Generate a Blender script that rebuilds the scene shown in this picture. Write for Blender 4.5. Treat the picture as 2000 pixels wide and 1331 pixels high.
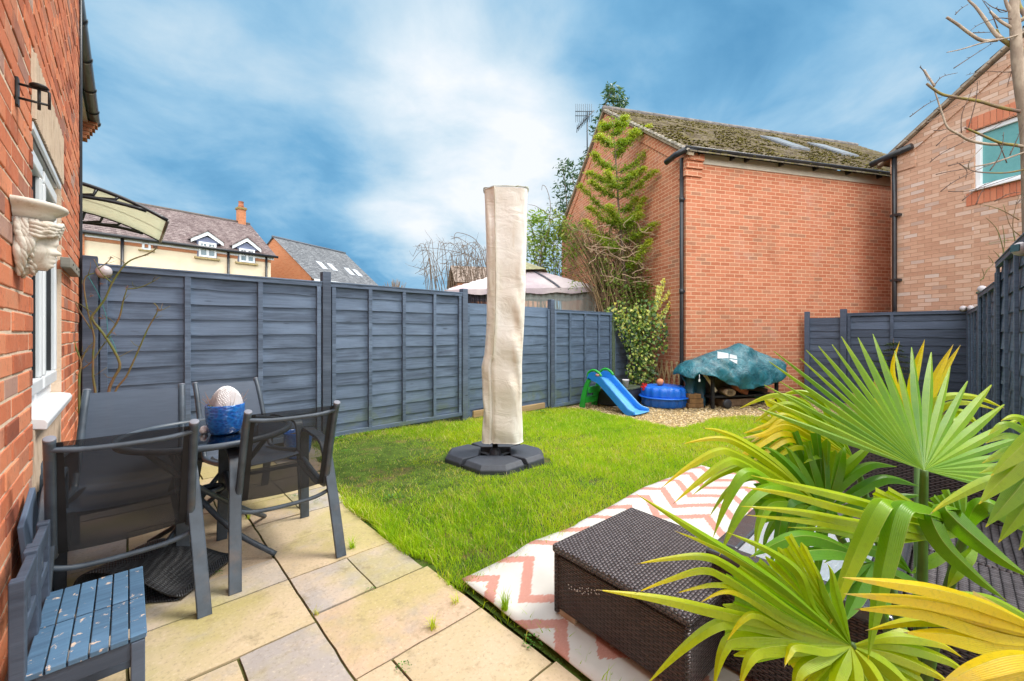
import bpy, math, random
import numpy as np
from mathutils import Vector, Matrix, noise
random.seed(7); RNG = np.random.default_rng(7)
for o in list(bpy.data.objects): bpy.data.objects.remove(o)
SC = bpy.context.scene; COL = SC.collection
R_ = math.radians
def rnd(a, b): return random.uniform(a, b)

# ---------------------------------------------------------------- camera
FPX = 806.0; CAMH = 1.2; HOR = 650.0
TH = math.atan2(865, 806)
cam = bpy.data.cameras.new('camera'); camo = bpy.data.objects.new('camera', cam); COL.objects.link(camo)
cam.sensor_width = 36; cam.lens = FPX/2000*36; cam.shift_y = -(665.5-HOR)/2000
cam.clip_start = 0.02; cam.clip_end = 900
camo.location = (0, 0, CAMH); camo.rotation_euler = (R_(90), 0, TH-R_(90))
SC.camera = camo
FW = Vector((math.cos(TH), math.sin(TH), 0)); RT = Vector((math.sin(TH), -math.cos(TH), 0)); UP = Vector((0, 0, 1))
CAM = Vector((0, 0, CAMH))
# surveying helpers: a sight line through the photograph met with a real plane or distance
def ray(u, v): return FW + RT*((u-1000)/FPX) + UP*((HOR-v)/FPX)
def at(u, v, d): return CAM + ray(u, v)*d
def on_z(u, v, z=0.0):
    r = ray(u, v); return CAM + r*((z-CAMH)/r.z)
def on_y(u, v, y):
    r = ray(u, v); return CAM + r*(y/r.y)
def on_x(u, v, x):
    r = ray(u, v); return CAM + r*(x/r.x)
def on_plane(u, v, p0, n):
    r = ray(u, v); n = Vector(n); return CAM + r*((Vector(p0)-CAM).dot(n)/r.dot(n))
def zg(x): return -0.155*min(max((x-2)/4, 0), 1)
def on_g(u, v):
    z = 0
    for i in range(25): p = on_z(u, v, z); z = zg(p.x)
    return p

# ---------------------------------------------------------------- sky and sun
SUN_EL, SUN_AZ = R_(56), TH-R_(75)      # azimuth measured from +X, anticlockwise
SUN_STRENGTH = 1.3
W = bpy.data.worlds.new('World'); SC.world = W; W.use_nodes = True
nt = W.node_tree; nt.nodes.clear()
class G:
    """tiny node-graph writer"""
    def __init__(s, tree): s.t = tree
    def n(s, kind, ins=None, **kw):
        nd = s.t.nodes.new(kind)
        for k, v in kw.items(): setattr(nd, k, v)
        for k, v in (ins or {}).items(): s.put(nd.inputs[k], v)
        return nd
    def put(s, sock, v):
        if isinstance(v, bpy.types.NodeSocket): s.t.links.new(v, sock)
        elif isinstance(v, bpy.types.Node): s.t.links.new(v.outputs[0], sock)
        else:
            if isinstance(v, tuple) and len(v) == 3 and sock.type == 'RGBA': v = v+(1,)
            sock.default_value = v
    def m(s, op, a, b=None, c=None, clamp=False):
        nd = s.t.nodes.new('ShaderNodeMath'); nd.operation = op; nd.use_clamp = clamp
        for i, v in enumerate((a, b, c)):
            if v is not None: s.put(nd.inputs[i], v)
        return nd.outputs[0]
    def mix(s, f, a, b, blend='MIX'):
        nd = s.t.nodes.new('ShaderNodeMix'); nd.data_type = 'RGBA'; nd.blend_type = blend
        s.put(nd.inputs[0], f); s.put(nd.inputs[6], a); s.put(nd.inputs[7], b); return nd.outputs[2]
    def ramp(s, f, stops, interp='LINEAR'):
        nd = s.t.nodes.new('ShaderNodeValToRGB'); e = nd.color_ramp; e.interpolation = interp
        while len(e.elements) < len(stops): e.elements.new(0.5)
        for el, (p, c) in zip(e.elements, stops):
            el.position = p
            el.color = (c, c, c, 1) if not isinstance(c, tuple) else tuple(c)+(1,)
        s.put(nd.inputs[0], f); return nd.outputs[0]
    def smooth(s, v, lo, hi):
        nd = s.t.nodes.new('ShaderNodeMapRange'); nd.interpolation_type = 'SMOOTHSTEP'
        s.put(nd.inputs[0], v); nd.inputs[1].default_value = lo; nd.inputs[2].default_value = hi; return nd.outputs[0]
    def noise(s, vec, scale, detail=4, rough=.55, dist=0., out=0):
        nd = s.t.nodes.new('ShaderNodeTexNoise')
        if vec is not None: s.put(nd.inputs['Vector'], vec)
        s.put(nd.inputs['Scale'], scale); nd.inputs['Detail'].default_value = detail
        nd.inputs['Roughness'].default_value = rough; nd.inputs['Distortion'].default_value = dist
        return nd.outputs[out]
    def mapv(s, vec, scale=(1, 1, 1), loc=(0, 0, 0), rot=(0, 0, 0)):
        nd = s.t.nodes.new('ShaderNodeMapping'); s.put(nd.inputs[0], vec)
        nd.inputs['Location'].default_value = loc; nd.inputs['Rotation'].default_value = rot; nd.inputs['Scale'].default_value = scale
        return nd.outputs[0]
    def sep(s, vec):
        nd = s.t.nodes.new('ShaderNodeSeparateXYZ'); s.put(nd.inputs[0], vec); return nd.outputs
    def comb(s, x, y, z):
        nd = s.t.nodes.new('ShaderNodeCombineXYZ'); s.put(nd.inputs[0], x); s.put(nd.inputs[1], y); s.put(nd.inputs[2], z); return nd.outputs[0]
    def dot(s, vec, d):
        nd = s.t.nodes.new('ShaderNodeVectorMath'); nd.operation = 'DOT_PRODUCT'; s.put(nd.inputs[0], vec); nd.inputs[1].default_value = tuple(d)
        return nd.outputs['Value']
g = G(nt)
tc = g.n('ShaderNodeTexCoord').outputs['Generated']
sky = g.n('ShaderNodeTexSky', sky_type='NISHITA'); sky.sun_disc = False
sky.sun_elevation = SUN_EL; sky.sun_rotation = R_(90)-SUN_AZ
def ndir(u, v): return tuple(ray(u, v).normalized())
xyz = g.sep(tc)
# cloud layer seen in perspective: direction projected on a high flat layer
den = g.m('ADD', g.m('MAXIMUM', xyz[2], 0.0), 0.26)
pv = g.comb(g.m('DIVIDE', xyz[0], den), g.m('DIVIDE', xyz[1], den), 0.0)
n1 = g.noise(g.mapv(pv, (1, 1, 1), (3.1, 1.7, 0)), 0.75, 6, .50, .6)
n2 = g.noise(g.mapv(pv, (1, 1, 1), (9.3, 4.2, 0)), 1.9, 6, .55, .5)
def spot(u, v, lo, hi, amt): return g.m('MULTIPLY', g.smooth(g.dot(tc, ndir(u, v)), lo, hi), amt)
n3 = g.noise(g.mapv(pv, (1, 1, 1), (2.3, 7.2, 0)), 5.2, 6, .6, .4)
cl = g.m('ADD', g.m('ADD', g.m('ADD', g.m('MULTIPLY', n1, .56), g.m('MULTIPLY', n2, .74)), g.m('MULTIPLY', n3, .20)), -.21)
for (u, v, lo, hi, amt) in ((905, 310, .955, .999, .20), (830, 190, .88, .997, .05), (1040, 90, .945, .999, .06), (640, 60, .93, .999, .08), (400, 250, .95, .999, .07), (1200, 150, .93, .999, .06), (760, 478, .988, .9995, .20), (400, 250, .975, .9995, .12), (1180, 300, .95, .999, .10), (1560, 150, .93, .999, .07),
        (1340, 40, .955, .998, -.16), (300, 120, .92, .998, -.15), (640, 440, .965, .998, -.14), (520, 340, .975, .999, -.08), (1750, 60, .93, .998, -.06), (720, 530, .988, .999, -.10), (640, 210, .975, .999, -.05)):
    cl = g.m('ADD', cl, spot(u, v, lo, hi, amt))
blue = g.mix(.75, g.mix(1.0, sky.outputs[0], (.085, .085, .085), 'MULTIPLY'), (.07, .30, .60))
cloudy = g.ramp(cl, [(.28, (.10, .30, .52)), (.42, (.18, .42, .65)), (.54, (.33, .56, .75)), (.66, (.53, .70, .82)), (.78, (.72, .83, .90)), (.92, (.96, .97, .98))])
body = g.mix(.86, blue, cloudy)
horz = g.smooth(xyz[2], 0.0, 0.10)
body = g.mix(g.m('MULTIPLY', g.m('SUBTRACT', 1.0, horz), .35), body, (.40, .62, .82))
body = g.mix(1.0, body, (.385, .385, .385), 'MULTIPLY')
# sky brightened out of view, overhead and behind the viewer, as added fill light
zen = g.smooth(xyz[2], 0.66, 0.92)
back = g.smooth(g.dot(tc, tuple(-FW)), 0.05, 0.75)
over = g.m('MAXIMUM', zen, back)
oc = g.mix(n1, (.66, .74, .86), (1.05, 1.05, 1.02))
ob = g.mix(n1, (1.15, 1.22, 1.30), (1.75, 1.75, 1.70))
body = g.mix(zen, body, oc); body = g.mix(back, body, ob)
gnd = g.smooth(xyz[2], -0.05, -0.01)
body = g.mix(gnd, (.16, .17, .12), body)
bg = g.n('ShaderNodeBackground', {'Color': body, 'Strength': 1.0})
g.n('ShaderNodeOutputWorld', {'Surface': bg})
sl = bpy.data.lights.new('sun', 'SUN'); sl.energy = SUN_STRENGTH; sl.angle = R_(18); sl.color = (1.0, .95, .87)
so = bpy.data.objects.new('sun', sl); COL.objects.link(so)
sd = Vector((math.cos(SUN_EL)*math.cos(SUN_AZ), math.cos(SUN_EL)*math.sin(SUN_AZ), math.sin(SUN_EL)))
so.rotation_euler = (-sd).to_track_quat('-Z', 'Y').to_euler(); so.location = sd*50
vs = SC.view_settings; vs.view_transform = 'Standard'; vs.look = 'None'; vs.exposure = 1.55; vs.gamma = 1.0
SC.render.engine = 'CYCLES'
cy = SC.cycles; cy.max_bounces = 8; cy.diffuse_bounces = 4; cy.glossy_bounces = 3; cy.transparent_max_bounces = 16; cy.transmission_bounces = 4
cy.caustics_reflective = False; cy.caustics_refractive = False
cy.use_denoising = True

# ---------------------------------------------------------------- mesh builder
class M:
    def __init__(s): s.v = []; s.f = []; s.mi = []; s.sm = []; s.rv = []
    def add(s, vs, fs, mi=0, smooth=False, rv=None):
        b = len(s.v); s.v += [tuple(p) for p in vs]
        r = random.random() if rv is None else rv
        for f in fs: s.f.append([b+i for i in f]); s.mi.append(mi); s.sm.append(smooth); s.rv.append(r)
    def box(s, c, d, rz=0., mi=0, rv=None, mat=None):
        x, y, z = d[0]/2, d[1]/2, d[2]/2
        P = [Vector(p) for p in ((-x,-y,-z),(x,-y,-z),(x,y,-z),(-x,y,-z),(-x,-y,z),(x,-y,z),(x,y,z),(-x,y,z))]
        m = Matrix.Rotation(rz, 3, 'Z') if mat is None else mat
        s.add([m@p+Vector(c) for p in P], [(3,2,1,0),(4,5,6,7),(0,1,5,4),(1,2,6,5),(2,3,7,6),(3,0,4,7)], mi, False, rv)
    def bar(s, a, b, w, h, up=(0,0,1), mi=0, rv=None):
        a = Vector(a); b = Vector(b); t = (b-a); L = t.length; t.normalize()
        upv = Vector(up); sd = t.cross(upv)
        if sd.length < 1e-4: sd = t.cross(Vector((1, 0, 0)))
        sd.normalize(); nn = sd.cross(t)
        mt = Matrix((t, sd, nn)).transposed()
        s.box((a+b)/2, (L, w, h), mat=mt, mi=mi, rv=rv)
    def tube(s, pts, rad, n=8, mi=0, smooth=True, cap=True, rv=None, flat=1.0):
        pts = [Vector(p) for p in pts]; k = len(pts)
        if not hasattr(rad, '__len__'): rad = [rad]*k
        vs = []; up = None
        for i in range(k):
            t = (pts[min(i+1, k-1)]-pts[max(i-1, 0)])
            if t.length < 1e-9: t = Vector((0, 0, 1))
            t.normalize()
            if up is None:
                up = Vector((0, 0, 1)) if abs(t.z) < .9 else Vector((1, 0, 0))
            a = t.cross(up)
            if a.length < 1e-5: a = t.cross(Vector((.3, 1, .2)))
            a.normalize(); b = a.cross(t).normalized(); up = b
            for j in range(n):
                th = 2*math.pi*j/n
                vs.append(pts[i]+a*(math.cos(th)*rad[i])+b*(math.sin(th)*rad[i]*flat))
        fs = []
        for i in range(k-1):
            for j in range(n):
                fs.append((i*n+j, i*n+(j+1) % n, (i+1)*n+(j+1) % n, (i+1)*n+j))
        if cap:
            fs.append(tuple(range(n-1, -1, -1))); fs.append(tuple((k-1)*n+j for j in range(n)))
        s.add(vs, fs, mi, smooth, rv)
    def lathe(s, prof, c=(0, 0, 0), n=24, mi=0, smooth=True, rv=None, fn=None):
        vs = []; c = Vector(c)
        for (r, z) in prof:
            for j in range(n):
                th = 2*math.pi*j/n; rr = r if fn is None else fn(r, z, th)
                vs.append(c+Vector((rr*math.cos(th), rr*math.sin(th), z)))
        fs = []
        for i in range(len(prof)-1):
            for j in range(n): fs.append((i*n+j, i*n+(j+1) % n, (i+1)*n+(j+1) % n, (i+1)*n+j))
        if prof[0][0] > 1e-4: fs.append(tuple(range(n-1, -1, -1)))
        if prof[-1][0] > 1e-4: fs.append(tuple((len(prof)-1)*n+j for j in range(n)))
        s.add(vs, fs, mi, smooth, rv)
    def grid(s, rows, mi=0, smooth=True, rv=None, closed=False):
        nr, nc = len(rows), len(rows[0]); vs = [p for r in rows for p in r]; fs = []
        for i in range(nr-1):
            for j in range(nc if closed else nc-1):
                fs.append((i*nc+j, i*nc+(j+1) % nc, (i+1)*nc+(j+1) % nc, (i+1)*nc+j))
        s.add(vs, fs, mi, smooth, rv)
    def prism(s, poly, z0, z1, mi=0, rv=None):
        n = len(poly); vs = [(p[0], p[1], z0) for p in poly]+[(p[0], p[1], z1) for p in poly]
        fs = [tuple(range(n-1, -1, -1)), tuple(range(n, 2*n))]+[(i, (i+1) % n, n+(i+1) % n, n+i) for i in range(n)]
        s.add(vs, fs, mi, False, rv)
    def extr(s, poly, vec, mi=0, rv=None, smooth=False):
        n = len(poly); vec = Vector(vec); vs = [Vector(p) for p in poly]+[Vector(p)+vec for p in poly]
        fs = [tuple(range(n-1, -1, -1)), tuple(range(n, 2*n))]+[(i, (i+1) % n, n+(i+1) % n, n+i) for i in range(n)]
        s.add(vs, fs, mi, smooth, rv)
    def build(s, name, mats, parent=None, local=False, bevel=0., seg=2, fix=True, solid=0., subsurf=0, thing=None):
        me = bpy.data.meshes.new(name)
        org = Vector((0, 0, 0))
        if parent is not None and not local: org = Vector(parent.get('_org', (0, 0, 0)))
        va = np.array(s.v, dtype=np.float64).reshape(-1, 3)-np.array(org)
        me.from_pydata(va.tolist(), [], s.f)
        if not isinstance(mats, (list, tuple)): mats = [mats]
        for m in mats: me.materials.append(m)
        me.polygons.foreach_set('material_index', s.mi); me.polygons.foreach_set('use_smooth', s.sm)
        at_ = me.attributes.new('rnd', 'FLOAT', 'FACE'); at_.data.foreach_set('value', s.rv)
        me.update()
        if fix:
            import bmesh
            bm = bmesh.new(); bm.from_mesh(me); bmesh.ops.recalc_face_normals(bm, faces=bm.faces); bm.to_mesh(me); bm.free()
        uv_box(me, va)
        o = bpy.data.objects.new(name, me); COL.objects.link(o)
        if parent is not None:
            o.parent = parent; o['_org'] = tuple(org)
        if bevel:
            b = o.modifiers.new('bevel', 'BEVEL'); b.width = bevel; b.segments = seg; b.limit_method = 'ANGLE'; b.angle_limit = R_(40)
        if solid:
            b = o.modifiers.new('solid', 'SOLIDIFY'); b.thickness = solid; b.offset = 0
        if subsurf:
            b = o.modifiers.new('sub', 'SUBSURF'); b.levels = subsurf; b.render_levels = subsurf
        return o
def uv_box(me, va):
    uvl = me.uv_layers.new(name='UVMap'); n = len(me.polygons)
    if n == 0: return
    va = np.empty(len(me.vertices)*3); me.vertices.foreach_get('co', va); va = va.reshape(-1, 3)
    nor = np.empty(n*3); me.polygons.foreach_get('normal', nor); nor = nor.reshape(-1, 3)
    lt = np.empty(n, dtype=np.int64); me.polygons.foreach_get('loop_total', lt)
    li = np.empty(len(me.loops), dtype=np.int64); me.loops.foreach_get('vertex_index', li)
    pn = np.repeat(nor, lt, axis=0); co = va[li]
    flat = np.abs(pn[:, 2]) > .97
    t = np.stack([-pn[:, 1], pn[:, 0], np.zeros(len(pn))], 1); L = np.linalg.norm(t, axis=1, keepdims=True); L[L < 1e-6] = 1; t /= L
    t[flat] = (1, 0, 0)
    b = np.cross(pn, t); b[flat] = (0, 1, 0)
    uv = np.stack([(co*t).sum(1), (co*b).sum(1)], 1)
    uvl.data.foreach_set('uv', uv.ravel())
def thing(name, label, cat, loc=(0, 0, 0), group=None, rz=0.):
    o = bpy.data.objects.new(name, None); COL.objects.link(o); o.empty_display_size = .1
    o.location = loc; o.rotation_euler = (0, 0, rz); o['label'] = label; o['category'] = cat; o['_org'] = tuple(loc)
    if group: o['group'] = group
    return o
def tag(o, label, cat, group=None):
    o['label'] = label; o['category'] = cat
    if group: o['group'] = group
    return o
def struct(o, kind='structure'): o['kind'] = kind; return o
def copy_thing(t, loc, rz, label, group=None):
    c = t.copy(); COL.objects.link(c); c.location = loc; c.rotation_euler = (0, 0, rz); c['label'] = label
    if group: c['group'] = group
    for ch in list(t.children):
        d = ch.copy(); COL.objects.link(d); d.parent = c
        for gc in list(ch.children):
            e = gc.copy(); COL.objects.link(e); e.parent = d
    return c
def nz(p, s=1.0): return noise.noise(Vector(p)*s)
def lerp(a, b, t): return a+(b-a)*t
def interp(xs, ys, x): return float(np.interp(x, xs, ys))

# ---------------------------------------------------------------- materials
def srgb(r, g_, b):
    f = lambda c: (c/255/12.92 if c/255 <= .04045 else ((c/255+.055)/1.055)**2.4)
    return (f(r), f(g_), f(b))
def newmat(name):
    m = bpy.data.materials.new(name); m.use_nodes = True; m.node_tree.nodes.clear(); return m, G(m.node_tree)
def finish(g, col, rough=.6, bump=None, bstr=.3, bdist=.01, spec=.4, metal=0., coat=0., trans=0., sheen=0.):
    p = g.n('ShaderNodeBsdfPrincipled')
    g.put(p.inputs['Base Color'], col); g.put(p.inputs['Roughness'], rough); g.put(p.inputs['Metallic'], metal)
    p.inputs['Specular IOR Level'].default_value = spec
    p.inputs['Coat Weight'].default_value = coat; p.inputs['Sheen Weight'].default_value = sheen
    if trans: p.inputs['Transmission Weight'].default_value = trans
    if bump is not None:
        b = g.n('ShaderNodeBump', {'Height': bump, 'Strength': bstr, 'Distance': bdist}); g.put(p.inputs['Normal'], b.outputs[0])
    g.n('ShaderNodeOutputMaterial', {'Surface': p.outputs[0]}); return p
def obco(g): return g.n('ShaderNodeTexCoord').outputs['Object']
def uvco(g): return g.n('ShaderNodeTexCoord').outputs['UV']
def rndat(g): return g.n('ShaderNodeAttribute', attribute_name='rnd').outputs['Fac']
def plain(name, c, rough=.5, var=.25, scale=12, spec=.4, metal=0., bstr=.08, coat=0., dirt=None, dirtamt=.0):
    m, g = newmat(name); v = obco(g)
    n = g.noise(v, scale, 5, .6)
    c2 = tuple(x*(1-var) for x in c); c1 = tuple(min(1, x*(1+var*.6)) for x in c)
    col = g.mix(g.smooth(n, .3, .7), c2, c1)
    if dirt:
        n3 = g.noise(v, scale*.35, 6, .65)
        col = g.mix(g.m('MULTIPLY', g.smooth(n3, .52, .72), dirtamt), col, dirt)
    n2 = g.noise(v, scale*6, 3, .6)
    finish(g, col, g.m('ADD', g.m('MULTIPLY', n, .15), rough-.07), n2, bstr, .004, spec, metal, coat); return m
def brick_nodes(g, bw=.225, bh=.075, mort=.011):
    s = g.sep(uvco(g)); row = g.m('FLOOR', g.m('DIVIDE', s[1], bh)); fv = g.m('FRACT', g.m('DIVIDE', s[1], bh))
    off = g.m('MULTIPLY', g.m('MODULO', g.m('ABSOLUTE', row), 2.0), .5)
    wob = g.m('MULTIPLY', g.m('SUBTRACT', g.noise(uvco(g), 9, 2), .5), .10)
    uu = g.m('ADD', g.m('ADD', g.m('DIVIDE', s[0], bw), off), g.m('MULTIPLY', wob, .25))
    idx = g.m('FLOOR', uu); fu = g.m('FRACT', uu)
    fv = g.m('ADD', fv, wob)
    eu = g.m('MULTIPLY', g.m('MINIMUM', fu, g.m('SUBTRACT', 1.0, fu)), bw)
    ev = g.m('MULTIPLY', g.m('MINIMUM', fv, g.m('SUBTRACT', 1.0, fv)), bh)
    e = g.m('MINIMUM', eu, ev)
    face = g.smooth(e, mort*.30, mort*.75)       # 0 mortar .. 1 brick
    wn = g.n('ShaderNodeTexWhiteNoise', {'Vector': g.comb(idx, row, 0.0)}, noise_dimensions='2D')
    return face, wn.outputs['Value'], wn.outputs['Color']
def brick_mat(name, stops, mortar, bump=.6, stain=(.2, .2, .2), stainamt=.25, pale=.0):
    m, g = newmat(name); face, r, rc = brick_nodes(g); v = uvco(g)
    base = g.ramp(r, stops)
    n = g.noise(v, 60, 5, .65); nb = g.noise(v, 14, 4, .6); ns = g.noise(g.mapv(v, (.5, .22, 1)), 2.2, 5, .6)
    base = g.mix(.32, base, g.mix(nb, tuple(x*.45 for x in stops[0][1]), tuple(min(1, x*1.45) for x in stops[-1][1])))
    base = g.mix(g.m('MULTIPLY', g.smooth(n, .58, .75), .35), base, tuple(x*.4 for x in stops[0][1]))
    mc = g.mix(nb, tuple(x*.8 for x in mortar), mortar)
    col = g.mix(face, mc, base)
    col = g.mix(g.m('MULTIPLY', g.smooth(ns, .5, .75), stainamt), col, stain)
    if pale:
        n4 = g.noise(v, 1.1, 4, .6); col = g.mix(g.m('MULTIPLY', g.smooth(n4, .55, .75), pale), col, (.55, .42, .36))
    h = g.m('ADD', face, g.m('MULTIPLY', n, .35))
    finish(g, col, .88, h, bump, .008, .2); return m
# ---------------------------------------------------------------- shared materials
M_white = plain('white_upvc', (.78, .79, .80), .35, .06, 4, .5)
M_black = plain('black_plastic', (.022, .023, .027), .35, .3, 8, .5)
M_steel = plain('dark_steel', (.05, .05, .05), .5, .4, 30, .5, .6)
M_glassy, g = newmat('window_glass')
finish(g, g.mix(g.noise(obco(g), 1.5, 3), (.10, .16, .19), (.22, .30, .33)), .06, None, spec=.9)
M_stone, g = newmat('cast_stone'); v = obco(g)
col = g.mix(g.noise(v, 6, 6, .65), (.46, .33, .24), (.66, .53, .40)); col = g.mix(g.m('MULTIPLY', g.smooth(g.noise(g.mapv(v, (1, 8, .8)), 7, 5, .6), .5, .7), .5), col, (.30, .20, .14))
finish(g, col, .9, g.noise(v, 60, 4), .4, .006, .2)
def wood_paint(name, c, c2, wear=(.4, .32, .22), wearamt=.0, rough=.72, green=.0):
    m, g = newmat(name); v = uvco(g); r = rndat(g)
    vv = g.comb(g.m('ADD', g.sep(v)[0], g.m('MULTIPLY', r, 37.0)), g.m('ADD', g.sep(v)[1], g.m('MULTIPLY', r, 11.0)), 0.0)
    n = g.noise(g.mapv(vv, (1.6, 30, 1)), 1.6, 6, .6, .6); n2 = g.noise(g.mapv(vv, (.8, 3, 1)), 2.0, 4, .6)
    col = g.mix(g.smooth(n, .3, .7), c2, c)
    col = g.mix(g.m('MULTIPLY', g.m('SUBTRACT', r, .5), .9, clamp=True), col, tuple(x*1.6 for x in c))
    col = g.mix(g.m('MULTIPLY', g.smooth(n2, .45, .75), .45), col, tuple(min(1, x*1.7+.01) for x in c))
    # knots
    vo = g.n('ShaderNodeTexVoronoi', {'Vector': g.mapv(vv, (2.2, 9, 1)), 'Scale': 1.0}); kn = g.smooth(vo.outputs['Distance'], .12, .04)
    fd = g.noise(v, 1.6, 5, .65); col = g.mix(g.m('MULTIPLY', g.smooth(fd, .54, .72), .4), col, tuple(min(1, x*1.55+.012) for x in c)); col = g.mix(g.m('MULTIPLY', kn, .75), col, tuple(x*.35 for x in c))
    if wearamt:
        w = g.smooth(g.noise(vv, 22, 6, .68), .60, .64) if wearamt > .9 else g.smooth(g.noise(g.mapv(vv, (2, 14, 1)), 2.2, 6, .7), .66, .72)
        col = g.mix(g.m('MULTIPLY', w, wearamt), col, wear)
    if green:
        oz = g.sep(obco(g))[2]
        w = g.m('MULTIPLY', g.smooth(g.noise(vv, 2.6, 5, .7), .45, .62), g.smooth(oz, .55, .0)); col = g.mix(g.m('MULTIPLY', w, green), col, (.13, .17, .07))
    finish(g, col, rough, g.m('ADD', n, g.m('MULTIPLY', kn, -.4)), .35, .004, .3); return m
M_fence = wood_paint('slate_blue_fence_paint', (.122, .168, .245), (.066, .090, .136), (.36, .30, .17), .0, .7, .5)
M_fence_worn = wood_paint('slate_blue_fence_paint_worn', (.105, .150, .220), (.066, .094, .140), (.36, .27, .15), .75, .7, .5)
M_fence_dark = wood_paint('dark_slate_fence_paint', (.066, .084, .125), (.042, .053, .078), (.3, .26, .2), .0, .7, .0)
M_post = wood_paint('fence_post_paint', (.092, .120, .170), (.055, .072, .105), (.3, .26, .16), .3, .75, .5)
M_mosspost = wood_paint('mossy_post_wood', (.10, .13, .08), (.05, .07, .06), (.26, .30, .08), .9, .85, .7)
M_rawwood = wood_paint('raw_timber', (.34, .23, .12), (.22, .14, .07), (.15, .12, .06), .4, .85)
M_red = brick_mat('red_brick', [(0, (.50, .150, .075)), (.35, (.60, .195, .100)), (.75, (.66, .250, .140)), (.93, (.50, .215, .125)), (1, (.38, .180, .110))], (.78, .50, .32), .5, (.30, .13, .075), .36, .26)
M_pale = brick_mat('pale_pink_brick', [(0, (.52, .29, .19)), (.3, (.60, .35, .235)), (.6, (.66, .41, .285)), (.88, (.74, .53, .41)), (.95, (.70, .60, .54)), (1, (.44, .29, .22))], (.50, .30, .20), .5, (.42, .24, .16), .2)
M_orange = brick_mat('orange_brick', [(0, (.42, .14, .06)), (.6, (.52, .19, .09)), (1, (.46, .20, .10))], (.5, .28, .16), .3, (.4, .15, .07), .1)
M_soldier = brick_mat('soldier_brick', [(0, (.42, .115, .055)), (1, (.54, .18, .09))], (.6, .45, .34), .4, (.3, .12, .07), .1)
# bricks that are modelled one by one (near wall)
M_nearbrick, g = newmat('near_red_brick'); v = obco(g); r = rndat(g)
base = g.ramp(r, [(0, (.25, .072, .042)), (.10, (.48, .140, .070)), (.5, (.64, .200, .098)), (.85, (.70, .265, .140)), (.95, (.34, .13, .085)), (1, (.50, .33, .27))])
n = g.noise(v, 45, 6, .7); nb = g.noise(g.comb(g.sep(v)[0], g.m('ADD', g.sep(v)[1], g.m('MULTIPLY', r, 9.)), g.sep(v)[2]), 11, 5, .65)
col = g.mix(g.m('MULTIPLY', g.smooth(nb, .5, .72), .55), base, (.58, .30, .19)); col = g.mix(g.m('MULTIPLY', g.smooth(nb, .42, .25), .6), col, (.20, .075, .05))
col = g.mix(g.m('MULTIPLY', g.smooth(n, .56, .70), .6), col, (.15, .06, .04)); nd = g.noise(g.comb(g.m('ADD', g.sep(v)[0], g.m('MULTIPLY', r, 5.)), g.sep(v)[1], g.sep(v)[2]), 5, 6, .7); col = g.mix(g.m('MULTIPLY', g.smooth(nd, .56, .72), .65), col, (.22, .10, .075))
eff = g.smooth(g.noise(g.mapv(v, (1, 1.6, .55)), 1.7, 5, .6), .60, .74); col = g.mix(g.m('MULTIPLY', eff, .45), col, (.66, .48, .40))
finish(g, col, .9, g.m('ADD', n, g.m('MULTIPLY', nb, .6)), .55, .006, .2)
M_mortar, g = newmat('sandy_mortar'); v = obco(g)
finish(g, g.mix(g.noise(v, 30, 6, .7), (.62, .46, .33), (.84, .67, .52)), .95, g.noise(v, 90, 4), .6, .006, .1)
def roof_mat(name, c1, c2, c3, tw=.165, th=.1, moss=None, mossamt=0.):
    m, g = newmat(name); s = g.sep(uvco(g)); row = g.m('FLOOR', g.m('DIVIDE', s[1], th)); fv = g.m('FRACT', g.m('DIVIDE', s[1], th))
    uu = g.m('ADD', g.m('DIVIDE', s[0], tw), g.m('MULTIPLY', g.m('MODULO', g.m('ABSOLUTE', row), 2.), .5)); fu = g.m('FRACT', uu)
    wn = g.n('ShaderNodeTexWhiteNoise', {'Vector': g.comb(g.m('FLOOR', uu), row, 0.)}, noise_dimensions='2D').outputs['Value']
    col = g.ramp(wn, [(0, c1), (.5, c2), (1, c3)])
    e = g.m('MINIMUM', g.smooth(fu, 0, .07), g.smooth(g.m('SUBTRACT', 1., fu), 0, .07)); lo = g.smooth(fv, .0, .16)
    k = g.m('MINIMUM', e, lo); col = g.mix(k, tuple(x*.35 for x in c1), col)
    nn = g.noise(uvco(g), 5, 6, .7); col = g.mix(g.m('MULTIPLY', g.smooth(nn, .45, .7), .35), col, tuple(min(1, x*1.7) for x in c3))
    if moss:
        mm = g.smooth(g.noise(uvco(g), 7.5, 6, .75), .46, .60); col = g.mix(g.m('MULTIPLY', mm, mossamt), col, moss)
    h = g.m('ADD', g.m('MULTIPLY', g.m('SUBTRACT', 1., fv), 1.0), g.m('MULTIPLY', e, .3))
    finish(g, col, .9, g.m('ADD', h, g.m('MULTIPLY', nn, .5)), .8, .02, .2); return m
M_roofbrown = roof_mat('brown_roof_tiles', (.12, .085, .085), (.175, .13, .125), (.25, .20, .19), .17, .21)
M_roofgrey = roof_mat('grey_roof_slates', (.10, .105, .115), (.14, .145, .155), (.19, .195, .205), .2, .2)
M_roofmoss = roof_mat('mossy_roof_tiles', (.11, .085, .062), (.165, .13, .095), (.23, .19, .14), .17, .1, (.17, .145, .03), .65)
M_rooffar = roof_mat('far_brown_roof', (.20, .15, .12), (.25, .19, .155), (.3, .24, .2), .2, .2)

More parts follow.
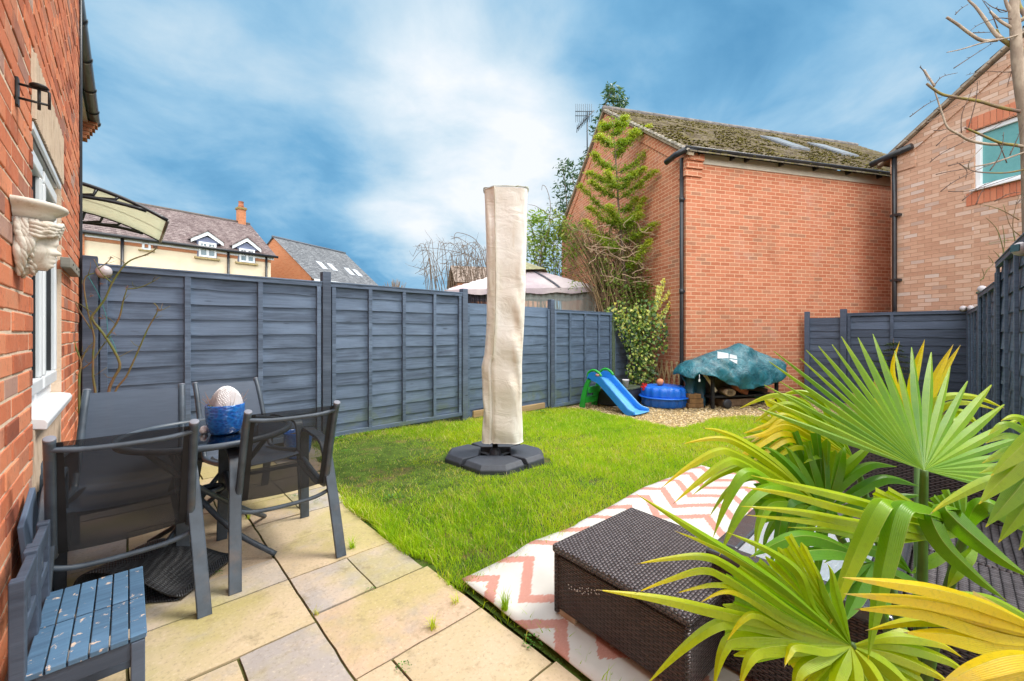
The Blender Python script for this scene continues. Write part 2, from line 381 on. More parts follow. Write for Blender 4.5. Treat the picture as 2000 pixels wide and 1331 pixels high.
# ---------------------------------------------------------------- ground
def ground_h(x, y): return zg(x)-.030
gx = [-300, -80, -20, -6, -2, -1, 0, 1, 1.6]+[2+.25*i for i in range(17)]+[6.5, 7, 8, 9, 10, 11, 13, 16, 25, 60, 160, 400]
gy = [-300, -80, -20, -6, -3, -2, -1, 0, 1, 2, 3, 4, 5, 6, 8, 12, 20, 40, 90, 200, 400]
b = M(); b.grid([[(x, y, ground_h(x, y)) for y in gy] for x in gx])
M_soil, g = newmat('soil_and_turf'); v = obco(g)
col = g.mix(g.smooth(g.noise(v, 3, 6, .7), .4, .6), (.055, .045, .028), (.07, .10, .03)); col = g.mix(g.m('MULTIPLY', g.smooth(g.noise(v, 14, 5), .5, .7), .6), col, (.03, .024, .015))
finish(g, col, .95, g.noise(v, 30, 6, .7), .8, .03, .1)
ground = struct(b.build('ground', M_soil, fix=False)); tag(ground, 'dark soil and turf underneath the whole garden and the houses', 'ground')

# gravel and lawn outlines (world metres)
LAWN = [(1.16, .95), (1.13, 1.6), (1.075, 2.2), (1.09, 2.5), (1.115, 2.95), (1.15, 3.4), (1.22, 3.9), (1.36, 4.4), (1.44, 4.83), (3.5, 4.84), (5.5, 4.84), (5.78, 4.7), (5.86, 4.1), (5.75, 3.4), (5.62, 2.75), (5.95, 2.60), (6.7, 2.60), (7.2, 2.42), (7.6, 2.0), (8.3, 1.6), (8.8, 1.0), (9.0, 0), (9.0, -.2), (1.16, -.2)]
def in_poly(p, poly):
    x, y = p; c = False; n = len(poly)
    for i in range(n):
        x1, y1 = poly[i]; x2, y2 = poly[i-1]
        if (y1 > y) != (y2 > y) and x < (x2-x1)*(y-y1)/(y2-y1)+x1: c = not c
    return c
def sheet(poly, x0, x1, y0, y1, step, dz, name, mat):
    nx = int((x1-x0)/step); ny = int((y1-y0)/step); b = M(); idx = {}; vs = []; fs = []
    for i in range(nx):
        for j in range(ny):
            cx, cy_ = x0+(i+.5)*step, y0+(j+.5)*step
            if not in_poly((cx, cy_), poly): continue
            f = []
            for (a, c) in ((i, j), (i+1, j), (i+1, j+1), (i, j+1)):
                if (a, c) not in idx:
                    x, y = x0+a*step, y0+c*step; idx[(a, c)] = len(vs)
                    vs.append((x, y, zg(x)+dz(x, y)))
                f.append(idx[(a, c)])
            fs.append(tuple(f))
    b.add(vs, fs, 0, True); return b.build(name, mat, fix=False)
M_lawn, g = newmat('lawn_turf'); v = obco(g)
col = g.mix(g.smooth(g.noise(v, 8, 6, .7), .35, .65), (.05, .085, .016), (.10, .165, .025)); col = g.mix(g.smooth(g.noise(v, 2.3, 5, .65), .52, .66), col, (.15, .115, .05)); col = g.mix(g.smooth(g.noise(v, 40, 3), .55, .75), col, (.028, .04, .01))
finish(g, col, .95, g.noise(v, 60, 5, .7), .8, .02, .1)
lawn = struct(sheet(LAWN, 1.0, 9.2, -.3, 4.9, .05, lambda x, y: -.008+.012*nz((x*1.3, y*1.3, 2)), 'lawn', M_lawn)); tag(lawn, 'bright green lawn sloping gently between patio and gravel', 'lawn')
M_gravel, g = newmat('golden_gravel'); v = obco(g)
vo = g.n('ShaderNodeTexVoronoi', {'Vector': v, 'Scale': 62.0}); vo2 = g.n('ShaderNodeTexVoronoi', {'Vector': v, 'Scale': 62.0}, feature='DISTANCE_TO_EDGE')
rc = g.sep(vo.outputs['Color'])[0]
col = g.ramp(rc, [(0, (.26, .16, .06)), (.25, (.52, .36, .15)), (.55, (.70, .52, .25)), (.8, (.82, .66, .40)), (1, (.42, .30, .17))])
col = g.mix(g.smooth(vo2.outputs['Distance'], .0, .12), (.07, .045, .02), col); col = g.mix(g.m('MULTIPLY', g.smooth(g.noise(v, 2.2, 5), .56, .7), .35), col, (.16, .13, .05))
finish(g, col, .85, g.m('ADD', vo2.outputs['Distance'], g.m('MULTIPLY', rc, .2)), 1.0, .03, .3)
GRAV = [(5.55, 4.86), (5.5, 2.4), (7.0, 2.2), (8.0, 1.2), (8.5, .2), (8.5, -.22), (10.28, -.22), (10.28, 2.2), (9.5, 2.66), (7.92, 3.55), (8.6, 4.86)]
gravel_bed = struct(sheet(GRAV, 5.4, 10.4, -.3, 4.9, .1, lambda x, y: -.018+.010*nz((x*2, y*2, 5)), 'gravel_path', M_gravel)); tag(gravel_bed, 'golden gravel bed under the slide and covered barbecue', 'gravel')
# loose stones on the gravel
cnt = 5200; vs = []; fs = []; rv = []
oct_v = np.array([(1, 0, 0), (0, 1, 0), (-1, 0, 0), (0, -1, 0), (0, 0, .8), (.55, .5, .55), (-.55, .5, .5), (-.5, -.55, .55), (.5, -.55, .5)])
oct_f = [(0, 5, 8), (0, 1, 5), (1, 6, 5), (1, 2, 6), (2, 7, 6), (2, 3, 7), (3, 8, 7), (3, 0, 8), (4, 8, 5), (4, 5, 6), (4, 6, 7), (4, 7, 8)]
b = M(); k = 0
while k < cnt:
    x, y = rnd(5.5, 9.6), rnd(.6, 4.85)
    if not in_poly((x, y), GRAV): continue
    if in_poly((x, y), LAWN) and random.random() < .93: continue
    if not in_poly((x, y), LAWN) and x > 8 and random.random() < .4: continue
    s = rnd(.008, .019); a = rnd(0, 6.28); sx, sy = s*rnd(.8, 1.3), s*rnd(.7, 1.)
    ca, sa = math.cos(a), math.sin(a); z = zg(x)-.012
    b.add([(x+sx*p[0]*ca-sy*p[1]*sa, y+sx*p[0]*sa+sy*p[1]*ca, z+p[2]*s*.8) for p in oct_v], oct_f); k += 1
M_peb, g = newmat('pebble'); col = g.ramp(rndat(g), [(0, (.28, .17, .07)), (.3, (.56, .39, .17)), (.6, (.74, .55, .28)), (.85, (.84, .70, .46)), (1, (.46, .36, .24))]); finish(g, col, .8, None)
struct(b.build('gravel', M_peb, fix=False), 'stuff')

# ---------------------------------------------------------------- patio of sandstone slabs
def slab_mat():
    m, g = newmat('sandstone_slab'); v = obco(g); r = rndat(g)
    vv = g.comb(g.m('ADD', g.sep(v)[0], g.m('MULTIPLY', r, 13.)), g.m('ADD', g.sep(v)[1], g.m('MULTIPLY', r, 29.)), 0.)
    base = g.ramp(r, [(0, (.34, .305, .285)), (.3, (.40, .355, .32)), (.42, (.48, .385, .235)), (.75, (.50, .395, .255)), (1, (.50, .355, .255))])
    n = g.noise(vv, 3.2, 6, .65); n2 = g.noise(vv, 9, 6, .7); n3 = g.noise(vv, 70, 4, .7); n4 = g.noise(v, 1.3, 5, .6)
    col = g.mix(g.m('MULTIPLY', g.smooth(n, .45, .66), .6), base, (.56, .43, .30)); col = g.mix(g.m('MULTIPLY', g.smooth(n, .46, .30), .6), col, (.33, .30, .29))
    col = g.mix(g.m('MULTIPLY', g.smooth(n4, .45, .60), .68), col, (.40, .345, .115))     # yellow algae film
    col = g.mix(g.m('MULTIPLY', g.smooth(n2, .54, .70), .60), col, (.25, .20, .11)); col = g.mix(g.m('MULTIPLY', g.smooth(n3, .54, .66), .40), col, (.20, .17, .12)); col = g.mix(g.m('MULTIPLY', g.smooth(n3, .44, .32), .35), col, (.68, .58, .44))
    finish(g, col, .85, g.m('ADD', g.m('MULTIPLY', n3, .5), n2), .22, .006, .25); return m
M_slab = slab_mat()
JW = .010
slabs = []   # (x0,x1,y0,y1,rv)
def S(x0, x1, y0, y1, rv): slabs.append((x0, x1, y0, y1, rv))
S(.575, 1.135, 1.415, 1.86, .92); S(.715, 1.135, 1.0, 1.415, .6); S(.30, .575, 1.40, 1.81, .12); S(.575, .715, 1.0, 1.415, .55); S(.30, .575, 1.0, 1.40, .7)
S(.715, 1.15, .60, 1.0, .8); S(.30, .715, .60, 1.0, .5); S(.715, 1.15, .2, .6, .2); S(.3, .715, .2, .6, .65); S(.3, 1.15, -.25, .2, .5)
S(.575, .857, 1.86, 2.21, .2); S(.857, 1.115, 1.86, 2.24, .1); S(.0, .575, 1.81, 2.21, .5)
S(.575, 1.10, 2.21, 2.615, .78); S(.575, 1.12, 2.615, 2.965, .68); S(.245, .575, 2.21, 2.47, .32); S(.245, .575, 2.47, 3.0, .88)
S(-.28, .245, 2.21, 2.615, .25); S(-.28, .245, 2.615, 3.0, .8); S(-.28, .0, 1.81, 2.21, .6); S(-.28, .30, 1.40, 1.81, .75); S(-.28, .30, 1.0, 1.40, .45); S(-.28, .30, .6, 1.0, .9); S(-.28, .30, .2, .6, .15); S(-.28, .30, -.25, .2, .6)
S(.575, .86, 2.965, 3.37, .85); S(.86, 1.17, 2.965, 3.37, .18); S(.0, .575, 3.0, 3.40, .62); S(-.28, .0, 3.0, 3.4, .3)
S(.45, .86, 3.37, 3.78, .5); S(.86, 1.22, 3.37, 3.78, .72); S(-.28, .45, 3.4, 3.78, .9); S(-.28, .30, 3.78, 4.2, .2); S(.30, .86, 3.78, 4.2, .66); S(.86, 1.33, 3.78, 4.2, .95)
S(-.28, .45, 4.2, 4.82, .5); S(.45, 1.0, 4.2, 4.82, .7); S(1.0, 1.45, 4.2, 4.82, .25)
b = M()
for (x0, x1, y0, y1, rv) in slabs:
    nx = max(3, int((x1-x0)/.06)); ny = max(3, int((y1-y0)/.06)); dz = rnd(-.003, .003); tx, ty = rnd(-.004, .004), rnd(-.004, .004)
    X0, X1, Y0, Y1 = x0+JW/2, x1-JW/2, y0+JW/2, y1-JW/2; rows = []
    def edge(i, n, a, c): return a+(c-a)*i/n
    for i in range(nx+1):
        row = []
        for j in range(ny+1):
            x, y = edge(i, nx, X0, X1), edge(j, ny, Y0, Y1); e = (i in (0, nx)) or (j in (0, ny))
            jx = .004*nz((x*9, y*9, 1)) if i in (0, nx) else 0; jy = .004*nz((x*9, y*9, 7)) if j in (0, ny) else 0
            row.append((x+jx, y+jy, dz+tx*(x-x0)+ty*(y-y0)+.0022*nz((x*7, y*7, 3))-(.004 if e else 0)))
        rows.append(row)
    vs = [p for r in rows for p in r]; nc = ny+1; fs = [(i*nc+j, (i+1)*nc+j, (i+1)*nc+j+1, i*nc+j+1) for i in range(nx) for j in range(ny)]
    per = [i*nc for i in range(nx+1)]+[nx*nc+j for j in range(1, nc)]+[i*nc+ny for i in range(nx-1, -1, -1)]+[j for j in range(ny-1, 0, -1)]
    base = len(vs); vs = vs+[(vs[i][0], vs[i][1], -.04) for i in per]; n = len(per)
    fs += [(per[i], base+i, base+(i+1) % n, per[(i+1) % n]) for i in range(n)]
    b.add(vs, fs, 0, False, rv)
patio = struct(b.build('patio_pavement', M_slab, fix=False)); tag(patio, 'sandstone slab patio with yellow and grey stained slabs', 'patio')
M_joint, g = newmat('joint_sand'); v = obco(g)
finish(g, g.mix(g.smooth(g.noise(v, 5, 5), .4, .6), (.060, .048, .026), (.10, .10, .03)), .95, g.noise(v, 80, 3), .5, .01, .1)
b = M(); b.box((.42, 2.3, -.026), (1.44, 5.1, .03)); struct(b.build('patio_joint_floor', M_joint))

# ---------------------------------------------------------------- near brick house on the left
XW = -.29
t_house = thing('brick_house', 'red brick house wall running along the left edge with white window', 'house', (XW, 3.2, 0))
b = M()
OP = [(2.63, 3.70, .80, 2.085), (2.63, 3.62, .50, .80), (2.60, 3.66, 2.085, 2.37)]     # window, panel below, lintel
YC = 4.917; nrow = 66
for r in range(-2, nrow):
    z0 = r*.075; y = YC-(.1125 if r % 2 else .225)*1.0
    y0 = YC
    first = True; yy = YC
    while yy > 1.3:
        L = .1125 if (first and r % 2) else .225; first = False
        a, c = yy-L+.005, yy-.005; yy -= L
        segs = [(a, c)]
        for (o0, o1, p0, p1) in OP:
            if z0+.07 > p0+.005 and z0 < p1-.005:
                ns = []
                for (s0, s1) in segs:
                    if s1 <= o0 or s0 >= o1: ns.append((s0, s1))
                    else:
                        if s0 < o0-.02: ns.append((s0, o0))
                        if s1 > o1+.02: ns.append((o1, s1))
                segs = ns
        for (s0, s1) in segs:
            if s1-s0 < .02: continue
            j = rnd(-.0025, .0025); h = .066+rnd(-.001, .002)
            cy = (s0+s1)/2
            b.box((XW-.05+j, cy, z0+.0375+rnd(-.0012, .0012)), (.10, s1-s0-rnd(0, .003), h), mat=Matrix.Rotation(rnd(-.006, .006), 3, 'Z')@Matrix.Rotation(rnd(-.006, .006), 3, 'X'))
wall = b.build('wall', M_nearbrick, t_house, bevel=.004, seg=2)
b = M()   # mortar bed and the body of the house
def mort(y0, y1, z0, z1): b.box((XW-.0035-.045, (y0+y1)/2, (z0+z1)/2), (.09, y1-y0, z1-z0))
mort(1.3, 2.63, -.2, 4.95); mort(2.63, 3.70, 2.37, 4.95); mort(2.63, 3.70, -.2, .5); mort(3.70, 4.91, -.2, 4.95); mort(3.62, 3.70, .5, .8); mort(2.60, 2.63, .5, .8)
b.build('mortar', M_mortar, t_house)
b = M(); b.box((XW-2.62, .45, 2.4), (5.0, 8.9, 5.3)); b.build('inner_wall', M_red, t_house)
b = M(); b.box((XW-.06, -1.35, 2.4), (.12, 5.3, 5.2)); b.build('side_wall', M_red, t_house)
b = M(); rows = []
b.box((XW-1.2, .45, 5.25), (3.0, 9.2, .12)); b.build('roof', M_roofbrown, t_house)
def ribbed(y0, y1, z0, z1, x):
    b = M(); n = int((y1-y0)/.022); rows_y = []
    pts = []
    for i in range(n):
        a = y0+(y1-y0)*i/n; d = (y1-y0)/n
        for t, o in ((0, -.006), (.18, .004), (.5, .007+rnd(-.002, .002)), (.82, .004)): pts.append((a+d*t, o))
    pts.append((y1, -.006))
    zs = [z0, z0+.25*(z1-z0), z0+.5*(z1-z0), z0+.75*(z1-z0), z1]
    b.grid([[(x+o+.003*nz((y*40, z*9, 2)), y, z) for (y, o) in pts] for z in zs], smooth=False)
    b.box((x-.06, (y0+y1)/2, (z0+z1)/2), (.10, y1-y0, z1-z0)); return b
ribbed(2.605, 3.655, 2.09, 2.365, XW+.004).build('lintel', M_stone, t_house, fix=False)
ribbed(2.635, 3.615, .505, .79, XW-.002).build('stone_panel', M_stone, t_house, fix=False)
win = M()
XF = XW-.045
for (y0, y1, z0, z1, d, x) in ((2.63, 3.70, 2.02, 2.085, .06, XF), (2.63, 3.70, .845, .915, .06, XF), (2.63, 2.70, .915, 2.02, .06, XF), (3.635, 3.70, .915, 2.02, .06, XF), (3.08, 3.14, .915, 2.02, .06, XF)):
    win.box((x-d/2, (y0+y1)/2, (z0+z1)/2), (d, y1-y0, z1-z0))
wf = win.build('window', M_white, t_house, bevel=.006)
b = M()
for (ya, yb) in ((2.70, 3.08), (3.14, 3.635)):      # opening sashes
    for (y0, y1, z0, z1) in ((ya, yb, 1.955, 2.02), (ya, yb, .915, .98), (ya, ya+.055, .98, 1.955), (yb-.055, yb, .98, 1.955)):
        b.box((XF+.004, (y0+y1)/2, (z0+z1)/2), (.05, y1-y0-.006, z1-z0))
b.build('sash', M_white, wf, bevel=.008)
b = M()
for (ya, yb) in ((2.757, 3.023), (3.197, 3.577)): b.box((XF-.012, (ya+yb)/2, 1.467), (.012, yb-ya, .97))
b.build('pane', M_glassy, wf)
b = M()
for y in (2.757, 3.023, 3.197, 3.577): b.box((XF+.0, y, 1.467), (.02, .010, .97))
b.build('gasket', M_black, wf)
b = M(); b.extr([(XW-.09, 2.64, .845), (XW-.09, 2.64, .80), (XW+.015, 2.64, .790), (XW+.038, 2.64, .785), (XW+.043, 2.64, .815), (XW+.034, 2.64, .83), (XW+.005, 2.64, .838)], (0, 1.05, 0)); b.build('sill', M_white, wf, bevel=.004)
b = M(); b.box((XW-.045, 3.15, 2.074), (.05, 1.06, .018)); b.box((XW-.004, 3.13, 2.068), (.012, 1.0, .034)); b.build('drip_strip', M_white, wf, bevel=.003)
b = M(); b.tube([(XW+.006, 4.935, z) for z in (-.1, 1, 2, 3, 4.9)], .011, 8); b.build('cable', M_black, t_house)

# things fixed on that wall
t = thing('hanging_bracket', 'rusty black iron bracket fixed high on the brick wall', 'bracket', (XW, 2.27, 2.05))
b = M(); y = 2.27; 
b.box((XW+.004, y, 2.055), (.008, .03, .10)); b.build('back_plate', M_steel, t, bevel=.002)
b = M(); b.tube([(XW+.005, y, 2.085), (XW+.075, y, 2.085), (XW+.08, y, 2.08), (XW+.08, y, 2.02)], .0045, 6); b.tube([(XW+.005, y, 2.035), (XW+.08, y, 2.035)], .0045, 6); b.tube([(XW+.055, y, 2.01), (XW+.055, y, 2.10)], .005, 6)
b.build('arm', M_steel, t)
b = M(); b.lathe([(.0, 2.100), (.022, 2.098), (.026, 2.092), (.02, 2.088), (0, 2.087)], (XW+.055, y, 0), 12); b.build('cap', M_steel, t)
t = thing('wood_block', 'small weathered grey wooden block on the wall near the corner', 'block', (XW, 4.3, 1.6))
pA = on_x(130, 520, XW+.0); yA = on_x(131, 522, XW+.03).y
b = M(); b.box((XW+.022, yA+.33, 1.617), (.044, .60, .06)); b.build('batten', wood_paint('weathered_grey_wood', (.26, .23, .19), (.16, .14, .11), (.05, .04, .03), .3), t, bevel=.004)
b = M(); 
for k in (.12, .35, .5): b.lathe([(0, .0), (.008, .0), (.008, .004), (0, .004)], (0, 0, 0), 8)
b2 = M()
for k in (.12, .35, .52): b2.box((XW+.045, yA+.03+k, 1.617), (.004, .012, .012))
b2.build('screw', M_steel, t)
# sculpted head corbel
M_plaster, g = newmat('aged_plaster'); v = obco(g)
col = g.mix(g.noise(v, 10, 6, .65), (.56, .50, .41), (.78, .74, .67)); ge = g.n('ShaderNodeNewGeometry').outputs['Pointiness']
col = g.mix(g.m('MULTIPLY', g.smooth(g.noise(g.mapv(v, (1, 1, .5)), 22, 5, .7), .5, .68), .6), col, (.40, .31, .21)); finish(g, col, .8, g.noise(v, 120, 4), .25, .003, .3)
CY, CZ = 2.29, 1.54
t = thing('wall_corbel', 'cream plaster corbel shaped as a curly haired classical head on the brick wall', 'corbel', (XW, CY, 1.4))
def halfdisc(prof, name):
    b = M(); n = 28
    rows = []
    for (r, z) in prof: rows.append([(XW+max(0, r*math.cos(a))*1.02, CY+r*math.sin(a), z) for a in np.linspace(-math.pi/2, math.pi/2, n)])
    b.grid(rows); c0 = [(XW, CY, prof[-1][1])]; top = rows[-1]
    b.add(top, [tuple(range(n))]); b.add(rows[0], [tuple(range(n))]); b.build(name, M_plaster, t)
halfdisc([(.070, 1.600), (.085, 1.612), (.092, 1.622), (.094, 1.632), (.112, 1.640), (.122, 1.648), (.126, 1.656), (.122, 1.664), (.118, 1.666)], 'shelf')
b = M(); rows = []      # face: profile looks away from the wall (+X)
prof = [(-1.0, .30), (-.90, .62), (-.80, .76), (-.70, .70), (-.63, .80), (-.55, .80), (-.50, .74), (-.44, .84), (-.38, .80), (-.33, .80), (-.28, .98), (-.20, 1.00), (-.10, .86), (0, .78), (.06, .80), (.12, .88), (.25, .90), (.45, .88), (.65, .78), (.85, .55), (1.0, .15)]
for i in range(40):
    zt = -1+2*i/39; fx = interp([p[0] for p in prof], [p[1] for p in prof], zt)
    wy = math.sqrt(max(0, 1-zt*zt*.9))*.78*(1.0 if zt > -.3 else 1-.35*min(1, (-.3-zt)/.7)); row = []
    for k in range(41):
        a = math.pi*(k/40-.5)*1.25; ca = max(0, math.cos(a)); side = abs(math.sin(a))
        x = ca**1.1*(.62+(fx-.62)*math.exp(-(a/.32)**2)+.10*math.exp(-((abs(a)-.75)/.25)**2)*math.exp(-((zt+.2)/.25)**2))
        x -= .10*math.exp(-((abs(a)-.42)/.16)**2)*math.exp(-((zt-.02)/.09)**2)       # eye socket
        x += .045*math.exp(-((abs(a)-.42)/.11)**2)*math.exp(-((zt-.01)/.045)**2)      # eyeball
        row.append((XW+.035+.075*x*1.0, CY+.072*wy*math.sin(a)*1.1, CZ-.045+.085*zt+.018))
    rows.append(row)
b.grid(rows); b.build('face', M_plaster, t)
b = M()
for k in range(44):     # wavy locks lie along the wall side and leave the face clear
    sgn = -1 if k % 2 else 1; f0 = (k//2)/21.
    x0 = lerp(.058, .012, f0)+rnd(-.004, .004); y0 = lerp(.066, .082, f0); L = lerp(.085, .185, f0)*rnd(.9, 1.1); ph = rnd(0, 6); pts = []
    for i in range(16):
        q = i/15; z = 1.600-L*q; sq = 1-.60*max(0, (1.49-z)/.10)
        pts.append((XW+max(.010, x0*(1-.30*q)+.007*math.sin(ph+q*L*62)), CY+sgn*(y0+.007*math.cos(ph+q*L*62))*max(.28, sq), z))
    b.tube(pts, [.0105*(1-.5*abs(2*i/15-1)**2)*rnd(.92, 1.08) for i in range(16)], 7)
for k in range(22):     # swept fringe over the brow
    sgn = -1 if k % 2 else 1; f0 = (k//2)/10.; pts = []
    for i in range(10):
        q = i/9; a = lerp(.05, 1.45, q); r = .080+.010*math.sin(k+q*6); pts.append((XW+.030+(.082-.012*f0)*math.cos(a)*1.0, CY+sgn*r*math.sin(a)*.98, 1.600-.038*f0-.018*q+.006*math.sin(k*2+q*9)))
    b.tube(pts, [.0095*(1-.45*abs(2*i/9-1)**2) for i in range(10)], 7)
for k in range(26):     # beard and curls that run down to the point
    a = rnd(-1.3, 1.3); z0 = rnd(1.44, 1.51); r = .058*max(.2, (z0-1.395)/.11)
    pts = []
    for i in range(10):
        q = i/9; th = q*5+k; rr = .012*(1-q*.5)
        pts.append((XW+.014+max(.0, r*math.cos(a)*.9)+rr*math.cos(th)*.6, CY+r*math.sin(a)+rr*math.sin(th), z0-.035*q))
    b.tube(pts, [.009*(1-.5*q/9) for q in range(10)], 6)
b.build('hair', M_plaster, t)
b = M(); b.lathe([(.004, 1.405), (.022, 1.415), (.036, 1.44), (.052, 1.48), (.066, 1.53), (.072, 1.58), (.07, 1.602)], (XW+.012, CY, 0), 20); b.build('bracket_core', M_plaster, t)

# ---------------------------------------------------------------- neighbour's wall, gutter and door canopy beyond the corner
t = thing('neighbour_house', 'narrow strip of orange brick house with grey gutter past the near corner', 'house', (-.56, 7.5, 0))
b = M(); b.box((-2.57, 7.4, 2.2), (4.0, 4.5, 5.0)); b.build('wall', M_orange, t)
b = M(); 
for k in range(5): b.box((-.53+.02*k, 9.62, 4.35+.06*k), (.10+.02*k, .20, .055))
b.build('corbel', M_orange, t, bevel=.004)
b = M(); gp = []
pr = [(math.cos(a)*.068, math.sin(a)*.068) for a in np.linspace(math.pi, 2*math.pi, 9)]
rows = [[(-.40+p[0], y, 4.68+p[1]) for p in pr] for y in np.linspace(5.0, 9.75, 20)]
b.grid(rows); gut = b.build('gutter', plain('grey_gutter', (.085, .105, .125), .4, .25, 6), t, solid=.004)
for y in (5.8, 6.6, 7.5, 8.4, 9.2, 9.7): b = M(); b.grid([[(-.40+p[0]*1.12, yy, 4.68+p[1]*1.12) for p in pr] for yy in (y-.03, y+.03)]); b.build('joint_clip', M_black, gut, solid=.006)
b = M(); b.box((-.50, 7.4, 4.66), (.06, 4.7, .14)); b.build('fascia', M_white, t)
b = M(); b.extr([(-.36, 5.0, 4.74), (-.36, 9.8, 4.74), (-2.5, 9.8, 6.2), (-2.5, 5.0, 6.2)], (0, 0, .05)); b.build('roof', M_roofbrown, t)
t = thing('door_canopy', 'curved cream polycarbonate door canopy on black scroll brackets', 'canopy', (-.5, 6.8, 2.6))
M_poly, g = newmat('cream_polycarbonate'); v = obco(g)
colp = g.mix(g.noise(v, 3, 4), (.70, .70, .50), (.80, .76, .60)); p = g.n('ShaderNodeBsdfPrincipled', {'Base Color': colp, 'Roughness': .25}); tr = g.n('ShaderNodeBsdfTranslucent', {'Color': (.9, .9, .75)}); tp = g.n('ShaderNodeBsdfTransparent', {'Color': (.9, .92, .8)})
mx = g.n('ShaderNodeMixShader', {0: .5}); g.put(mx.inputs[1], p.outputs[0]); g.put(mx.inputs[2], tr.outputs[0]); mx2 = g.n('ShaderNodeMixShader', {0: .18}); g.put(mx2.inputs[1], mx.outputs[0]); g.put(mx2.inputs[2], tp.outputs[0]); g.n('ShaderNodeOutputMaterial', {'Surface': mx2.outputs[0]})
def can(q): return (-.55+.88*q, 2.73-.06*q-.22*q*q)       # profile away from the wall
YN, YFAR = 6.02, 7.42
b = M(); b.grid([[(can(q)[0], y, can(q)[1]) for q in np.linspace(0, 1, 14)] for y in np.linspace(YN, YFAR, 6)]); b.build('panel', M_poly, t, solid=.006)
for y in (YN, YFAR):
    b = M(); b.tube([(can(q)[0], y, can(q)[1]+.006) for q in np.linspace(0, 1, 14)], .020, 8)
    q = np.linspace(0, .8, 10); b.tube([(can(x)[0], y, can(x)[1]-.16*(1-x/.8)**1.0-.012) for x in q], .020, 8); b.tube([(-.545, y, 2.73), (-.545, y, 2.54)], .012, 8)
    for (qa, qb) in ((.02, .18), (.2, .36), (.38, .54)):
        b.tube([(can(qa)[0], y, can(qa)[1]-.155*(1-qa/.8)-.01), (can((qa+qb)/2)[0]+.05, y, can((qa+qb)/2)[1]-.11*(1-qa/.8)), (can(qb)[0], y, can(qb)[1]-.01)], .016, 6)
    b.build('scroll_bracket', M_black, t)
b = M(); b.tube([(can(1)[0], YN, can(1)[1]), (can(1)[0], YFAR, can(1)[1])], .016, 8); b.tube([(can(.42)[0], y, can(.42)[1]+.012) for y in (YN+.7, YN+.7)], .01, 6); b.build('front_rail', plain('grey_rail', (.25, .24, .22), .4), t)
b = M(); b.tube([(can(q)[0], (YN+YFAR)/2, can(q)[1]+.008) for q in np.linspace(0, 1, 10)], .016, 6, flat=.4); b.build('joint_strip', plain('grey_strip', (.4, .36, .3), .4), t)
# ---------------------------------------------------------------- fences
def board_mesh(L, zt, zb, nb, thick=.010, seed=0):
    b = M(); h = (zt-zb)/nb; ns = max(10, int(L/.05)); rr = random.Random(seed)
    for k in range(nb):
        t0 = zt-k*h+(.02 if k else 0); b0 = zt-(k+1)*h-.006; ph = rr.uniform(0, 99); amp = rr.uniform(.004, .011)
        rows = []
        f = [(.002, 0), (.020, 1), (.010, 1)]
        top = []; bf = []; bb = []
        for i in range(ns+1):
            u = L*i/ns; w = amp*(noise.noise((u*2.3+ph, k*3.1, 0))*1.6+.5*noise.noise((u*7+ph, k, 4)))
            top.append((u, .002, t0)); bf.append((u, .0165+.003*noise.noise((u*3, ph, 2)), b0+w)); bb.append((u, .009, b0+w))
        b.grid([top, bf, bb], smooth=False)
    b.box((L/2, -.004, (zt+zb)/2), (L, .008, zt-zb-.01))
    return b
def place(b, p0, d):       # local (u,n,z) -> world; d = unit direction along the panel, n = to its left... normal toward the garden
    d = Vector((d[0], d[1], 0)).normalized(); n = Vector((d.y, -d.x, 0)) if place.side > 0 else Vector((-d.y, d.x, 0)); p0 = Vector(p0)
    b.v = [tuple(p0+d*v[0]+n*v[1]+Vector((0, 0, v[2]))) for v in b.v]; return b
def panel(parent, p0, p1, zt, zb, nb, battens, mat, seed, toprail=True, bw=.045):
    p0 = Vector((p0[0], p0[1], 0)); p1 = Vector((p1[0], p1[1], 0)); L = (p1-p0).length; d = (p1-p0)/L
    o = place(board_mesh(L, zt, zb, nb, seed=seed), p0, d).build('slat_panel', mat, parent, fix=False)
    for f in battens:
        b = M(); b.box((L*f, .034, (zt+zb)/2-.01), (bw, .024, zt-zb-.04)); place(b, p0, d).build('batten', mat, o, bevel=.003)
    if toprail:
        b = M(); b.box((L/2, .030, zt-.022), (L, .036, .045)); b.box((L/2, .022, zt+.006), (L, .064, .014)); place(b, p0, d).build('top_rail', mat, o, bevel=.003)
        b = M(); b.box((L/2, .032, zb+.03), (L, .03, .05)); place(b, p0, d).build('bottom_rail', mat, o, bevel=.003)
    return o
def post(parent, p, zt, w=.09, mat=None, zb=-.35, cap=False):
    b = M(); b.box((p[0], p[1], (zt+zb)/2), (w, w, zt-zb)); o = b.build('post', mat or M_post, parent, bevel=.006)
    if cap:
        b = M(); b.box((p[0], p[1], zt+.012), (w+.03, w+.03, .024)); b.build('post_cap', M_mosspost, o, bevel=.006)
    return o
place.side = 1          # direction +X, garden lies toward -Y
YF = 4.88
tf = thing('garden_fence', 'slate blue overlapped board fence stepping down along the left of the lawn', 'fence', (3.5, YF, 0))
panel(tf, (-.18, YF), (1.60, YF), 1.76, .035, 12, (.02, .33, .66, .98), M_fence, 1)
panel(tf, (1.69, YF), (3.53, YF), 1.765, .0, 12, (.02, .255, .5, .75, .98), M_fence, 2)
panel(tf, (3.62, YF+.01), (5.43, YF+.01), 1.635, -.10, 11, (.015, .55, .985), M_fence_worn, 3, False)
panel(tf, (5.53, YF), (7.34, YF), 1.60, -.13, 11, (.02, .25, .5, .75, .98), M_fence_worn, 4)
panel(tf, (7.44, YF+.01), (8.50, YF+.01), 1.50, -.16, 11, (.02, .5, .98), M_fence_worn, 5, False)
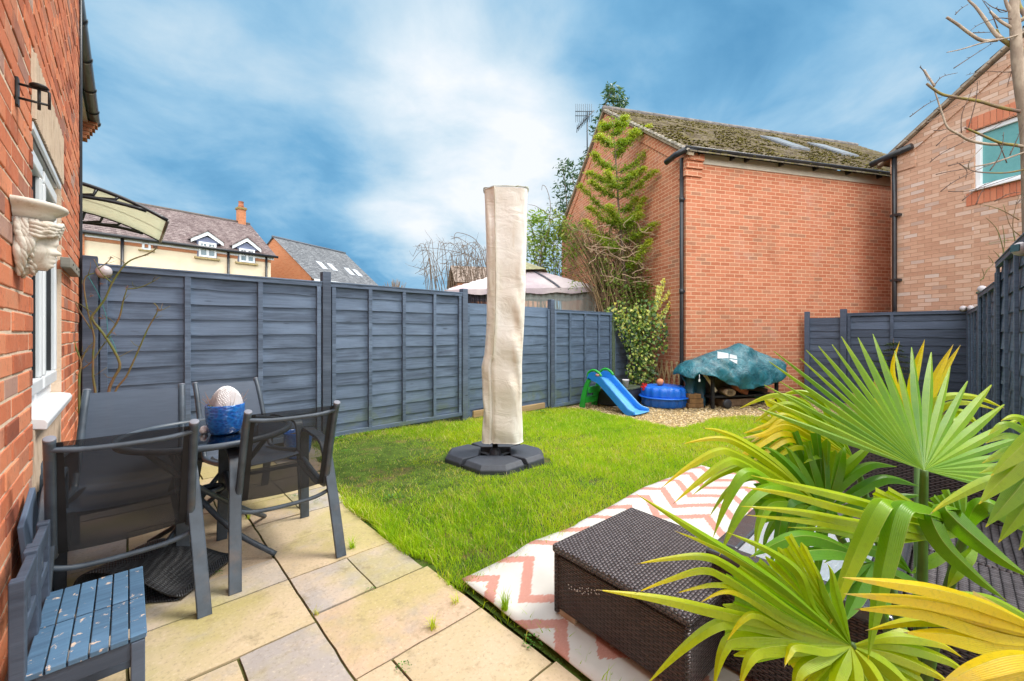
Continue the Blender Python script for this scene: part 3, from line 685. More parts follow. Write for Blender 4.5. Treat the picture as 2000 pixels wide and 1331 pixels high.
for (x, zt, m) in ((-.225, 1.83, None), (1.645, 1.885, None), (3.575, 1.835, None), (5.48, 1.785, None), (7.39, 1.74, M_mosspost)): post(tf, (x, YF-.012), zt, .092, m)
b = M(); b.box((1.70, YF-.10, .9), (.05, .03, 1.6)); 
t = thing('timber_offcut', 'pale yellow timber offcut lying at the fence foot behind the parasol', 'timber', (4.75, 4.78, -.1))
b = M(); b.box((4.85, 4.80, -.045), (.75, .05, .09)); b.build('board', M_rawwood, t, bevel=.005)
t = thing('fence_board', 'weathered gravel board under the fence left of the parasol cover', 'timber', (3.95, 4.8, -.05))
b = M(); b.box((3.98, 4.815, .0), (.55, .03, .10)); b.build('board', M_rawwood, t, bevel=.005)

place.side = 1          # back fence runs toward -Y, garden lies toward -X
XB = 10.30
p1 = on_x(1577, 700, XB).y; p2 = on_x(1648, 700, XB).y; p3 = on_x(1900, 700, XB).y
tb = thing('back_fence', 'dark slate overlapped board fence across the end of the garden', 'fence', (XB, .9, 0))
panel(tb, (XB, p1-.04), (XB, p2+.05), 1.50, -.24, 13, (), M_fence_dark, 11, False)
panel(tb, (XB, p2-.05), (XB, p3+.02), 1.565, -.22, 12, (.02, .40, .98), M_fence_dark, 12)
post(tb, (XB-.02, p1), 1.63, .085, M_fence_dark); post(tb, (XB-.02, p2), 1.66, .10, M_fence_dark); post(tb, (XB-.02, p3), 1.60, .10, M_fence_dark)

place.side = -1         # right fence, direction +X, garden lies toward +Y
def yr(x): return -.19-.0335*(10.2-x)
tr_ = thing('side_fence', 'dark slate overlapped board fence stepping down along the right edge', 'fence', (6, yr(6), 0))
rs = [(2.45, 4.40, 1.89, 12), (4.40, 6.35, 1.885, 12), (6.35, 8.30, 1.70, 12), (8.30, 10.22, 1.545, 12)]
for k, (xa, xb, zt, nb) in enumerate(rs):
    panel(tr_, (xa+.05, yr(xa+.05)), (xb-.05, yr(xb-.05)), zt, -.1-.03*k, nb, (.02, .35, .66, .98), M_fence, 21+k)
for (x, zt, c) in ((4.40, 1.95, False), (6.35, 1.80, False), (8.30, 1.72, True), (10.22, 1.60, True)): post(tr_, (x, yr(x)+.0), zt, .095, M_post, cap=c)

# solar fence lights
M_opal = plain('opal_shade', (.52, .47, .48), .35, .12, 8, .5)
M_moss_shade = plain('mossy_lamp_base', (.30, .27, .17), .7, .35, 15)
M_solar = plain('solar_cell', (.05, .10, .10), .15, .2, 30, .8)
def fence_light(label, c, r, d):     # round half dome facing d
    t = thing('fence_light', label, 'solar light', c, 'round solar lights along the fence tops')
    dv = Vector(d).normalized(); q = dv.to_track_quat('Z', 'Y').to_matrix()
    b = M(); b.lathe([(r*.2, 0), (r*.96, 0), (r, r*.12), (r*.95, r*.4), (r*.72, r*.74), (r*.4, r*.93), (0, r)], n=20); b.v = [tuple(q@Vector(v)+Vector(c)) for v in b.v]; b.build('shade', M_opal, t)
    b = M(); b.lathe([(r*.98, -r*.55), (r*1.0, -r*.5), (r*1.0, -.001), (r*.6, 0)], n=20); b.v = [tuple(q@Vector(v)+Vector(c)) for v in b.v]; b.build('mount', M_moss_shade, t)
    return t
c = on_y(203, 531, YF-.05); fl = fence_light('round opal solar light on the fence top beside the house corner', tuple(c), .052, (.1, -.9, .35))
for (x, z, r, lab) in ((8.12, 1.765, .045, 'pinkish solar light on the middle step of the right fence'), (10.0, 1.60, .042, 'pinkish solar light on the lowest step of the right fence')):
    fence_light(lab, (x, yr(x)+.02, z), r, (-.75, .35, .55))
fence_light('small pinkish solar light on the back fence corner post', (XB-.06, p3+.11, 1.605), .045, (-.8, .1, .55))
cx_ = 4.45; c = (cx_, yr(cx_)+.075, 1.77)
t = fence_light('large solar light with square dark panel on the near right fence', c, .046, (-.75, .62, .1))
dv = Vector((-.75, .62, .1)).normalized(); q = dv.to_track_quat('Z', 'Y').to_matrix()
b = M(); b.box((0, 0, .045), (.048, .048, .006)); b.v = [tuple(q@Vector(v)+Vector(c)) for v in b.v]; b.build('solar_panel', M_solar, t)
# ---------------------------------------------------------------- houses beyond the fences
GV = Vector((.479, .8778, 0)).normalized(); WV = Vector((.8778, -.479, 0)).normalized()
def frame(o, a, b):       # local (a along first wall, b along second, z) -> world
    o = Vector(o); return lambda x, y, z: o+a*x+b*y+Vector((0, 0, z))
def courses(b, P, x0, x1, y0, y1, z0, z1, step=.10, lift=.022, jit=.004, nx=24):
    """stepped roof slope: x along the eave, y from eave to ridge in plan"""
    L = math.hypot(y1-y0, z1-z0); n = max(2, int(L/step))
    for k in range(n):
        q0, q1 = k/n, (k+1.0)/n; q1 = min(1, q1+.004)
        rows = [[], [], []]
        for i in range(nx+1):
            x = lerp(x0, x1, i/nx); j = rnd(-jit, jit)
            rows[0].append(P(x, lerp(y0, y1, q0), lerp(z0, z1, q0)))
            rows[1].append(P(x, lerp(y0, y1, q0)-.004, lerp(z0, z1, q0)+lift+j))
            rows[2].append(P(x, lerp(y0, y1, q1), lerp(z0, z1, q1)+.004))
        b.grid(rows, smooth=False, rv=random.random())
def rooflight(P, parent, xa, xb, ya, yb, zf, gl):
    b = M(); f = .05
    q = [P(xa, ya, zf(ya)+.07), P(xb, ya, zf(ya)+.07), P(xb, yb, zf(yb)+.07), P(xa, yb, zf(yb)+.07)]
    b.extr(q, (0, 0, -.12)); o = b.build('roof_window', plain('pale_flashing', (.16, .17, .19), .6, .25, 12, .1), parent, bevel=.01)
    b = M(); i = [P(xa+f, ya+f, zf(ya+f)+.08), P(xb-f, ya+f, zf(ya+f)+.08), P(xb-f, yb-f, zf(yb-f)+.08), P(xa+f, yb-f, zf(yb-f)+.08)]
    b.extr(i, (0, 0, -.02)); b.build('pane', gl, o)
M_skyglass = plain('roof_glass', (.10, .12, .14), .4, .2, 3, .08)

# middle red house: corner, gable along GV (away left), front along WV (right)
t = thing('red_brick_house', 'tall red brick house with mossy tiled roof and white fascia in the middle', 'house', (7.92, 3.55, -.1))
P = frame((7.92, 3.55, 0), WV, GV); EZ = 4.70; RZ = 7.16; LG = 6.6; LF = 9.0
b = M()
b.add([P(0, 0, -.4), P(LF, 0, -.4), P(LF, 0, EZ), P(0, 0, EZ)], [(0, 1, 2, 3)]); b.add([P(0, LG, -.4), P(LF, LG, -.4), P(LF, LG, EZ), P(0, LG, EZ)], [(3, 2, 1, 0)])
for x in (0, LF): b.add([P(x, 0, -.4), P(x, LG, -.4), P(x, LG, EZ), P(x, LG/2, RZ-.03), P(x, 0, EZ)], [(0, 1, 2, 3, 4)])
b.build('wall', M_red, t)
b = M(); sl = (RZ-EZ)/(LG/2)
zf = lambda y: EZ+.10+sl*y
courses(b, P, -.10, LF, -.22, LG/2, EZ+.08-.22*sl, RZ+.10, .105, .026, .007, 44)
b.add([P(-.10, LG/2, RZ+.1), P(LF, LG/2, RZ+.1), P(LF, LG+.2, EZ-.05), P(-.1, LG+.2, EZ-.05)], [(0, 1, 2, 3)])
roof = b.build('roof', M_roofmoss, t)
b = M()
for k in range(18): b.tube([P(-.1+k*.5, LG/2, RZ+.10), P(-.1+k*.5+.485, LG/2, RZ+.10)], .085, 10)
b.build('ridge_tile', plain('ridge_tile_clay', (.16, .14, .13), .85, .4, 6), roof)
b = M(); rm = random.Random(5)      # moss cushions on the tiles
ico = [(0, 0, 1), (.9, 0, .45), (.28, .85, .45), (-.73, .53, .45), (-.73, -.53, .45), (.28, -.85, .45), (.6, .5, -.1), (-.3, .8, -.1), (-.8, 0, -.1), (-.3, -.8, -.1), (.6, -.5, -.1)]
icf = [(0, 1, 2), (0, 2, 3), (0, 3, 4), (0, 4, 5), (0, 5, 1), (1, 6, 2), (2, 7, 3), (3, 8, 4), (4, 9, 5), (5, 10, 1)]
for k in range(4200):
    x, y = rm.uniform(-.08, 7.5), rm.uniform(-.2, LG/2-.05)
    if noise.noise((x*1.1, y*1.6, 3)) < -.12: continue
    s = rm.uniform(.012, .036); p = P(x, y, zf(y)+.015); b.add([p+Vector((v[0]*s*1.3, v[1]*s, v[2]*s*.6)) for v in ico], icf, 0, True, rm.random())
M_moss, g = newmat('roof_moss'); finish(g, g.ramp(rndat(g), [(0, (.06, .055, .012)), (.4, (.12, .10, .02)), (.75, (.20, .17, .03)), (1, (.17, .13, .06))]), .95, g.noise(obco(g), 60, 4), .6, .01, .1)
struct(b.build('moss', M_moss, roof, fix=False), 'stuff')
b = M()      # verge: mortar bed and tile ends on the gable
for (ya, yb, za, zb) in ((-.20, LG/2, EZ+.0-.2*sl, RZ+.02), (LG+.18, LG/2, EZ-.15, RZ+.02)):
    b.extr([P(-.10, ya, za), P(-.10, yb, zb), P(-.10, yb, zb+.085), P(-.10, ya, za+.085)], WV*.12)
vg = b.build('verge', plain('verge_mortar', (.28, .22, .15), .9, .3, 8), t)
b = M()
for k in range(26):
    y = lerp(-.18, LG/2-.05, k/26); b.extr([P(-.125, y, zf(y)-.015), P(-.125, y+.10, zf(y)+.05), P(-.125, y+.09, zf(y)+.085), P(-.125, y-.01, zf(y)+.03)], WV*.06)
b.build('tile_end', plain('tile_ends', (.46, .41, .34), .9, .4, 6), vg)
b = M()      # raised brick band under the verge, corbelled eaves corner
for (ya, yb, za, zb) in ((0.02, LG/2, EZ-.02, RZ-.02), (LG-.02, LG/2, EZ-.02, RZ-.02)):
    b.extr([P(-.03, ya, za-.24), P(-.03, yb, zb-.24), P(-.03, yb, zb), P(-.03, ya, za)], WV*.03)
b.build('brick_band', M_red, t)
b = M()
for k in range(3):
    e = .035*(k+1); b.box(P(.17-.02, -e/2+.10, EZ-.40+.14*k), (.34+.03, .2+e, .135), rz=math.atan2(WV.y, WV.x))
b.build('corbel', M_red, t, bevel=.004)
b = M(); b.add([P(.36, -.02, EZ-.20), P(LF, -.02, EZ-.20), P(LF, -.02, EZ), P(.36, -.02, EZ), P(.36, 0, EZ-.2), P(LF, 0, EZ-.2)], [(0, 1, 2, 3), (0, 4, 5, 1)])
b.build('fascia', plain('cream_fascia', (.62, .56, .46), .6, .12, 5), t)
b = M(); pr = [(math.cos(a)*.062, math.sin(a)*.062) for a in np.linspace(math.pi, 2*math.pi, 9)]
b.grid([[P(x, -.14+p[0], EZ+.03+p[1]) for p in pr] for x in np.linspace(-.16, LF, 30)]); gut = b.build('gutter', M_black, t, solid=.006)
b = M(); b.tube([P(.10, -.14, EZ-.02), P(-.12, -.13, EZ-.03), P(-.20, .06, EZ-.06), P(-.22, .32, EZ-.10)], .058, 10); b.build('gutter_return', M_black, gut)
for x in (.2, 1.0, 1.35, 2.2, 3.1, 4.0, 4.9): b = M(); b.box(P(x, -.07, EZ-.015), (.04, .10, .13), rz=math.atan2(WV.y, WV.x)); b.build('gutter_bracket', M_black, gut, bevel=.005)
b = M(); b.tube([P(-.05, .07, z) for z in (-.2, .6, .62, 2.3, 2.32, 4.6)], .036, 12); dp = b.build('downpipe', M_black, t)
for z in (.55, 2.0, 3.8): b = M(); b.tube([P(-.05, .07, z-.05), P(-.05, .07, z+.05)], .044, 12); b.box(P(.0, .05, z), (.10, .03, .035), rz=math.atan2(WV.y, WV.x)); b.build('pipe_clip', M_black, dp)
def rp(u, v):   # point on the front roof slope
    n = (GV*(-sl)+Vector((0, 0, 1))).normalized(); p = on_plane(u, v, P(0, 0, EZ+.10), n); q = p-P(0, 0, 0); return q.dot(WV), q.dot(GV)
for (ul, vl, ur, vr) in ((1490, 268, 1558, 291), (1597, 286, 1668, 309)):
    (xa, ya), (xb, yb) = rp(ul, vl), rp(ur, vr); xm = (xa+xb)/2; rooflight(P, roof, xm-.30, xm+.30, 1.3, 2.25, zf, M_skyglass)
# television aerial on the gable verge
ap = P(-.16, LG/2+1.62, 0); dA = (Vector((ap.x, ap.y, 0))).dot(FW)
ap = at(1147, 330, 12.35); t = thing('television_aerial', 'dark television aerial on a pole beside the gable verge', 'aerial', tuple(ap))
mtl = plain('aerial_metal', (.06, .07, .08), .5, .3, 9, .5, .6)
top = at(1147, 222, 12.35); b = M(); b.tube([ap-Vector((0, 0, .3)), top+Vector((0, 0, .05))], .022, 6); b.build('pole', mtl, t)
b = M(); a0 = at(1160, 216, 12.35); a1 = at(1127, 252, 12.1); b.tube([a0, a1], .018, 6)
for k in range(9):
    p = a0.lerp(a1, .3+.7*k/8); b.tube([p-RT*.0-UP*.09+FW*.05, p+UP*.09-FW*.05], .010, 5)
b.build('boom', mtl, t)
b = M(); c = at(1140, 222, 12.2)
for k in range(9): p = c+RT*(.058*(k-4)); b.tube([p-UP*(.26+.0*k), p+UP*.28], .007, 5)
b.tube([c-RT*.25+UP*.06, c+RT*.27+UP*.06], .012, 5); b.tube([c-RT*.25-UP*.07, c+RT*.1-UP*.07], .012, 5); b.build('reflector', mtl, t)
b = M(); b.bar(at(1148, 322, 12.35), at(1163, 322, 12.3), .04, .04); b.build('mast_bracket', mtl, t)

# pale brick house on the right: corner, gable runs toward the viewer along -GV
pc = at(1740, 650, 8.4); t = thing('pale_brick_house', 'pale pink brick house gable on the right with frosted window and black downpipe', 'house', (pc.x, pc.y, -.1))
P2 = frame((pc.x, pc.y, 0), WV, -GV); EZ2 = 4.72; HW = 3.6; RZ2 = EZ2+HW*.64
b = M(); wv = []
OW = []     # window opening from the sight lines
def p2(u, v): p = on_plane(u, v, P2(0, 0, 0), WV); q = p-P2(0, 0, 0); return q.dot(-GV), q.z
x0, z1 = p2(1902, 256); _, z0 = p2(1905, 371); x1 = x0+1.12; zt = z1
b.add([P2(0, 0, -.4), P2(0, x0, -.4), P2(0, x0, EZ2+x0*.64), P2(0, 0, EZ2)], [(0, 1, 2, 3)])
b.add([P2(0, x1, -.4), P2(0, 2*HW, -.4), P2(0, 2*HW, EZ2), P2(0, HW, RZ2), P2(0, x1, EZ2+x1*.64)], [(0, 1, 2, 3, 4)])
b.add([P2(0, x0, -.4), P2(0, x1, -.4), P2(0, x1, z0), P2(0, x0, z0)], [(0, 1, 2, 3)]); b.add([P2(0, x0, zt), P2(0, x1, zt), P2(0, x1, EZ2+x1*.64), P2(0, x0, EZ2+x0*.64)], [(0, 1, 2, 3)])
b.add([P2(0, 0, -.4), P2(10, 0, -.4), P2(10, 0, EZ2), P2(0, 0, EZ2)], [(0, 1, 2, 3)]); b.add([P2(0, 2*HW, -.4), P2(10, 2*HW, -.4), P2(10, 2*HW, EZ2), P2(0, 2*HW, EZ2)], [(0, 1, 2, 3)])
b.add([P2(0, x0, z0), P2(.1, x0, z0), P2(.1, x0, zt), P2(0, x0, zt)], [(0, 1, 2, 3)])
b.build('wall', M_pale, t)
b = M(); courses(b, P2, -.08, 10, -.2, HW, EZ2-.05, RZ2+.10, .22, .03, .01, 20); b.add([P2(-.08, HW, RZ2+.1), P2(10, HW, RZ2+.1), P2(10, 2*HW+.2, EZ2-.05), P2(-.08, 2*HW+.2, EZ2-.05)], [(0, 1, 2, 3)])
b.extr([P2(-.085, -.22, EZ2-.10), P2(-.085, HW, RZ2-.02), P2(-.085, HW, RZ2+.06), P2(-.085, -.22, EZ2-.02)], WV*.12)
rf2 = b.build('roof', plain('grey_brown_tiles', (.24, .19, .14), .9, .4, 6), t)
b = M()
for k in range(22):
    y = lerp(-.15, HW-.1, k/22); z = EZ2+.02+y*.64; b.extr([P2(-.12, y, z-.0), P2(-.12, y+.15, z+.09), P2(-.12, y+.14, z+.125), P2(-.12, y-.02, z+.03)], WV*.07)
b.build('tile_end', plain('pale_tile_ends', (.34, .28, .22), .9, .4, 6), rf2)
b = M(); b.extr([P2(-.03, .12, EZ2-.16), P2(-.03, HW, RZ2-.29), P2(-.03, HW, RZ2-.06), P2(-.03, 0, EZ2+.02)], WV*.03); b.build('brick_band', M_pale, t)
b = M(); b.box(P2(-.02+.1, .21, EZ2-.10), (.2, .42, .40), rz=math.atan2(WV.y, WV.x)); b.build('corbel', M_pale, t)
b = M(); b.tube([P2(-.10, -.30, EZ2+.0), P2(-.10, -.1, EZ2+.03), P2(-.10, .42, EZ2+.08)], .06, 10); gu = b.build('gutter', M_black, t)
b = M(); b.tube([P2(-.06, .10, z) for z in (-.2, 2.3, 3.6, EZ2+.02)], .040, 4); dp = b.build('downpipe', M_black, t)
for z in (2.25, 3.55): b = M(); b.box(P2(-.05, .12, z), (.09, .16, .05), rz=math.atan2(WV.y, WV.x)); b.build('pipe_clip', M_black, dp)
b = M(); f = .075
for (ya, yb, za, zb) in ((x0, x1, z0, z0+f), (x0, x1, zt-f, zt), (x0, x0+f, z0+f, zt-f), (x1-f, x1, z0+f, zt-f), (x0+.72, x0+.78, z0+f, zt-f)):
    b.box(P2(.07, (ya+yb)/2, (za+zb)/2), (.07, yb-ya, zb-za), rz=math.atan2(WV.y, WV.x))
b.build('frame', M_white, None) if False else None
wn = b.build('window', M_white, t, bevel=.006)
M_frost, g = newmat('frosted_glass'); n = g.noise(obco(g), 14, 5, .7); finish(g, g.mix(n, (.10, .30, .30), (.17, .40, .40)), .25, g.noise(obco(g), 90, 3), .3, .004, .6)
b = M(); b.box(P2(.085, (x0+x1)/2, (z0+zt)/2), (.012, x1-x0-2*f, zt-z0-2*f), rz=math.atan2(WV.y, WV.x)); b.build('pane', M_frost, wn)
b = M(); b.box(P2(.0, (x0+x1)/2, z0-.012), (.14, x1-x0+.04, .028), rz=math.atan2(WV.y, WV.x)); b.build('sill', M_white, wn)
def soldier(za, zb, ya, yb):
    b = M(); n = int((yb-ya)/.075)
    for k in range(n): y = ya+(k+.5)*(yb-ya)/n; b.box(P2(.03, y, (za+zb)/2+rnd(-.002, .002)), (.085, (yb-ya)/n-.010, zb-za), rz=math.atan2(WV.y, WV.x))
    return b
M_sold, g = newmat('orange_soldier_bricks'); finish(g, g.mix(g.m('MULTIPLY', g.noise(obco(g), 40, 4), .6), g.ramp(rndat(g), [(0, (.46, .12, .055)), (1, (.60, .20, .10))]), (.62, .30, .2)), .9, g.noise(obco(g), 80, 4), .3, .005, .2)
soldier(zt+.01, zt+.235, x0-.10, x1+.1).build('window_lintel', M_sold, t, bevel=.003); soldier(z0-.26, z0-.04, x0-.10, x1+.1).build('brick_sill', M_sold, t, bevel=.003)

# cream rendered house far left
t = thing('cream_house', 'long cream rendered house with brown tiled roof and two white dormers behind the fence', 'house', (2.5, 27, -.1))
WL = Vector((.9898, .1425, 0)); NL = Vector((-.1425, .9898, 0)); P3 = frame((-1.41, 26.5, 0), WL, NL); LL = 7.69; EZ3 = 5.70; RZ3 = 8.25; DP = 8.0
M_render = plain('cream_render', (.80, .655, .47), .9, .10, 1.4, .2, bstr=.2)
b = M(); b.add([P3(0, 0, -.4), P3(LL, 0, -.4), P3(LL, 0, EZ3), P3(0, 0, EZ3)], [(0, 1, 2, 3)]); b.add([P3(LL, 0, -.4), P3(LL, DP, -.4), P3(LL, DP, EZ3), P3(LL, DP/2, RZ3), P3(LL, 0, EZ3)], [(0, 1, 2, 3, 4)])
b.add([P3(0, DP, -.4), P3(LL, DP, -.4), P3(LL, DP, EZ3), P3(0, DP, EZ3)], [(3, 2, 1, 0)]); b.build('wall', M_render, t)
b = M(); b.box(P3(-1.4, 2.5, 2.6), (2.8, 5.2, 6.0), rz=math.atan2(WL.y, WL.x)); b.build('side_wall', M_orange, t)
b = M(); courses(b, P3, -3.2, LL+.25, -.25, DP/2, EZ3-.02, RZ3+.05, .21, .035, .012, 40); b.add([P3(-3.2, DP/2, RZ3+.05), P3(LL+.25, DP/2, RZ3+.05), P3(LL+.25, DP+.2, EZ3), P3(-3.2, DP+.2, EZ3)], [(0, 1, 2, 3)])
rf = b.build('roof', M_roofbrown, t); b = M(); b.tube([P3(x, DP/2, RZ3+.06) for x in (-3.2, 0, 3, LL+.25)], .10, 8); b.build('ridge_tile', plain('ridge_brown', (.12, .10, .09), .9), rf)
b = M(); b.box(P3(LL/2, -.03, EZ3-.13), (LL+.3, .06, .16), rz=math.atan2(WL.y, WL.x)); b.build('fascia', M_white, t)
b = M(); b.box(P3(LL/2, -.015, EZ3-.29), (LL, .04, .15), rz=math.atan2(WL.y, WL.x)); b.build('brick_band', M_orange, t)
b = M(); b.tube([P3(-.3, -.26, EZ3-.03), P3(LL+.3, -.26, EZ3-.03)], .075, 8); b.build('gutter', M_black, t)
def p3x(u): p = on_plane(u, 600, P3(0, 0, 0), NL); return (p-P3(0, 0, 0)).dot(WL)
for u in (238, 445, 519): x = p3x(u); b = M(); b.tube([P3(x, -.09, -.2), P3(x, -.09, EZ3-.05)], .06, 8); b.build('downpipe', M_black, t)
M_dorm = plain('blue_grey_cladding', (.16, .18, .27), .7, .1, 6)
def winunit(P, x0, x1, y, z0, z1, parent, cols, bars, name='window'):
    b = M(); rz = math.atan2((P(1, 0, 0)-P(0, 0, 0)).y, (P(1, 0, 0)-P(0, 0, 0)).x); f = .09
    b.box(P((x0+x1)/2, y, z0+f/2), (x1-x0, .08, f), rz); b.box(P((x0+x1)/2, y, z1-f/2), (x1-x0, .08, f), rz)
    for k in range(cols+1):
        x = lerp(x0+f/2, x1-f/2, k/cols); b.box(P(x, y, (z0+z1)/2), (f*(1.3 if 0 < k < cols else 1), .08, z1-z0-2*f), rz)
    if bars:
        for k in range(cols):
            xa, xb = lerp(x0, x1, k/cols)+f, lerp(x0, x1, (k+1)/cols)-f; zm = lerp(z0, z1, .5)
            b.box(P((xa+xb)/2, y-.01, zm), (xb-xa-.01, .05, .06), rz); b.box(P((xa+xb)/2, y-.01, lerp(zm, z1, .45)), (xb-xa-.01, .04, .035), rz); b.box(P((xa+xb)/2, y-.012, lerp(zm, z1-f, .5)), (.035, .04, z1-f-zm-.04), rz)
    o = b.build(name, M_white, parent); b = M(); b.box(P((x0+x1)/2, y+.02, (z0+z1)/2), (x1-x0-.1, .02, z1-z0-.1), rz); b.build('pane', M_glassy, o); return o
for (ua, ub, vt, vb, va) in ((387, 421, 474, 503, 459), (466, 496, 487, 513, 471)):
    xa, xb = p3x(ua), p3x(ub); hz = lambda v, u: on_plane(u, v, P3(0, -.08, 0), NL).z
    um = (ua+ub)/2; z1, z0 = hz(vt, um), hz(vb, um); za = hz(va, um); ov = .22
    d = M(); xm = (xa+xb)/2; d.extr([P3(xa-.05, -.05, z0-.1), P3(xb+.05, -.05, z0-.1), P3(xb+.05, -.05, z1), P3(xb+.25, -.05, z1+.02), P3(xm, -.05, za-.1), P3(xa-.25, -.05, z1+.02), P3(xa-.05, -.05, z1)], NL*2.2)
    do = d.build('dormer', M_dorm, t)
    winunit(P3, xa, xb, -.10, z0, z1, t, 2, True)
    b = M(); b.extr([P3(xa-.33, -.14, z1-.08), P3(xm, -.14, za-.03), P3(xb+.33, -.14, z1-.08), P3(xb+.33, -.14, z1+.10), P3(xm, -.14, za+.17), P3(xa-.33, -.14, z1+.10)], NL*.07); b.build('bargeboard', M_white, do)
    b = M()
    for s in (-1, 1): e = xa-.36 if s < 0 else xb+.36; b.extr([P3(e, -.18, z1+.09), P3(xm, -.18, za+.19), P3(xm, -.18, za+.26), P3(e, -.18, z1+.16)], NL*2.6)
    b.build('dormer_roof', M_roofbrown, do)
    b = M(); b.box(P3(xm, -.06, z0-.06), (xb-xa+.35, .14, .10), math.atan2(WL.y, WL.x)); b.build('sill', plain('ochre_sill', (.40, .30, .14), .8), do)
hz = lambda v, u: on_plane(u, v, P3(0, 0, 0), NL).z
winunit(P3, p3x(277), p3x(294), -.02, hz(489, 286), hz(472, 286), t, 1, False)
b = M(); b.box(P3(p3x(286), -.04, hz(490, 286)), (.6, .10, .07), math.atan2(WL.y, WL.x)); b.build('window_sill', plain('ochre_sill', (.40, .30, .14), .8), t)
b = M(); b.box(P3(p3x(303), -.03, hz(483, 303)), (.16, .08, .13), math.atan2(WL.y, WL.x)); b.build('wall_vent', plain('vent_brown', (.13, .07, .05), .8), t)
cp = P3(LL-.25, DP/2, 0); b = M(); rz3 = math.atan2(WL.y, WL.x)
b.box((cp.x, cp.y, RZ3+.45), (.42, .42, 1.2), rz3); ch = b.build('chimney', M_orange, t); b = M(); b.box((cp.x, cp.y, RZ3+.95), (.52, .52, .12), rz3); b.build('chimney_band', plain('mossy_brick', (.24, .17, .06), .9), ch)
b = M(); b.lathe([(.17, RZ3+1.05), (.15, RZ3+1.2), (.14, RZ3+1.4), (.17, RZ3+1.42)], (cp.x, cp.y, 0), 12); b.build('chimney_pot', plain('clay_pot', (.40, .15, .08), .8), ch)

# orange brick house with grey slate roof behind the fence
t = thing('slate_roof_house', 'orange brick house with plain grey slate roof and four skylights', 'house', (9.4, 30.6, -.1))
ga = Vector((-.4, .917, 0)).normalized(); ra = Vector((.917, .4, 0)).normalized(); P4 = frame((9.38, 30.6, 0), ra, ga); EZ4 = 5.1; RZ4 = 8.2; HG = 3.8; L4 = 6.7
b = M(); b.add([P4(0, 0, -.4), P4(0, 2*HG, -.4), P4(0, 2*HG, EZ4), P4(0, HG, RZ4-.05), P4(0, 0, EZ4)], [(0, 1, 2, 3, 4)]); b.add([P4(0, 0, -.4), P4(L4, 0, -.4), P4(L4, 0, EZ4), P4(0, 0, EZ4)], [(0, 1, 2, 3)])
b.add([P4(L4, 0, -.4), P4(L4, 2*HG, -.4), P4(L4, 2*HG, EZ4), P4(L4, HG, RZ4-.05), P4(L4, 0, EZ4)], [(4, 3, 2, 1, 0)]); b.build('wall', M_orange, t)
b = M(); courses(b, P4, -.12, L4+.1, -.3, HG, EZ4-.2, RZ4, .22, .03, .01, 24); b.add([P4(-.12, HG, RZ4), P4(L4+.1, HG, RZ4), P4(L4+.1, 2*HG+.3, EZ4-.2), P4(-.12, 2*HG+.3, EZ4-.2)], [(0, 1, 2, 3)]); rf = b.build('roof', M_roofgrey, t)
zf4 = lambda y: EZ4+(RZ4-EZ4)*y/HG
for (x, y) in ((2.15, 1.35), (3.15, 1.35), (4.75, 1.2), (5.65, 1.2)): rooflight(P4, rf, x-.28, x+.28, y-.35, y+.45, zf4, plain('bright_skylight', (.60, .63, .66), .2))
b = M(); b.tube([P4(x, HG, RZ4+.02) for x in (-.12, 3, L4+.1)], .10, 8); b.build('ridge_tile', plain('slate_ridge', (.10, .11, .13), .8), rf)
b = M(); b.box(P4(L4/2, -.28, EZ4-.22), (L4, .05, .14), math.atan2(ra.y, ra.x)); b.build('fascia', M_white, t)
# small brown roof far behind the gazebo
fp = at(925, 545, 28); t = thing('brown_roof_house', 'low brown tiled roof far behind the gazebo', 'house', (fp.x, fp.y, -.1))
ra5 = (RT*.96+FW*.28).normalized(); ga5 = Vector((-ra5.y, ra5.x, 0)); P5 = frame((fp.x, fp.y, 0), ra5, ga5); ze = on_plane(925, 553, fp, FW).z; zr = on_plane(925, 519, fp, FW).z+.25
b = M(); b.box(P5(2.2, 2, (ze-.4)/2), (6.4, 4, ze+.4), math.atan2(ra5.y, ra5.x)); b.build('wall', M_orange, t)
b = M(); courses(b, P5, -1.3, 5.6, -.2, 2, ze, zr, .22, .03, .01, 16); b.add([P5(-1.3, 2, zr), P5(5.6, 2, zr), P5(5.6, 4.2, ze), P5(-1.3, 4.2, ze)], [(0, 1, 2, 3)]); b.build('roof', M_rooffar, t)

# gazebo in the garden next door
ca = at(1166, 650, 10.0); cb = at(868, 650, 10.6); e1 = Vector((cb.x-ca.x, cb.y-ca.y, 0)); LE = e1.length; e1.normalize(); e2 = Vector((e1.y, -e1.x, 0)); e2 = e2 if e2.dot(FW) > 0 else -e2
P6 = frame((ca.x, ca.y, 0), e1, e2); DE = 2.5
t = thing('gazebo', 'faded mauve fabric gazebo with net sides behind the fence', 'gazebo', (ca.x, ca.y, -.1))
M_canvas, g = newmat('mauve_canvas'); v = obco(g); finish(g, g.mix(g.smooth(g.noise(v, 1.6, 5), .35, .65), (.47, .38, .40), (.62, .53, .51)), .9, g.noise(v, 9, 4), .4, .02, .1, sheen=.3)
M_strip = plain('dark_canvas_strip', (.10, .10, .12), .8)
ZE = 2.29; ZT = 3.02
def cz(x, y):     # roof height inside the rectangle
    q = min(x/(LE/2), (LE-x)/(LE/2), y/(DE/2), (DE-y)/(DE/2)); q = max(0, min(1, q))
    sag = -.06*math.sin(math.pi*min(1, 2*min(abs(x/LE-.5), abs(y/DE-.5))))*(1-q)
    return ZE+(ZT-ZE)*(q**.8)+sag
b = M(); nX, nY = 36, 24
b.grid([[P6(LE*i/nX, DE*j/nY, cz(LE*i/nX, DE*j/nY)+.015*nz((i*.7, j*.7, 1))) for j in range(nY+1)] for i in range(nX+1)])
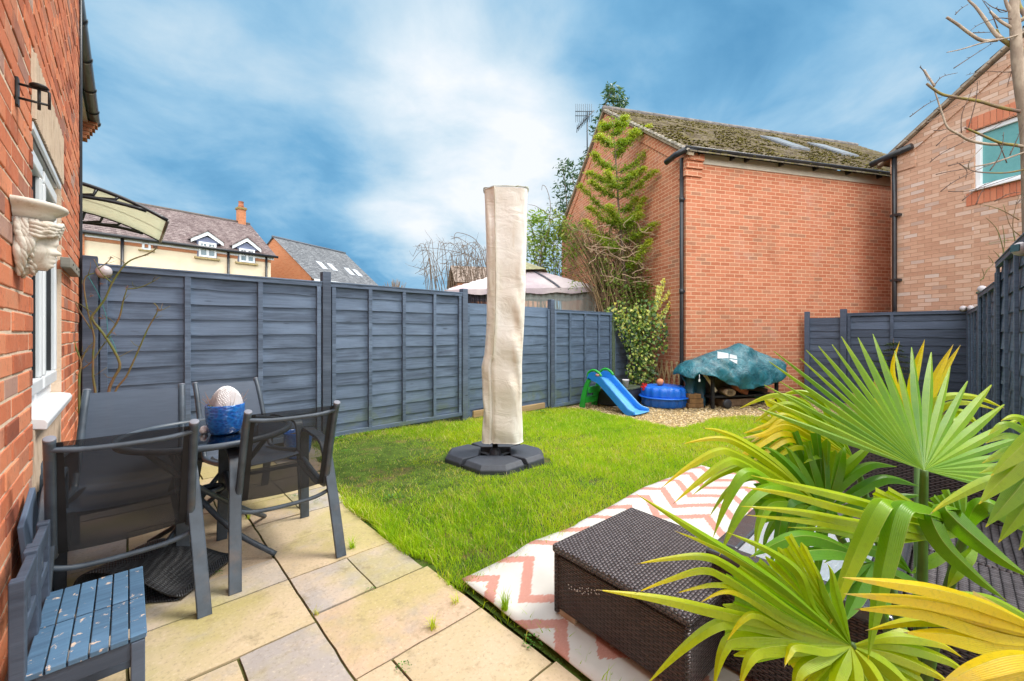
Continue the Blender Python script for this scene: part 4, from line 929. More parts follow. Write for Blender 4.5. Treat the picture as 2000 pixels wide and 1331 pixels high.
per = [(LE*i/24, -.02) for i in range(25)]+[(LE+.02, DE*i/14) for i in range(1, 15)]+[(LE-LE*i/24, DE+.02) for i in range(1, 25)]+[(-.02, DE-DE*i/14) for i in range(1, 14)]
b.grid([[P6(x, y, ZE+.01) for (x, y) in per], [P6(x, y, ZE-.12+.02*math.sin(i*1.3)) for i, (x, y) in enumerate(per)]], closed=True)
can6 = b.build('canopy', M_canvas, t, fix=False)
b = M()
for (f0, f1) in ((.22, .5), (.47, .5), (.72, .5)):
    b.tube([P6(LE*lerp(f0, f1, q), DE/2*q, cz(LE*lerp(f0, f1, q), DE/2*q)+.02) for q in np.linspace(0, .8, 8)], .045, 6, flat=.3)
b.tube([P6(LE*f, -.03, ZE+.0-.12*k) for f in (.47,) for k in (0, 1)], .04, 5)
b.build('seam_strip', M_strip, can6)
b = M(); q = .66
cx6, cy6 = LE/2, DE/2; s6 = .62
b.add([P6(cx6-s6, cy6-s6*.8, ZT-.13), P6(cx6+s6, cy6-s6*.8, ZT-.13), P6(cx6+s6, cy6+s6*.8, ZT-.13), P6(cx6-s6, cy6+s6*.8, ZT-.13), P6(cx6, cy6, ZT+.16)], [(0, 1, 4), (1, 2, 4), (2, 3, 4), (3, 0, 4)])
b.build('vent_cap', plain('khaki_canvas', (.34, .32, .18), .9), t, solid=.01)
for (x, y) in ((0.03, .03), (LE-.03, .03), (0.03, DE-.03), (LE-.03, DE-.03)): b = M(); p = P6(x, y, 0); b.tube([(p.x, p.y, -.2), (p.x, p.y, ZE)], .03, 8); b.build('pole', plain('beige_pole', (.42, .36, .28), .5), t)
M_net, g = newmat('net_curtain'); tp = g.n('ShaderNodeBsdfTransparent'); df = g.n('ShaderNodeBsdfDiffuse', {'Color': (.42, .46, .42)}); mx = g.n('ShaderNodeMixShader', {0: .45}); g.put(mx.inputs[1], tp.outputs[0]); g.put(mx.inputs[2], df.outputs[0]); g.n('ShaderNodeOutputMaterial', {'Surface': mx.outputs[0]})
M_net2, g = newmat('dark_net_curtain'); tp = g.n('ShaderNodeBsdfTransparent'); df = g.n('ShaderNodeBsdfDiffuse', {'Color': (.03, .028, .035)}); mx = g.n('ShaderNodeMixShader', {0: .75}); g.put(mx.inputs[1], tp.outputs[0]); g.put(mx.inputs[2], df.outputs[0]); g.n('ShaderNodeOutputMaterial', {'Surface': mx.outputs[0]})
b = M(); b.grid([[P6(LE*x, .05+.025*math.sin(i*2.1), z) for i, x in enumerate(np.linspace(.02, .56, 40))] for z in (-.1, ZE-.02)]); b.build('net_side', M_net, t)
b = M(); b.grid([[P6(LE*x, .05+.025*math.sin(i*2.1), z) for i, x in enumerate(np.linspace(.60, .98, 30))] for z in (-.1, ZE-.02)]); b.build('dark_side', M_net2, t)
b = M(); b.grid([[P6(.05+.02*math.sin(i*2), DE*y, z) for i, y in enumerate(np.linspace(.02, .98, 30))] for z in (-.1, ZE-.02)]); b.build('net_side', M_net, t)
# ---------------------------------------------------------------- patio furniture
M_frame = plain('charcoal_powder_coat', (.055, .074, .098), .42, .3, 14, .5, bstr=.05, dirt=(.20, .13, .08), dirtamt=.35)
M_cap = plain('grey_tube_cap', (.20, .21, .25), .4, .1)
M_sling, g = newmat('black_sling_mesh'); v = obco(g)
df = g.n('ShaderNodeBsdfPrincipled', {'Base Color': g.mix(g.noise(v, 7, 4), (.012, .012, .014), (.028, .029, .034)), 'Roughness': .8}); tp = g.n('ShaderNodeBsdfTransparent'); mx = g.n('ShaderNodeMixShader', {0: .76}); g.put(mx.inputs[1], tp.outputs[0]); g.put(mx.inputs[2], df.outputs[0]); g.n('ShaderNodeOutputMaterial', {'Surface': mx.outputs[0]})
M_sling_front, g = newmat('slate_sling_mesh'); v = obco(g); s_ = g.sep(v)
wv = g.m('MULTIPLY', g.m('SINE', g.m('MULTIPLY', s_[0], 1300.)), g.m('SINE', g.m('MULTIPLY', s_[2], 1300.)))
col = g.mix(g.noise(g.mapv(v, (1, 1, 8)), 12, 5), (.045, .060, .090), (.080, .105, .150)); col = g.mix(g.m('MULTIPLY', g.smooth(g.noise(v, 5, 6, .7), .6, .7), .4), col, (.12, .13, .11))
df = g.n('ShaderNodeBsdfPrincipled', {'Base Color': col, 'Roughness': .7}); tp = g.n('ShaderNodeBsdfTransparent'); mx = g.n('ShaderNodeMixShader', {0: .94}); g.put(mx.inputs[1], tp.outputs[0]); g.put(mx.inputs[2], df.outputs[0]); g.n('ShaderNodeOutputMaterial', {'Surface': mx.outputs[0]})
def curve(pts, n=8):
    """Catmull-Rom through pts"""
    P_ = [Vector(p) for p in pts]; out = []
    for i in range(len(P_)-1):
        p0, p1, p2, p3 = P_[max(0, i-1)], P_[i], P_[i+1], P_[min(len(P_)-1, i+2)]
        for k in range(n):
            t = k/n; out.append(.5*((2*p1)+(-p0+p2)*t+(2*p0-5*p1+4*p2-p3)*t*t+(-p0+3*p1-3*p2+p3)*t**3))
    out.append(P_[-1]); return out
def flatbar(b, pts, w, th):      # strap in the y-z plane, wide face across x
    rows = []; n = len(pts)
    for i in range(n):
        t = (pts[min(i+1, n-1)]-pts[max(0, i-1)]).normalized(); nn = Vector((0, -t.z, t.y)); p = pts[i]
        rows.append([p+Vector((-w/2, 0, 0))-nn*th/2, p+Vector((w/2, 0, 0))-nn*th/2, p+Vector((w/2, 0, 0))+nn*th/2, p+Vector((-w/2, 0, 0))+nn*th/2])
    b.grid(rows, closed=True, smooth=False); k = len(rows)
    b.add(rows[0], [(3, 2, 1, 0)]); b.add(rows[-1], [(0, 1, 2, 3)])
def sling_chair(label, loc, rz, sling):
    t = thing('sling_chair', label, 'chair', loc, 'sling garden chairs around the glass table', rz)
    for s in (-1, 1):
        b = M(); pts = curve([(.238*s, -.34, 0), (.226*s, -.245, .30), (.215*s, -.165, .53), (.213*s, -.09, .585), (.213*s, .08, .592), (.213*s, .22, .588), (.214*s, .275, .53), (.216*s, .290, .30), (.222*s, .305, 0)], 8)
        flatbar(b, pts, .052, .020); b.build('side_frame', M_frame, t, local=True, bevel=.004)
        b = M(); rail = curve([(.196*s, -.40, .835), (.199*s, -.335, .72), (.203*s, -.25, .52), (.206*s, -.19, .385), (.207*s, -.135, .345), (.207*s, .05, .355), (.207*s, .27, .385), (.207*s, .32, .375)], 7)
        b.tube(rail, .0165, 10); b.build('seat_rail', M_frame, t, local=True)
        b = M(); d0 = (Vector((.196*s, -.40, .835))-Vector((.199*s, -.335, .72))).normalized(); b.tube([Vector((.196*s, -.40, .835)), Vector((.196*s, -.40, .835))+d0*.007], .0168, 12); b.build('end_cap', M_cap, t, local=True, bevel=.002)
    b = M(); rows = []
    prof = curve([(0, -.392, .822), (0, -.335, .72), (0, -.25, .52), (0, -.192, .392), (0, -.14, .352), (0, .05, .36), (0, .26, .388), (0, .315, .378)], 7)
    for q, p in enumerate(prof):
        sag = .012
        rows.append([(x, p.y-(.018*(1-(x/.2)**2) if p.z > .42 else 0)*0+.004, p.z-(sag*(1-(x/.2)**2) if p.z < .42 else 0)) for x in np.linspace(-.197, .197, 9)])
    b.grid(rows); sl_ = b.build('sling', sling, t, local=True, fix=False)
    b = M()
    for s in (-1, 1): b.grid([[(x*s, p.y-.004, p.z-.001) for x in (.165, .170, .198)] for p in prof])
    b.build('hem', plain('sling_hem', (.016, .016, .018), .8), sl_, local=True, fix=False)
    b = M(); b.tube(curve([(-.20, -.385, .800), (-.1, -.394, .786), (.1, -.394, .786), (.20, -.385, .800)], 5), .010, 8); b.build('top_bar', M_frame, t, local=True)
    b = M(); b.tube(curve([(-.226, -.215, .335), (-.12, -.205, .300), (.12, -.205, .300), (.226, -.215, .335)], 6), .011, 8); b.build('cross_bar', M_frame, t, local=True); b = M(); b.tube([(-.214, .27, .36), (.214, .27, .36)], .011, 8); b.build('cross_bar', M_frame, t, local=True)
    return t
sling_chair('black mesh sling chair seen from behind, nearest the brick house wall', (-.005, 2.50, 0), R_(1), M_sling)
sling_chair('black mesh sling chair seen from behind, nearest the lawn edge', (.612, 2.59, 0), R_(-2), M_sling)
_c = sling_chair('slate sling chair facing the viewer beside the bare rose canes', (.0, 3.03, 0), R_(174), M_sling_front); _c.scale = (1.10, 1, 1.03)
sling_chair('slate sling chair facing the viewer behind the blue pot on the table', (.615, 3.33, 0), R_(190), M_sling_front)

# glass table
TZ = .655; TC = Vector((.335, 2.80, 0)); TR = .385
t = thing('glass_table', 'round dark glass garden table with charcoal rim between the sling chairs', 'table', tuple(TC))
M_tglass, g = newmat('smoked_glass'); gl = g.n('ShaderNodeBsdfGlossy', {'Color': (.85, .9, .95), 'Roughness': .04}); tp = g.n('ShaderNodeBsdfTransparent', {'Color': (.35, .40, .43)}); fr = g.n('ShaderNodeFresnel', {'IOR': 1.55}); mx = g.n('ShaderNodeMixShader', {0: g.m('ADD', g.m('MULTIPLY', fr, 1.2), .06)}); g.put(mx.inputs[1], tp.outputs[0]); g.put(mx.inputs[2], gl.outputs[0]); g.n('ShaderNodeOutputMaterial', {'Surface': mx.outputs[0]})
b = M(); b.lathe([(.03, TZ-.003), (TR-.012, TZ-.003), (TR-.012, TZ+.003), (.03, TZ+.003)], tuple(TC), 64, smooth=False); b.build('glass_top', M_tglass, t)
b = M(); b.lathe([(TR-.016, TZ-.016), (TR+.006, TZ-.018), (TR+.012, TZ-.006), (TR+.010, TZ+.008), (TR, TZ+.012), (TR-.016, TZ+.008), (TR-.016, TZ-.016)], tuple(TC), 72); b.lathe([(.022, TZ-.01), (.04, TZ-.01), (.04, TZ+.006), (.022, TZ+.006), (.022, TZ-.01)], tuple(TC), 20); b.build('rim', M_frame, t)
for k in range(4):
    a = R_(38+90*k); d = Vector((math.cos(a), math.sin(a), 0)); s = Vector((-d.y, d.x, 0))
    b = M(); b.tube(curve([TC+d*.345+UP*(TZ-.02), TC+d*.20+s*.02+UP*.48, TC+d*.02+s*.05+UP*.31, TC-d*.20+s*.05+UP*.14, TC-d*.40+UP*.012], 6), .0135, 8); b.build('leg', M_frame, t)
b = M(); b.lathe([(.05, .33), (.062, .33), (.062, .35), (.05, .35), (.05, .33)], tuple(TC), 24); b.build('centre_ring', M_frame, t)

# hammered blue pots
M_pot, g = newmat('hammered_blue_glaze'); v = obco(g); vo = g.n('ShaderNodeTexVoronoi', {'Vector': g.mapv(v, (1, 1, 1.5)), 'Scale': 62.0}, feature='SMOOTH_F1')
col = g.mix(g.smooth(vo.outputs['Distance'], .15, .6), (.006, .075, .36), (.018, .17, .55)); col = g.mix(g.m('MULTIPLY', g.noise(v, 14, 4), .4), col, (.01, .06, .22))
finish(g, col, .16, vo.outputs['Distance'], .55, .006, .6, coat=.5)
M_compost = plain('potting_compost', (.10, .06, .035), .95, .5, 30, .1, bstr=.8)
def blue_pot(label, c, R, H):
    t = thing('blue_pot', label, 'pot', c, 'hammered blue glazed pots')
    b = M(); pr = [(.62, 0), (.72, .02), (.80, .10), (.90, .28), (.965, .50), (1.0, .75), (1.0, .96), (.985, 1.0), (.94, 1.0), (.92, .93), (.90, .80)]
    b.lathe([(0.0, 0)]+[(R*p[0], H*p[1]) for p in pr], c, 40); b.build('glazed_body', M_pot, t, fix=False)
    b = M(); b.lathe([(R*.91, H*.86), (R*.5, H*.90), (0, H*.91)], c, 24); b.build('soil', M_compost, t); return t
TP = Vector((.455, 2.675, TZ+.004))
pc_ = at(440, 850, 2.17); PX = on_z(440, 846, TZ+.004)
blue_pot('bright blue hammered pot standing on the glass table', (PX.x, PX.y, TZ+.004), .090, .157)
gp_ = on_z(582, 893, 0); blue_pot('blue hammered pot standing on the patio slabs behind the right chair', (gp_.x, gp_.y, 0), .125, .25)
t = thing('dome_ornament', 'white knobbly beaded dome sitting in the blue pot on the table', 'ornament', (PX.x, PX.y, TZ+.14))
M_bead = plain('white_beads', (.86, .84, .84), .6, .18, 90, .3)
b = M(); dz0 = TZ+.135
def domer(a, z): return .069*max(0, 1-(z/.118)**2.0)**.56*(1+.10*math.sin(3*a+1)+.05*math.sin(5*a))
b.lathe([(domer(0, z), z) for z in np.linspace(0, .117, 14)]+[(0, .118)], (PX.x+.004, PX.y, dz0), 28, fn=lambda r, z, th: r*(1+.10*math.sin(3*th+1)*(1-z/.13)+.05*math.sin(5*th)))
b.build('core', plain('grey_core', (.50, .47, .48), .9), t, fix=False)
b = M()
for k in range(560):
    q = k/560; z = .117*q; a = k*2.39996; r = domer(a, z)*1.0; s = rnd(.0040, .0056)
    p = Vector((PX.x+.004+r*math.cos(a), PX.y+r*math.sin(a), dz0+z)); b.add([p+Vector(v)*s for v in ico], icf, 0, True)
b.build('bead', M_bead, t, fix=False)
t = thing('pot_moss', 'yellow green moss and dry twigs around the rim of the blue pot', 'plant', (PX.x, PX.y, TZ+.15))
b = M()
for k in range(420):
    a = rnd(0, 6.28); r = rnd(.060, .084); s = rnd(.003, .007); p = Vector((PX.x+r*math.cos(a), PX.y+r*math.sin(a), TZ+.147+rnd(0, .014))); q = Matrix.Rotation(rnd(0, 6.28), 3, 'Z')@Matrix.Rotation(rnd(0, 3), 3, 'X')
    b.add([p+q@Vector(v)*s for v in ((-1, 0, 0), (0, -.5, 0), (1.2, 0, .2), (0, .5, 0))], [(0, 1, 2, 3)])
M_mossy, g = newmat('rim_moss'); finish(g, g.ramp(rndat(g), [(0, (.16, .22, .03)), (.6, (.35, .36, .06)), (1, (.30, .16, .07))]), .9, None); b.build('foliage', M_mossy, t, fix=False)
b = M()
for k in range(26):
    a = rnd(0, 6.28); p = Vector((PX.x+.074*math.cos(a), PX.y+.074*math.sin(a), TZ+.15)); d = Vector((math.cos(a)*rnd(.2, .9), math.sin(a)*rnd(.2, .9), 1)).normalized(); L = rnd(.03, .09)
    b.tube([p, p+d*L*.5, p+d*L+Vector((rnd(-.01, .01), rnd(-.01, .01), 0))], [.0009, .0007, .0004], 4)
b.build('twig', plain('dry_twig', (.32, .17, .10), .9), t)
# little things lying on the table
t = thing('white_shell', 'small white shell leaning behind the pot on the glass table', 'shell', (PX.x-.05, PX.y+.1, TZ))
b = M(); b.lathe([(0, 0), (.016, .002), (.02, .015), (.014, .035), (0, .042)], (PX.x-.085, PX.y+.07, TZ+.004), 12); b.build('shell_body', M_bead, t)

# two small painted chairs by the wall
M_kid = wood_paint('worn_blue_seat_paint', (.075, .150, .240), (.050, .100, .170), (.62, .48, .37), .95, .6)
M_kid2 = wood_paint('slate_blue_paint', (.060, .082, .120), (.040, .056, .085), (.45, .38, .30), .35, .6)
def small_chair(label, y0, y1):
    t = thing('small_chair', label, 'chair', (-.1, (y0+y1)/2, 0), 'small painted wooden chairs against the brick wall')
    SZ = .30; XA, XBk = -.205, .045
    for k in range(6):
        x0 = lerp(XA, XBk, k/6); x1 = lerp(XA, XBk, (k+1)/6)
        b = M(); b.box(((x0+x1)/2, (y0+y1)/2, SZ-.008), (x1-x0-.0035, y1-y0-.003, .016)); b.build('seat_slat', M_kid, t, bevel=.0025)
    for y in (y0+.017, y1-.017):
        b = M(); b.box((XA-.005, y, .277), (.030, .032, .554)); b.build('back_post', M_kid2, t, bevel=.003)
        b = M(); b.box((XBk-.022, y, .141), (.032, .032, .282)); b.build('front_leg', M_kid2, t, bevel=.003)
        b = M(); b.box(((XA+XBk)/2, y, .258), (XBk-XA-.05, .020, .050)); b.build('side_rail', M_kid2, t, bevel=.002); b = M(); b.box(((XA+XBk)/2, y, .10), (XBk-XA-.05, .018, .028)); b.build('stretcher', M_kid2, t, bevel=.002)
    b = M(); b.box((XBk-.018, (y0+y1)/2, .262), (.018, y1-y0-.07, .045)); b.build('front_rail', M_kid2, t, bevel=.002)
    b = M(); b.box((XA-.003, (y0+y1)/2, .520), (.022, y1-y0-.066, .050)); b.build('top_rail', M_kid2, t, bevel=.003)
    b = M(); b.box((XA-.003, (y0+y1)/2, .405), (.020, y1-y0-.066, .034)); b.build('middle_rail', M_kid2, t, bevel=.003)
    b = M(); b.box((XA-.003, lerp(y0, y1, .5), .459), (.014, .03, .074)); b.build('back_slat', M_kid2, t, bevel=.002)
small_chair('small blue painted wooden chair with flaking seat, nearer the viewer', 1.655, 1.895)
small_chair('small blue painted wooden chair with flaking seat, nearer the table', 1.90, 2.14)
t = thing('painted_board', 'smooth blue grey board leaning on the brick wall behind the small chairs', 'board', (-.25, 2.3, 0))
b = M(); b.extr([(-.215, 2.19, 0), (-.215, 2.44, 0), (-.262, 2.44, .60), (-.262, 2.19, .53)], (-.016, 0, 0)); b.build('panel', plain('blue_grey_paint', (.085, .12, .18), .5, .12, 6), t, bevel=.003)

# rolled rubber mat under the front chair
M_rub, g = newmat('ribbed_black_rubber'); v = uvco(g); s_ = g.sep(v); w1 = g.m('SINE', g.m('MULTIPLY', s_[0], 700.)); w2 = g.m('SINE', g.m('MULTIPLY', s_[1], 260.))
hh = g.m('ADD', w1, g.m('MULTIPLY', w2, .6)); finish(g, g.mix(g.smooth(hh, -1, 1.2), (.010, .010, .011), (.040, .042, .048)), .5, hh, .5, .004, .5)
t = thing('rubber_mat', 'folded black ribbed rubber mat lying under the front sling chair', 'mat', (.05, 2.6, 0))
b = M(); path = [(.33, .006), (.20, .006), (.05, .006), (-.10, .007), (-.165, .014), (-.20, .045), (-.205, .09), (-.175, .135), (-.11, .155), (0, .142), (.11, .105), (.20, .064), (.28, .032), (.36, .016)]
pp = curve([(p[0], 0, p[1]) for p in path], 5); A = Vector((.84, -.54, 0)).normalized(); Bd = Vector((.54, .84, 0)); O = Vector((.075, 2.63, .002)); rows = []
for j in range(14):
    q = j/13; rows.append([O+A*(p.x*.74*(1+.05*q)+.05*(q-.5))+Bd*(.36*(q-.5)*(1+.12*nz((p.x*3, q, 1))))+UP*(p.z*(1.05-.25*q+.10*nz((p.x*4, q*2, 5)))) for p in pp])
b.grid(rows); b.build('sheet', M_rub, t, fix=False, solid=.006)

# ---------------------------------------------------------------- parasol in its cover on the lawn
PB = Vector((2.60, 3.03, -.02)); t = thing('parasol', 'closed parasol in a cream fabric cover on dark slab base weights', 'parasol', tuple(PB))
M_cover, g = newmat('cream_cover_fabric'); v = obco(g)
col = g.mix(g.smooth(g.noise(g.mapv(v, (1, 1, .6)), 2.8, 5, .6), .35, .68), (.76, .70, .61), (.84, .81, .75)); st = g.smooth(g.noise(g.mapv(v, (3.2, 3.2, .45)), 1.6, 4, .6), .52, .70); col = g.mix(g.m('MULTIPLY', st, .55), col, (.64, .51, .38))
gr = g.smooth(g.noise(g.mapv(v, (5, 5, .5), (3, 1, 0)), 1.4, 4), .56, .72); col = g.mix(g.m('MULTIPLY', gr, .30), col, (.62, .61, .40))
w = g.m('MULTIPLY', g.m('SINE', g.m('MULTIPLY', g.sep(v)[2], 1500.)), .5); finish(g, col, .85, g.m('ADD', g.noise(g.mapv(v, (1.2, 1.2, 2.0), (0, 0, 0), (.5, .3, .6)), 4.2, 4, .55, 1.4), g.m('MULTIPLY', w, .02)), .32, .05, .15, sheen=.2)
LT = -RT; nF = -FW
zc = [-.05, .12, .16, .40, .62, .80, 1.0, 1.25, 1.5, 1.8, 2.1, 2.4, 2.56, 2.585]
# outline in the photograph: left and right edges at the parasol distance (4.0 m)
vv_ = [368, 400, 470, 560, 640, 690, 715, 750, 800, 840, 858]; ul_ = [946, 948, 950, 952, 951, 947, 941, 943, 945, 943, 942]; ur_ = [1031, 1029, 1028, 1026, 1023, 1020, 1019, 1019, 1019, 1021, 1021]
rows = []; D0 = 4.0
for v in list(np.linspace(377, 859, 96)):
    z = CAMH-(v-HOR)/FPX*D0; xl = (interp(vv_, ul_, v)-1000)/FPX*D0; xr = (interp(vv_, ur_, v)-1000)/FPX*D0; cx_ = (xl+xr)/2; hw = (xr-xl)/2; row = []
    fl = 1+.0*(v-366)
    for k in range(64):
        a = 2*math.pi*k/64; ca, sa = math.cos(a), math.sin(a)
        px = hw*math.copysign(abs(ca)**.55, ca); py = .125*math.copysign(abs(sa)**.60, sa)
        cr = .016*noise.noise((a*1.6+z*1.2, z*3.0-a*.8, 1))+.020*math.sin(z*15+a*3.4+2*noise.noise((z*2, a, 3)))*max(0, noise.noise((z*1.3, a*.9, 9)))*1.6+.004*noise.noise((a*4, z*14, 2))
        # folded-over seam down the left of the face
        se = .022*math.exp(-((px+hw*.52)/.022)**2) if sa < 0 else 0
        sl_ = -.050*math.exp(-((px+hw*.50)/.009)**2)*(1 if z < .95 else .12) if sa < 0 else 0
        py2 = py-(se+sl_+cr)*(1 if sa < 0 else -1); rr = 1+cr*.6*abs(ca)
        row.append(Vector((PB.x, PB.y, 0))+RT*(cx_-((968-1000)/FPX*D0)+px*rr-.0)+FW*(py2-.02)+UP*(z))
    rows.append(row)
off = (Vector((PB.x, PB.y, 0)).dot(RT))-((968-1000)/FPX*D0); rows = [[p-RT*off for p in r] for r in rows]
b = M(); b.grid(rows, closed=True); top = rows[0]; ctr = sum(top, Vector())/len(top)
b.grid([top, [ctr+(p-ctr)*.5+UP*.004 for p in top], [ctr+(p-ctr)*.02+UP*.002 for p in top]], closed=True)
cov = b.build('cover', M_cover, t, fix=False)
b = M()
fr_ = [[p+UP*.004-RT*0 for p in top], [ctr+(p-ctr)*1.05+UP*(.006+.007*math.sin(i*.55)+(.014 if p.dot(RT) > ctr.dot(RT)+.1 else 0)) for i, p in enumerate(top)]]
b.grid(fr_, closed=True); b.build('top_frill', plain('grey_green_frill', (.56, .58, .50), .85), cov, fix=False, solid=.004)
b = M(); b.tube([p-FW*.001 for p in rows[-1]]+[rows[-1][0]], .004, 6, cap=False); b.build('hem', M_cover, cov)
b = M(); zl = []
for i in range(0, 96, 2): r = rows[i]; j = min(range(32, 64), key=lambda k: abs((r[k]-(r[32]+(r[0]-r[32])*.25)).dot(RT))); zl.append(r[j]-FW*.004)
b.tube(zl, .004, 6); b.build('zip_flap', plain('cream_piping', (.62, .58, .47), .8), cov)
M_dkp = plain('dark_grey_plastic', (.055, .062, .078), .55, .15, 30, .4, bstr=.15)
b = M(); b.lathe([(.027, .02), (.027, .9)], (PB.x, PB.y, 0), 20); b.build('pole', M_black, t)
b = M(); b.lathe([(.0, -.005), (.080, -.005), (.080, .012), (.056, .014), (.054, .055), (.048, .062), (.046, .072), (.030, .074), (.030, .09)], (PB.x, PB.y, 0), 28); b.build('socket', M_dkp, t, bevel=.002)
RZP = R_(2.5); c_, s__ = math.cos(RZP), math.sin(RZP)
b = M(); b.box((PB.x, PB.y, -.012), (.80, .05, .03), RZP); b.box((PB.x, PB.y, -.010), (.05, .80, .032), RZP); b.build('cross_frame', M_black, t)
HSZ = .410; IN = .205; GAP = .006; ZB = -.035; ZTB = .058
for k in range(4):      # pinwheel of four weights with a square opening in the middle
    a = RZP+k*math.pi/2; ca, sa = math.cos(a), math.sin(a)
    poly = [(-IN+GAP, IN+.0), (IN, IN), (IN, IN-.0)] 
    poly = [(-IN+.02+GAP, IN), (IN, IN), (IN+.0, -IN+.02+GAP)]
    poly = [(.0+GAP, IN), (IN, GAP), (HSZ, GAP+.02), (HSZ, HSZ-.16), (HSZ-.16, HSZ), (GAP+.02, HSZ)]
    def tf(p, z, sh=0): x, y = p; return (PB.x+x*ca-y*sa, PB.y+x*sa+y*ca, z)
    n = len(poly); cen = (sum(p[0] for p in poly)/n, sum(p[1] for p in poly)/n)
    def ins(p, f): return (p[0]+(cen[0]-p[0])*f, p[1]+(cen[1]-p[1])*f)
    out = [2, 3, 4, 5]
    lo = [p for p in poly]; hi = [((p[0]-.035 if p[0] > HSZ-.01 else p[0]-(.02 if i in (3, 4) else 0)), (p[1]-.035 if p[1] > HSZ-.01 else p[1]-(.02 if i in (3, 4) else 0))) for i, p in enumerate(poly)]
    b = M(); vs = [tf(p, ZB) for p in lo]+[tf(p, ZTB-.04) for p in lo]+[tf(p, ZTB) for p in hi]
    fs = [tuple(range(n-1, -1, -1)), tuple(range(2*n, 3*n))]
    for r in (0, n):
        fs += [(r+i, r+(i+1) % n, r+n+(i+1) % n, r+n+i) for i in range(n)]
    b.add(vs, fs); b.build('base_weight', M_dkp, t, bevel=.008, seg=3)

# ---------------------------------------------------------------- toddler slide
GZ = -.162; M_blue = plain('blue_slide_plastic', (.022, .23, .68), .38, .12, 5, .5, bstr=.06); M_bluelt = plain('light_blue_slide_plastic', (.10, .36, .74), .42, .12, 5, .5, bstr=.06); M_green = plain('green_slide_plastic', (.028, .40, .045), .4, .15, 5, .5, bstr=.06)
SX0, SX1, SY = 6.05, 6.46, 4.66
t = thing('toddler_slide', 'plastic toddler slide with blue chute and green ladder on the gravel', 'slide', (6.25, SY, GZ))
def sp(x, s, z): return Vector((x, SY-s, GZ+z))
upper = [(.15, .565), (.175, .62), (.23, .655), (.30, .66), (.37, .635), (.43, .585), (.93, .135), (.985, .095), (1.04, .075), (1.11, .06)]
lower = [(.15, .525), (.20, .515), (.27, .50), (.33, .485), (.39, .455), (.45, .405), (.88, .035), (.95, .0), (1.03, 0), (1.11, .02)]
for x, e in ((SX0, 1), (SX1, -1)):
    b = M(); vs = []; n = len(upper)
    fl = [0]*5+[0, .01, .025, .04, .05]
    A_ = [[sp(x-e*fl[i], *upper[i]) for i in range(n)], [sp(x-e*fl[i], *lower[i]) for i in range(n)]]
    B_ = [[p+Vector((e*.04, 0, 0)) for p in r] for r in A_]
    b.grid([A_[1], A_[0], B_[0], B_[1], A_[1]], smooth=False); b.add([A_[0][0], A_[1][0], B_[1][0], B_[0][0]], [(0, 1, 2, 3)]); b.add([A_[0][-1], A_[1][-1], B_[1][-1], B_[0][-1]], [(3, 2, 1, 0)])
    b.build('chute_side', M_blue, t, bevel=.008)
    b = M(); b.tube(curve([sp(x+e*.02, .150, .565), sp(x+e*.02, .165, .635), sp(x+e*.02, .235, .685), sp(x+e*.02, .305, .690), sp(x+e*.02, .385, .655), sp(x+e*.02, .44, .595)], 5), .022, 8); b.build('handrail', M_green, t)
    b = M(); ed = [sp(x+e*.02-e*fl[i], upper[i][0], upper[i][1]+.004) for i in range(5, n)]; b.tube(ed, .016, 8); b.build('chute_lip', M_bluelt, t)
    b = M()    # curved ladder cheek
    pf = [(-.035, 0), (.0, .16), (.045, .32), (.105, .46), (.165, .555)]; pb = [(.075, 0), (.10, .16), (.135, .32), (.18, .44), (.235, .52)]
    A_ = [[sp(x, *p) for p in curve([(q[0], q[1], 0) for q in pf], 4) for p in [(p.x, p.y)]], [sp(x, *p) for p in curve([(q[0], q[1], 0) for q in pb], 4) for p in [(p.x, p.y)]]]
    B_ = [[p+Vector((e*.05, 0, 0)) for p in r] for r in A_]; b.grid([A_[1], A_[0], B_[0], B_[1], A_[1]], smooth=False); b.add([A_[0][0], A_[1][0], B_[1][0], B_[0][0]], [(0, 1, 2, 3)])
    b.build('ladder_side', M_green, t, bevel=.010)
b = M(); fl_ = [(.20, .535), (.30, .53), (.36, .51), (.43, .455), (.90, .05), (.97, .022), (1.08, .02), (1.13, .03)]
b.grid([[sp(lerp(SX0+.03-(.045 if i > 5 else 0), SX1-.03+(.045 if i > 5 else 0), k/6), s, z-.006*math.sin(math.pi*k/6)) for k in range(7)] for i, (s, z) in enumerate(fl_)]); b.build('chute_floor', M_bluelt, t, solid=.02)
for z, s in ((.175, .03), (.36, .085)):
    b = M(); b.box(((SX0+SX1)/2, SY-s-.03, GZ+z), (SX1-SX0-.05, .10, .03)); b.box(((SX0+SX1)/2, SY-s-.075, GZ+z-.045), (SX1-SX0-.05, .015, .09)); b.build('step', M_green, t, bevel=.008)
b = M(); b.box(((SX0+SX1)/2, SY-.20, GZ+.515), (SX1-SX0-.06, .12, .03)); b.build('platform', M_green, t, bevel=.006)
def disc(c, n_, rx, rz_, th, nn=20):   # oval badge facing -X
    b = M(); b.lathe([(0, 0), (rx, 0), (rx*.96, th), (0, th)], n=nn); b.v = [(c[0]-v[2], c[1]+v[0], c[2]+v[1]*rz_/rx) for v in b.v]; return b
bc = on_x(1167, 733, SX0-.001); bd = disc((SX0-.001, bc.y, bc.z), None, .042, .024, .004).build('badge', plain('red_badge', (.62, .12, .12), .4), t); disc((SX0-.004, bc.y, bc.z), None, .034, .016, .003).build('badge_centre', plain('pink_badge_centre', (.70, .42, .36), .4), bd)

